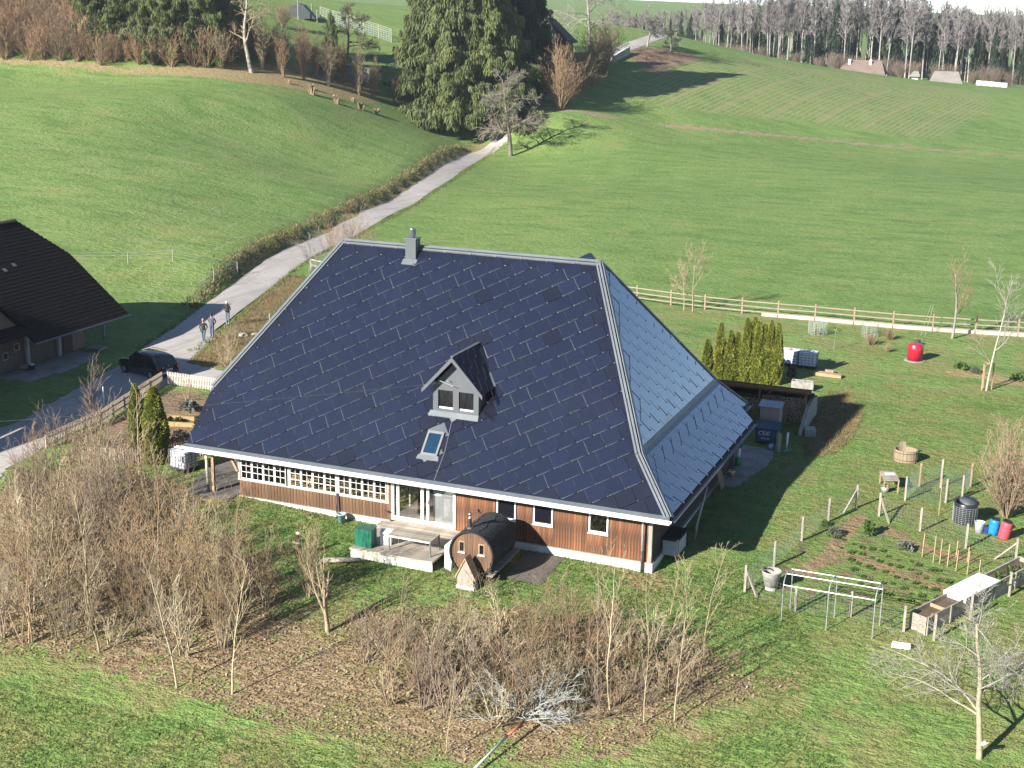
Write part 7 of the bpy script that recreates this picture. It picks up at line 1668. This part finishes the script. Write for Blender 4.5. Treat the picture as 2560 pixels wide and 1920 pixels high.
rcn = MB(); rcn.rbox((0, -.36, 1.12), (.16, .09, .04), 0, .3); rco = rcn.build('remote_control', mat('dark_grey_plastic', (.04, .04, .045), None, .4)); rco.location = pr3.location; rco.rotation_euler = pr3.rotation_euler; tag(rco, 'small dark remote control held by the person looking down', 'remote')

# ---------------------------------------------------------------- far farm buildings and hilltop things
def far_house(label, px, D, w, d, z0, zw, zr, roofm, wallm, rz):
    x, y = cam_xy(px, D); o = thing('farm_building', label, 'building', (x, y, 0), rz)
    MB().box(-w / 2, w / 2, -d / 2, d / 2, z0 - 3, zw).build('wall', wallm, o)
    m = MB(); m.prism([(-w / 2 - .6, -d / 2 - .8, zw - .5), (w / 2 + .6, -d / 2 - .8, zw - .5), (w / 2 - w * .08, 0, zr), (-w / 2 + w * .08, 0, zr)], (0, 0, .2)); m.prism([(w / 2 + .6, d / 2 + .8, zw - .5), (-w / 2 - .6, d / 2 + .8, zw - .5), (-w / 2 + w * .08, 0, zr), (w / 2 - w * .08, 0, zr)], (0, 0, .2))
    m.prism([(w / 2 + .6, -d / 2 - .8, zw - .5), (w / 2 + .6, d / 2 + .8, zw - .5), (w / 2 - w * .08, 0, zr)], (0, 0, .15)); m.prism([(-w / 2 - .6, d / 2 + .8, zw - .5), (-w / 2 - .6, -d / 2 - .8, zw - .5), (-w / 2 + w * .08, 0, zr)], (0, 0, .15))
    rf_ = m.build('roof', roofm, o); return o, rf_
ROOFB = mat('far_brown_roof', (.20, .145, .115), (.15, .11, .09), .9, .6); ROOFG = mat('far_grey_roof', (.24, .215, .19), (.19, .17, .15), .9, .6); WALLW = mat('far_wall', (.52, .48, .42), None, .9)
hA, rA = far_house('long brown-roofed farmhouse with two white chimneys behind the hill crest', 2095, 402, 11.5, 8, 3, 7.6, 10.6, ROOFB, WALLW, .05)
for x in (-3.6, 2.0): MB().box(x - .35, x + .35, -1.6, -1.0, 8.6, 11.0).build('chimney', WHITE, rA)
far_house('grey-roofed farm building right of the brown-roofed one behind the crest', 2292, 402, 7.5, 8, 0, 5.6, 8.2, ROOFG, WOOD_DARK, .1)
far_house('tiny pale shed between the two far farm buildings', 2220, 402, 1.6, 2, 2, 7.3, 8.0, ROOFG, WHITE, 0)
for k in range(5):
    x, y = cam_xy(2372 + k * 15, 400); o = MB().tube([(-.75, 0, 0), (-.7, 0, 0), (.7, 0, 0), (.75, 0, 0)], [.7, .82, .82, .7], 14).build('wrapped_bale', WHITE, None, True); o.location = (x, y, 5.5 - .10 * k); tag(o, 'white wrapped bale in the row behind the hill crest', 'bale', 'white bales behind the crest')
x, y = cam_xy(2508, 398); o = MB().prism([(-.9, 0, 0), (.9, 0, 0), (.9, 0, 1.5), (0, 0, 2.0), (-.9, 0, 1.5)], (0, 1.6, 0)).build('white_hut', WHITE); o.location = (x, y, 3.9); tag(o, 'little white hut at the foot of the far forest', 'hut')
# dark tarpaulin mound, posts and net on the hill at the top
x0, y0 = cam_xy(765, 288)
tpn = thing('tarpaulin_mound', 'dark tarpaulin-covered mound on the hill at the top of the picture', 'mound', (x0, y0, h(x0, y0) - .4), R(20)); m = MB()
for i in range(10):
    for j in range(6): pass
prof = [(-4.5, 0), (-3.5, 1.0), (-1.5, 2.0), (.6, 2.9), (1.6, 2.6), (3.2, .9), (4.0, 0)]
m.prism([(a, -1.8, b) for a, b in prof], (0, 3.6, 0)); m.build('tarpaulin', mat('dark_tarp', (.035, .045, .048), (.05, .06, .062), .6, 2), tpn)
for px, D, hg in ((768, 284, 6.0), (800, 292, 2.6), (812, 286, 2.4)):
    x, y = cam_xy(px, D); o = MB().lathe([(.14, -.3), (.11, hg)], n=8).build('hill_post', BARK_GREY); o.location = (x, y, h(x, y)); tag(o, ('tall pole in front of the dark mound', 'short post right of the dark mound', 'last short post right of the dark mound')[(768, 800, 812).index(px)], 'post')
nf = thing('hill_net_fence', 'pale net fence on white posts running over the hill right of the dark mound', 'fence'); PX = [(820, 290), (850, 288), (885, 286), (920, 284), (955, 282), (985, 280)]; pts_ = [cam_xy(a, b) for a, b in PX]
for x, y in pts_: MB().lathe([(.10, -.3), (.09, 2.6)], (x, y, h(x, y)), 7).build('post', BARK_PALE, nf)
for (xa, ya), (xb, yb) in zip(pts_[:-1], pts_[1:]):
    m = MB(); net_panel(m, (xa, ya, h(xa, ya)), (xb, yb, h(xb, yb)), .1, 2.2, .4, .035); m.build('net', NET, nf)
    MB().bar((xa, ya, h(xa, ya) + 2.5), (xb, yb, h(xb, yb) + 2.5), .07).build('rail', BARK_PALE, nf)
cw_ = thing('concrete_ramp', 'low grey concrete wall with a pale coping left of the big spruces', 'wall', (0, 0, 0)); xa, ya = cam_xy(862, 252); xb, yb = cam_xy(950, 246); za = h(xa, ya)
MB().bar((xa, ya, za + .3), (xb, yb, za - .6), .4, 2.2).build('wall', CONCRETE, cw_); MB().bar((xa, ya, za + 1.46), (xb, yb, za + .56), .46, .1).build('coping', WHITE, cw_)
cw2 = thing('retaining_wall', 'small grey retaining wall at the top of the hill road', 'wall', (0, 0, 0)); xa, ya = -75.2, 219.5; xb, yb = -74.9, 229
MB().bar((xa, ya, h(xa, ya) + .2), (xb, yb, h(xb, yb) + .5), .4, 2.0).build('wall', CONCRETE, cw2); MB().bar((xa, ya, h(xa, ya) + 1.25), (xb, yb, h(xb, yb) + 1.55), .5, .1).build('coping', WHITE, cw2)
hs_ = thing('hidden_cottage', 'dark gabled cottage half hidden behind the dark spruce', 'building', (-84.5, 208, h(-84.5, 208)), .15)
MB().box(-4, 4, -3, 3, -1, 4.2).build('wall', WOOD_DARK, hs_); m = MB(); m.prism([(-4.8, -3.5, 3.8), (-4.8, 3.5, 3.8), (0, 3.5, 8.2), (0, -3.5, 8.2)], (0, 0, .2)); m.prism([(4.8, 3.5, 3.8), (4.8, -3.5, 3.8), (0, -3.5, 8.2), (0, 3.5, 8.2)], (0, 0, .2)); m.prism([(-4, -3, 4.2), (4, -3, 4.2), (0, -3, 7.9)], (0, 6, 0)); m.build('roof', mat('dark_roof_sheet', (.05, .045, .045), None, .8), hs_)
bare_tree('dark_bare_tree', 'dark branching bare tree on the hill left of the big spruces', *cam_xy(880, 262), 560, 8.0, .25, APPLE, BARK_DARK, (0, 0), None, BARK_DARK)
place_shrub(RND2, *cam_xy(733, 272), .55, BARK_BROWN, 'round bare bush left of the dark mound on the hill', None, 'round_bush')

# ---------------------------------------------------------------- grass, straw and leaf litter
def on_ground(n, poly, seed):
    r = np.random.default_rng(seed); P = np.array(poly, float); out = np.empty((0, 2))
    while len(out) < n:
        q = r.uniform(P.min(0), P.max(0), (n, 2)); out = np.vstack([out, q[in_poly(q[:, 0], q[:, 1], poly) > 0]])
    return out[:n]
HOUSE = [(-24.9, .3), (-22.3, .3), (-22.3, .85), (-.9, .85), (-.9, 16.8), (-24.9, 16.8)]; DECK = [(-14.1, -2.95), (-9.85, -2.95), (-9.85, .95), (-14.1, .95)]; SAU = [(-9.0, -3.1), (-6.8, -3.1), (-6.8, -.3), (-9.0, -.3)]
def blades(name, q, hgt, w, mtl, seed, lean=.35, keep=None):
    r = np.random.default_rng(seed); x, y = q[:, 0], q[:, 1]; ok = np.ones(len(q), bool)
    for p in (HOUSE, DECK, SAU, YARD): ok &= in_poly(x, y, p) < 0
    ok &= poly_dist(x, y, ROAD)[0] > 1.9
    if keep is not None: ok &= keep(x, y, r)
    x, y = x[ok], y[ok]; n = len(x); z = H(x, y)
    c = np.stack([x, y, z - .01], -1); d = np.stack([r.normal(0, lean, n), r.normal(0, lean, n), np.ones(n)], -1) * (hgt * r.uniform(.5, 1.2, n))[:, None]
    a = r.uniform(0, 6.28, n); u = np.stack([np.cos(a), np.sin(a), np.zeros(n)], -1) * (w * r.uniform(.6, 1.3, n))[:, None]
    return tag(link(name, leaf_mesh(name, c, u, d, True), mtl), kind='stuff')
GR = leafmat('grass_blades', (.115, .185, .036), (.155, .19, .05), 0, .9, .3); GR2 = leafmat('lush_grass_blades', (.075, .15, .03), (.105, .17, .035), 0, .7, .3); DRYG = leafmat('dry_grass_blades', (.27, .21, .10), (.20, .15, .075), 0, 1.3, .3)
LIT = [np.array(LITTER)]
notlit = lambda x, y, r: (in_poly(x, y, LITTER) < .4 + r.normal(0, 2.2, len(x))) & (in_poly(x, y, GARDEN) < .1 + r.normal(0, .5, len(x)))
NEARP = [(-32, 1), (-34, -10), (-26, -22), (16, -22), (20, -4), (19, 20), (17, 36), (1.6, 36), (-.8, 17), (-.8, .9), (-22.3, .9)]
tag(blades('lawn_grass', on_ground(120000, NEARP, 41), .085, .020, GR, 42, .45, notlit), 'short green grass of the lawn round the house', 'grass')
tag(blades('lush_grass', on_ground(46000, [(-22, .9), (-24, -4), (-14, -9), (-8, -5), (4, -5), (9, -10), (14, -14), (8, -22), (-30, -22), (-26, -16), (-10, -16), (2, -14), (8, -5), (3, 4), (-.9, .9)], 43), .14, .024, GR2, 44, .5, notlit), 'lush dark green grass in the hollow below the house', 'grass')
tag(blades('dry_grass', on_ground(26000, NEARP, 45), .12, .018, DRYG, 46, .6), 'dry straw-coloured grass scattered through the lawn', 'grass')
tag(blades('shed_straw', on_ground(5000, [(1.2, 32.6), (2.7, 32.8), (4.2, 28), (4.3, 23), (3.8, 20), (2.4, 18.6), (1.6, 22)], 47), .20, .016, DRYG, 48, .6), 'tall dry grass on the bank beside the wood store', 'grass')
tag(blades('verge_straw', on_ground(9000, [(-36.4, 21.6), (-40.2, 31), (-48, 51.5), (-50.5, 51), (-45.1, 37), (-42.4, 28.3), (-40.2, 22.3)], 49), .24, .02, DRYG, 50, .6), 'dry grass on the verge between road and house', 'grass')
# tussocks on the road bank
r_ = np.random.default_rng(51); n = 12000; t = r_.uniform(36, 160, n); bx_ = np.interp(t, ROAD[:, 1], ROAD[:, 0]); off = 1.9 + np.abs(r_.normal(0, .65, n)) + .3 * r_.random(n); q = np.stack([bx_ - off * .96, t - off * .27], -1)
tag(blades('bank_tussocks', q[:9000], .27, .045, leafmat('bank_straw', (.33, .27, .13), (.21, .195, .08), 0, .4, .3), 52, .7), 'tussocky straw and green growth on the bank along the road', 'grass')
tag(blades('bank_greenery', q[9000:], .30, .05, leafmat('bank_green', (.075, .095, .028), (.05, .065, .022), 0, .4, .3), 53, .6), 'low dark green growth on the foot of the road bank', 'ground cover')
r_ = np.random.default_rng(61); n = 9000; t = r_.uniform(24, 165, n); bx_ = np.interp(t, ROAD[:, 1], ROAD[:, 0]); off = 1.62 + np.abs(r_.normal(0, .32, n)); q = np.stack([bx_ + off * .96, t + off * .27], -1); m_ = r_.random(n) < .4; q[m_] = np.stack([bx_ - off * .96, t - off * .27], -1)[m_]
c = np.stack([q[:, 0], q[:, 1], H(q[:, 0], q[:, 1]) - .01], -1); a = r_.uniform(0, 6.28, n); u = np.stack([np.cos(a), np.sin(a), 0 * a], -1) * .05; v_ = np.stack([r_.normal(0, .4, n), r_.normal(0, .4, n), np.ones(n)], -1) * r_.uniform(.08, .24, (n, 1))
tag(tag(link('lane_edge_grass', leaf_mesh('lane_edge_grass', c, u, v_, True), GR), kind='stuff'), 'ragged grass growing along the edges of the lane', 'grass')
# leaf litter
q = on_ground(30000, LITTER, 55); r_ = np.random.default_rng(56); z = H(q[:, 0], q[:, 1]); n = len(q); c = np.stack([q[:, 0], q[:, 1], z + r_.uniform(.01, .07, n)], -1)
nrm_ = r_.normal(0, .5, (n, 3)) + np.array((0, 0, 1.)); u = np.cross(nrm_, r_.normal(0, 1, (n, 3))); u /= np.linalg.norm(u, axis=1, keepdims=True); v_ = np.cross(nrm_, u); v_ /= np.linalg.norm(v_, axis=1, keepdims=True); s = r_.uniform(.02, .05, (n, 1))
tag(tag(link('leaf_litter', leaf_mesh('leaf_litter', c, u * s, v_ * s), leafmat('dead_leaves', (.36, .26, .155), (.22, .15, .085), 0, 3.0, .15)), kind='stuff'), 'brown dead leaves strewn under the shrubs', 'leaves')
w_ = r_.random(n) < .02
tag(tag(link('pale_litter', leaf_mesh('pale_litter', c[w_] + np.array((0, 0, .02)), u[w_] * s[w_] * .7, v_[w_] * s[w_] * .7), leafmat('bleached_leaves', (.62, .57, .50), (.5, .45, .38), 0, 3.0, .1)), kind='stuff'), 'bleached pale leaves scattered over the litter', 'leaves')
wv = np.vstack([on_ground(5200, T_LEFT, 57), on_ground(4200, T_RIGHT, 58)]); r_ = np.random.default_rng(59); n = len(wv); nz = np.sin(wv[:, 0] * 1.3) * np.cos(wv[:, 1] * 1.1 + 1) + r_.normal(0, .35, n); wv = wv[nz > .45]; n = len(wv)
c = np.stack([wv[:, 0], wv[:, 1], H(wv[:, 0], wv[:, 1]) + r_.uniform(.05, .75, n)], -1); u = r_.normal(0, 1, (n, 3)); u /= np.linalg.norm(u, axis=1, keepdims=True); v_ = np.cross(u, r_.normal(0, 1, (n, 3))); v_ /= np.linalg.norm(v_, axis=1, keepdims=True)
tag(tag(link('ivy', leaf_mesh('ivy', c, u * .05, v_ * .05), leafmat('ivy_leaves', (.055, .08, .022), (.09, .10, .03), 0, 2.0, .15)), kind='stuff'), 'dark green ivy and bramble leaves in patches under the shrubs', 'ground cover')

# ---------------------------------------------------------------- thin air between here and the far hill
hz = MB().box(-720, 520, -160, 1320, -12, 70).build('haze', None)
_h = NT('haze_air'); _h.t.nodes.remove(_h.b)
_pv = _h.n('VolumePrincipled', Density=.00013, Anisotropy=.2); _pv.inputs['Color'].default_value = (.86, .92, 1.0, 1)
_h.t.links.new(_pv.outputs[0], _h.out.inputs['Volume'])
hz.data.materials.append(_h.m); tag(hz, kind='stuff')
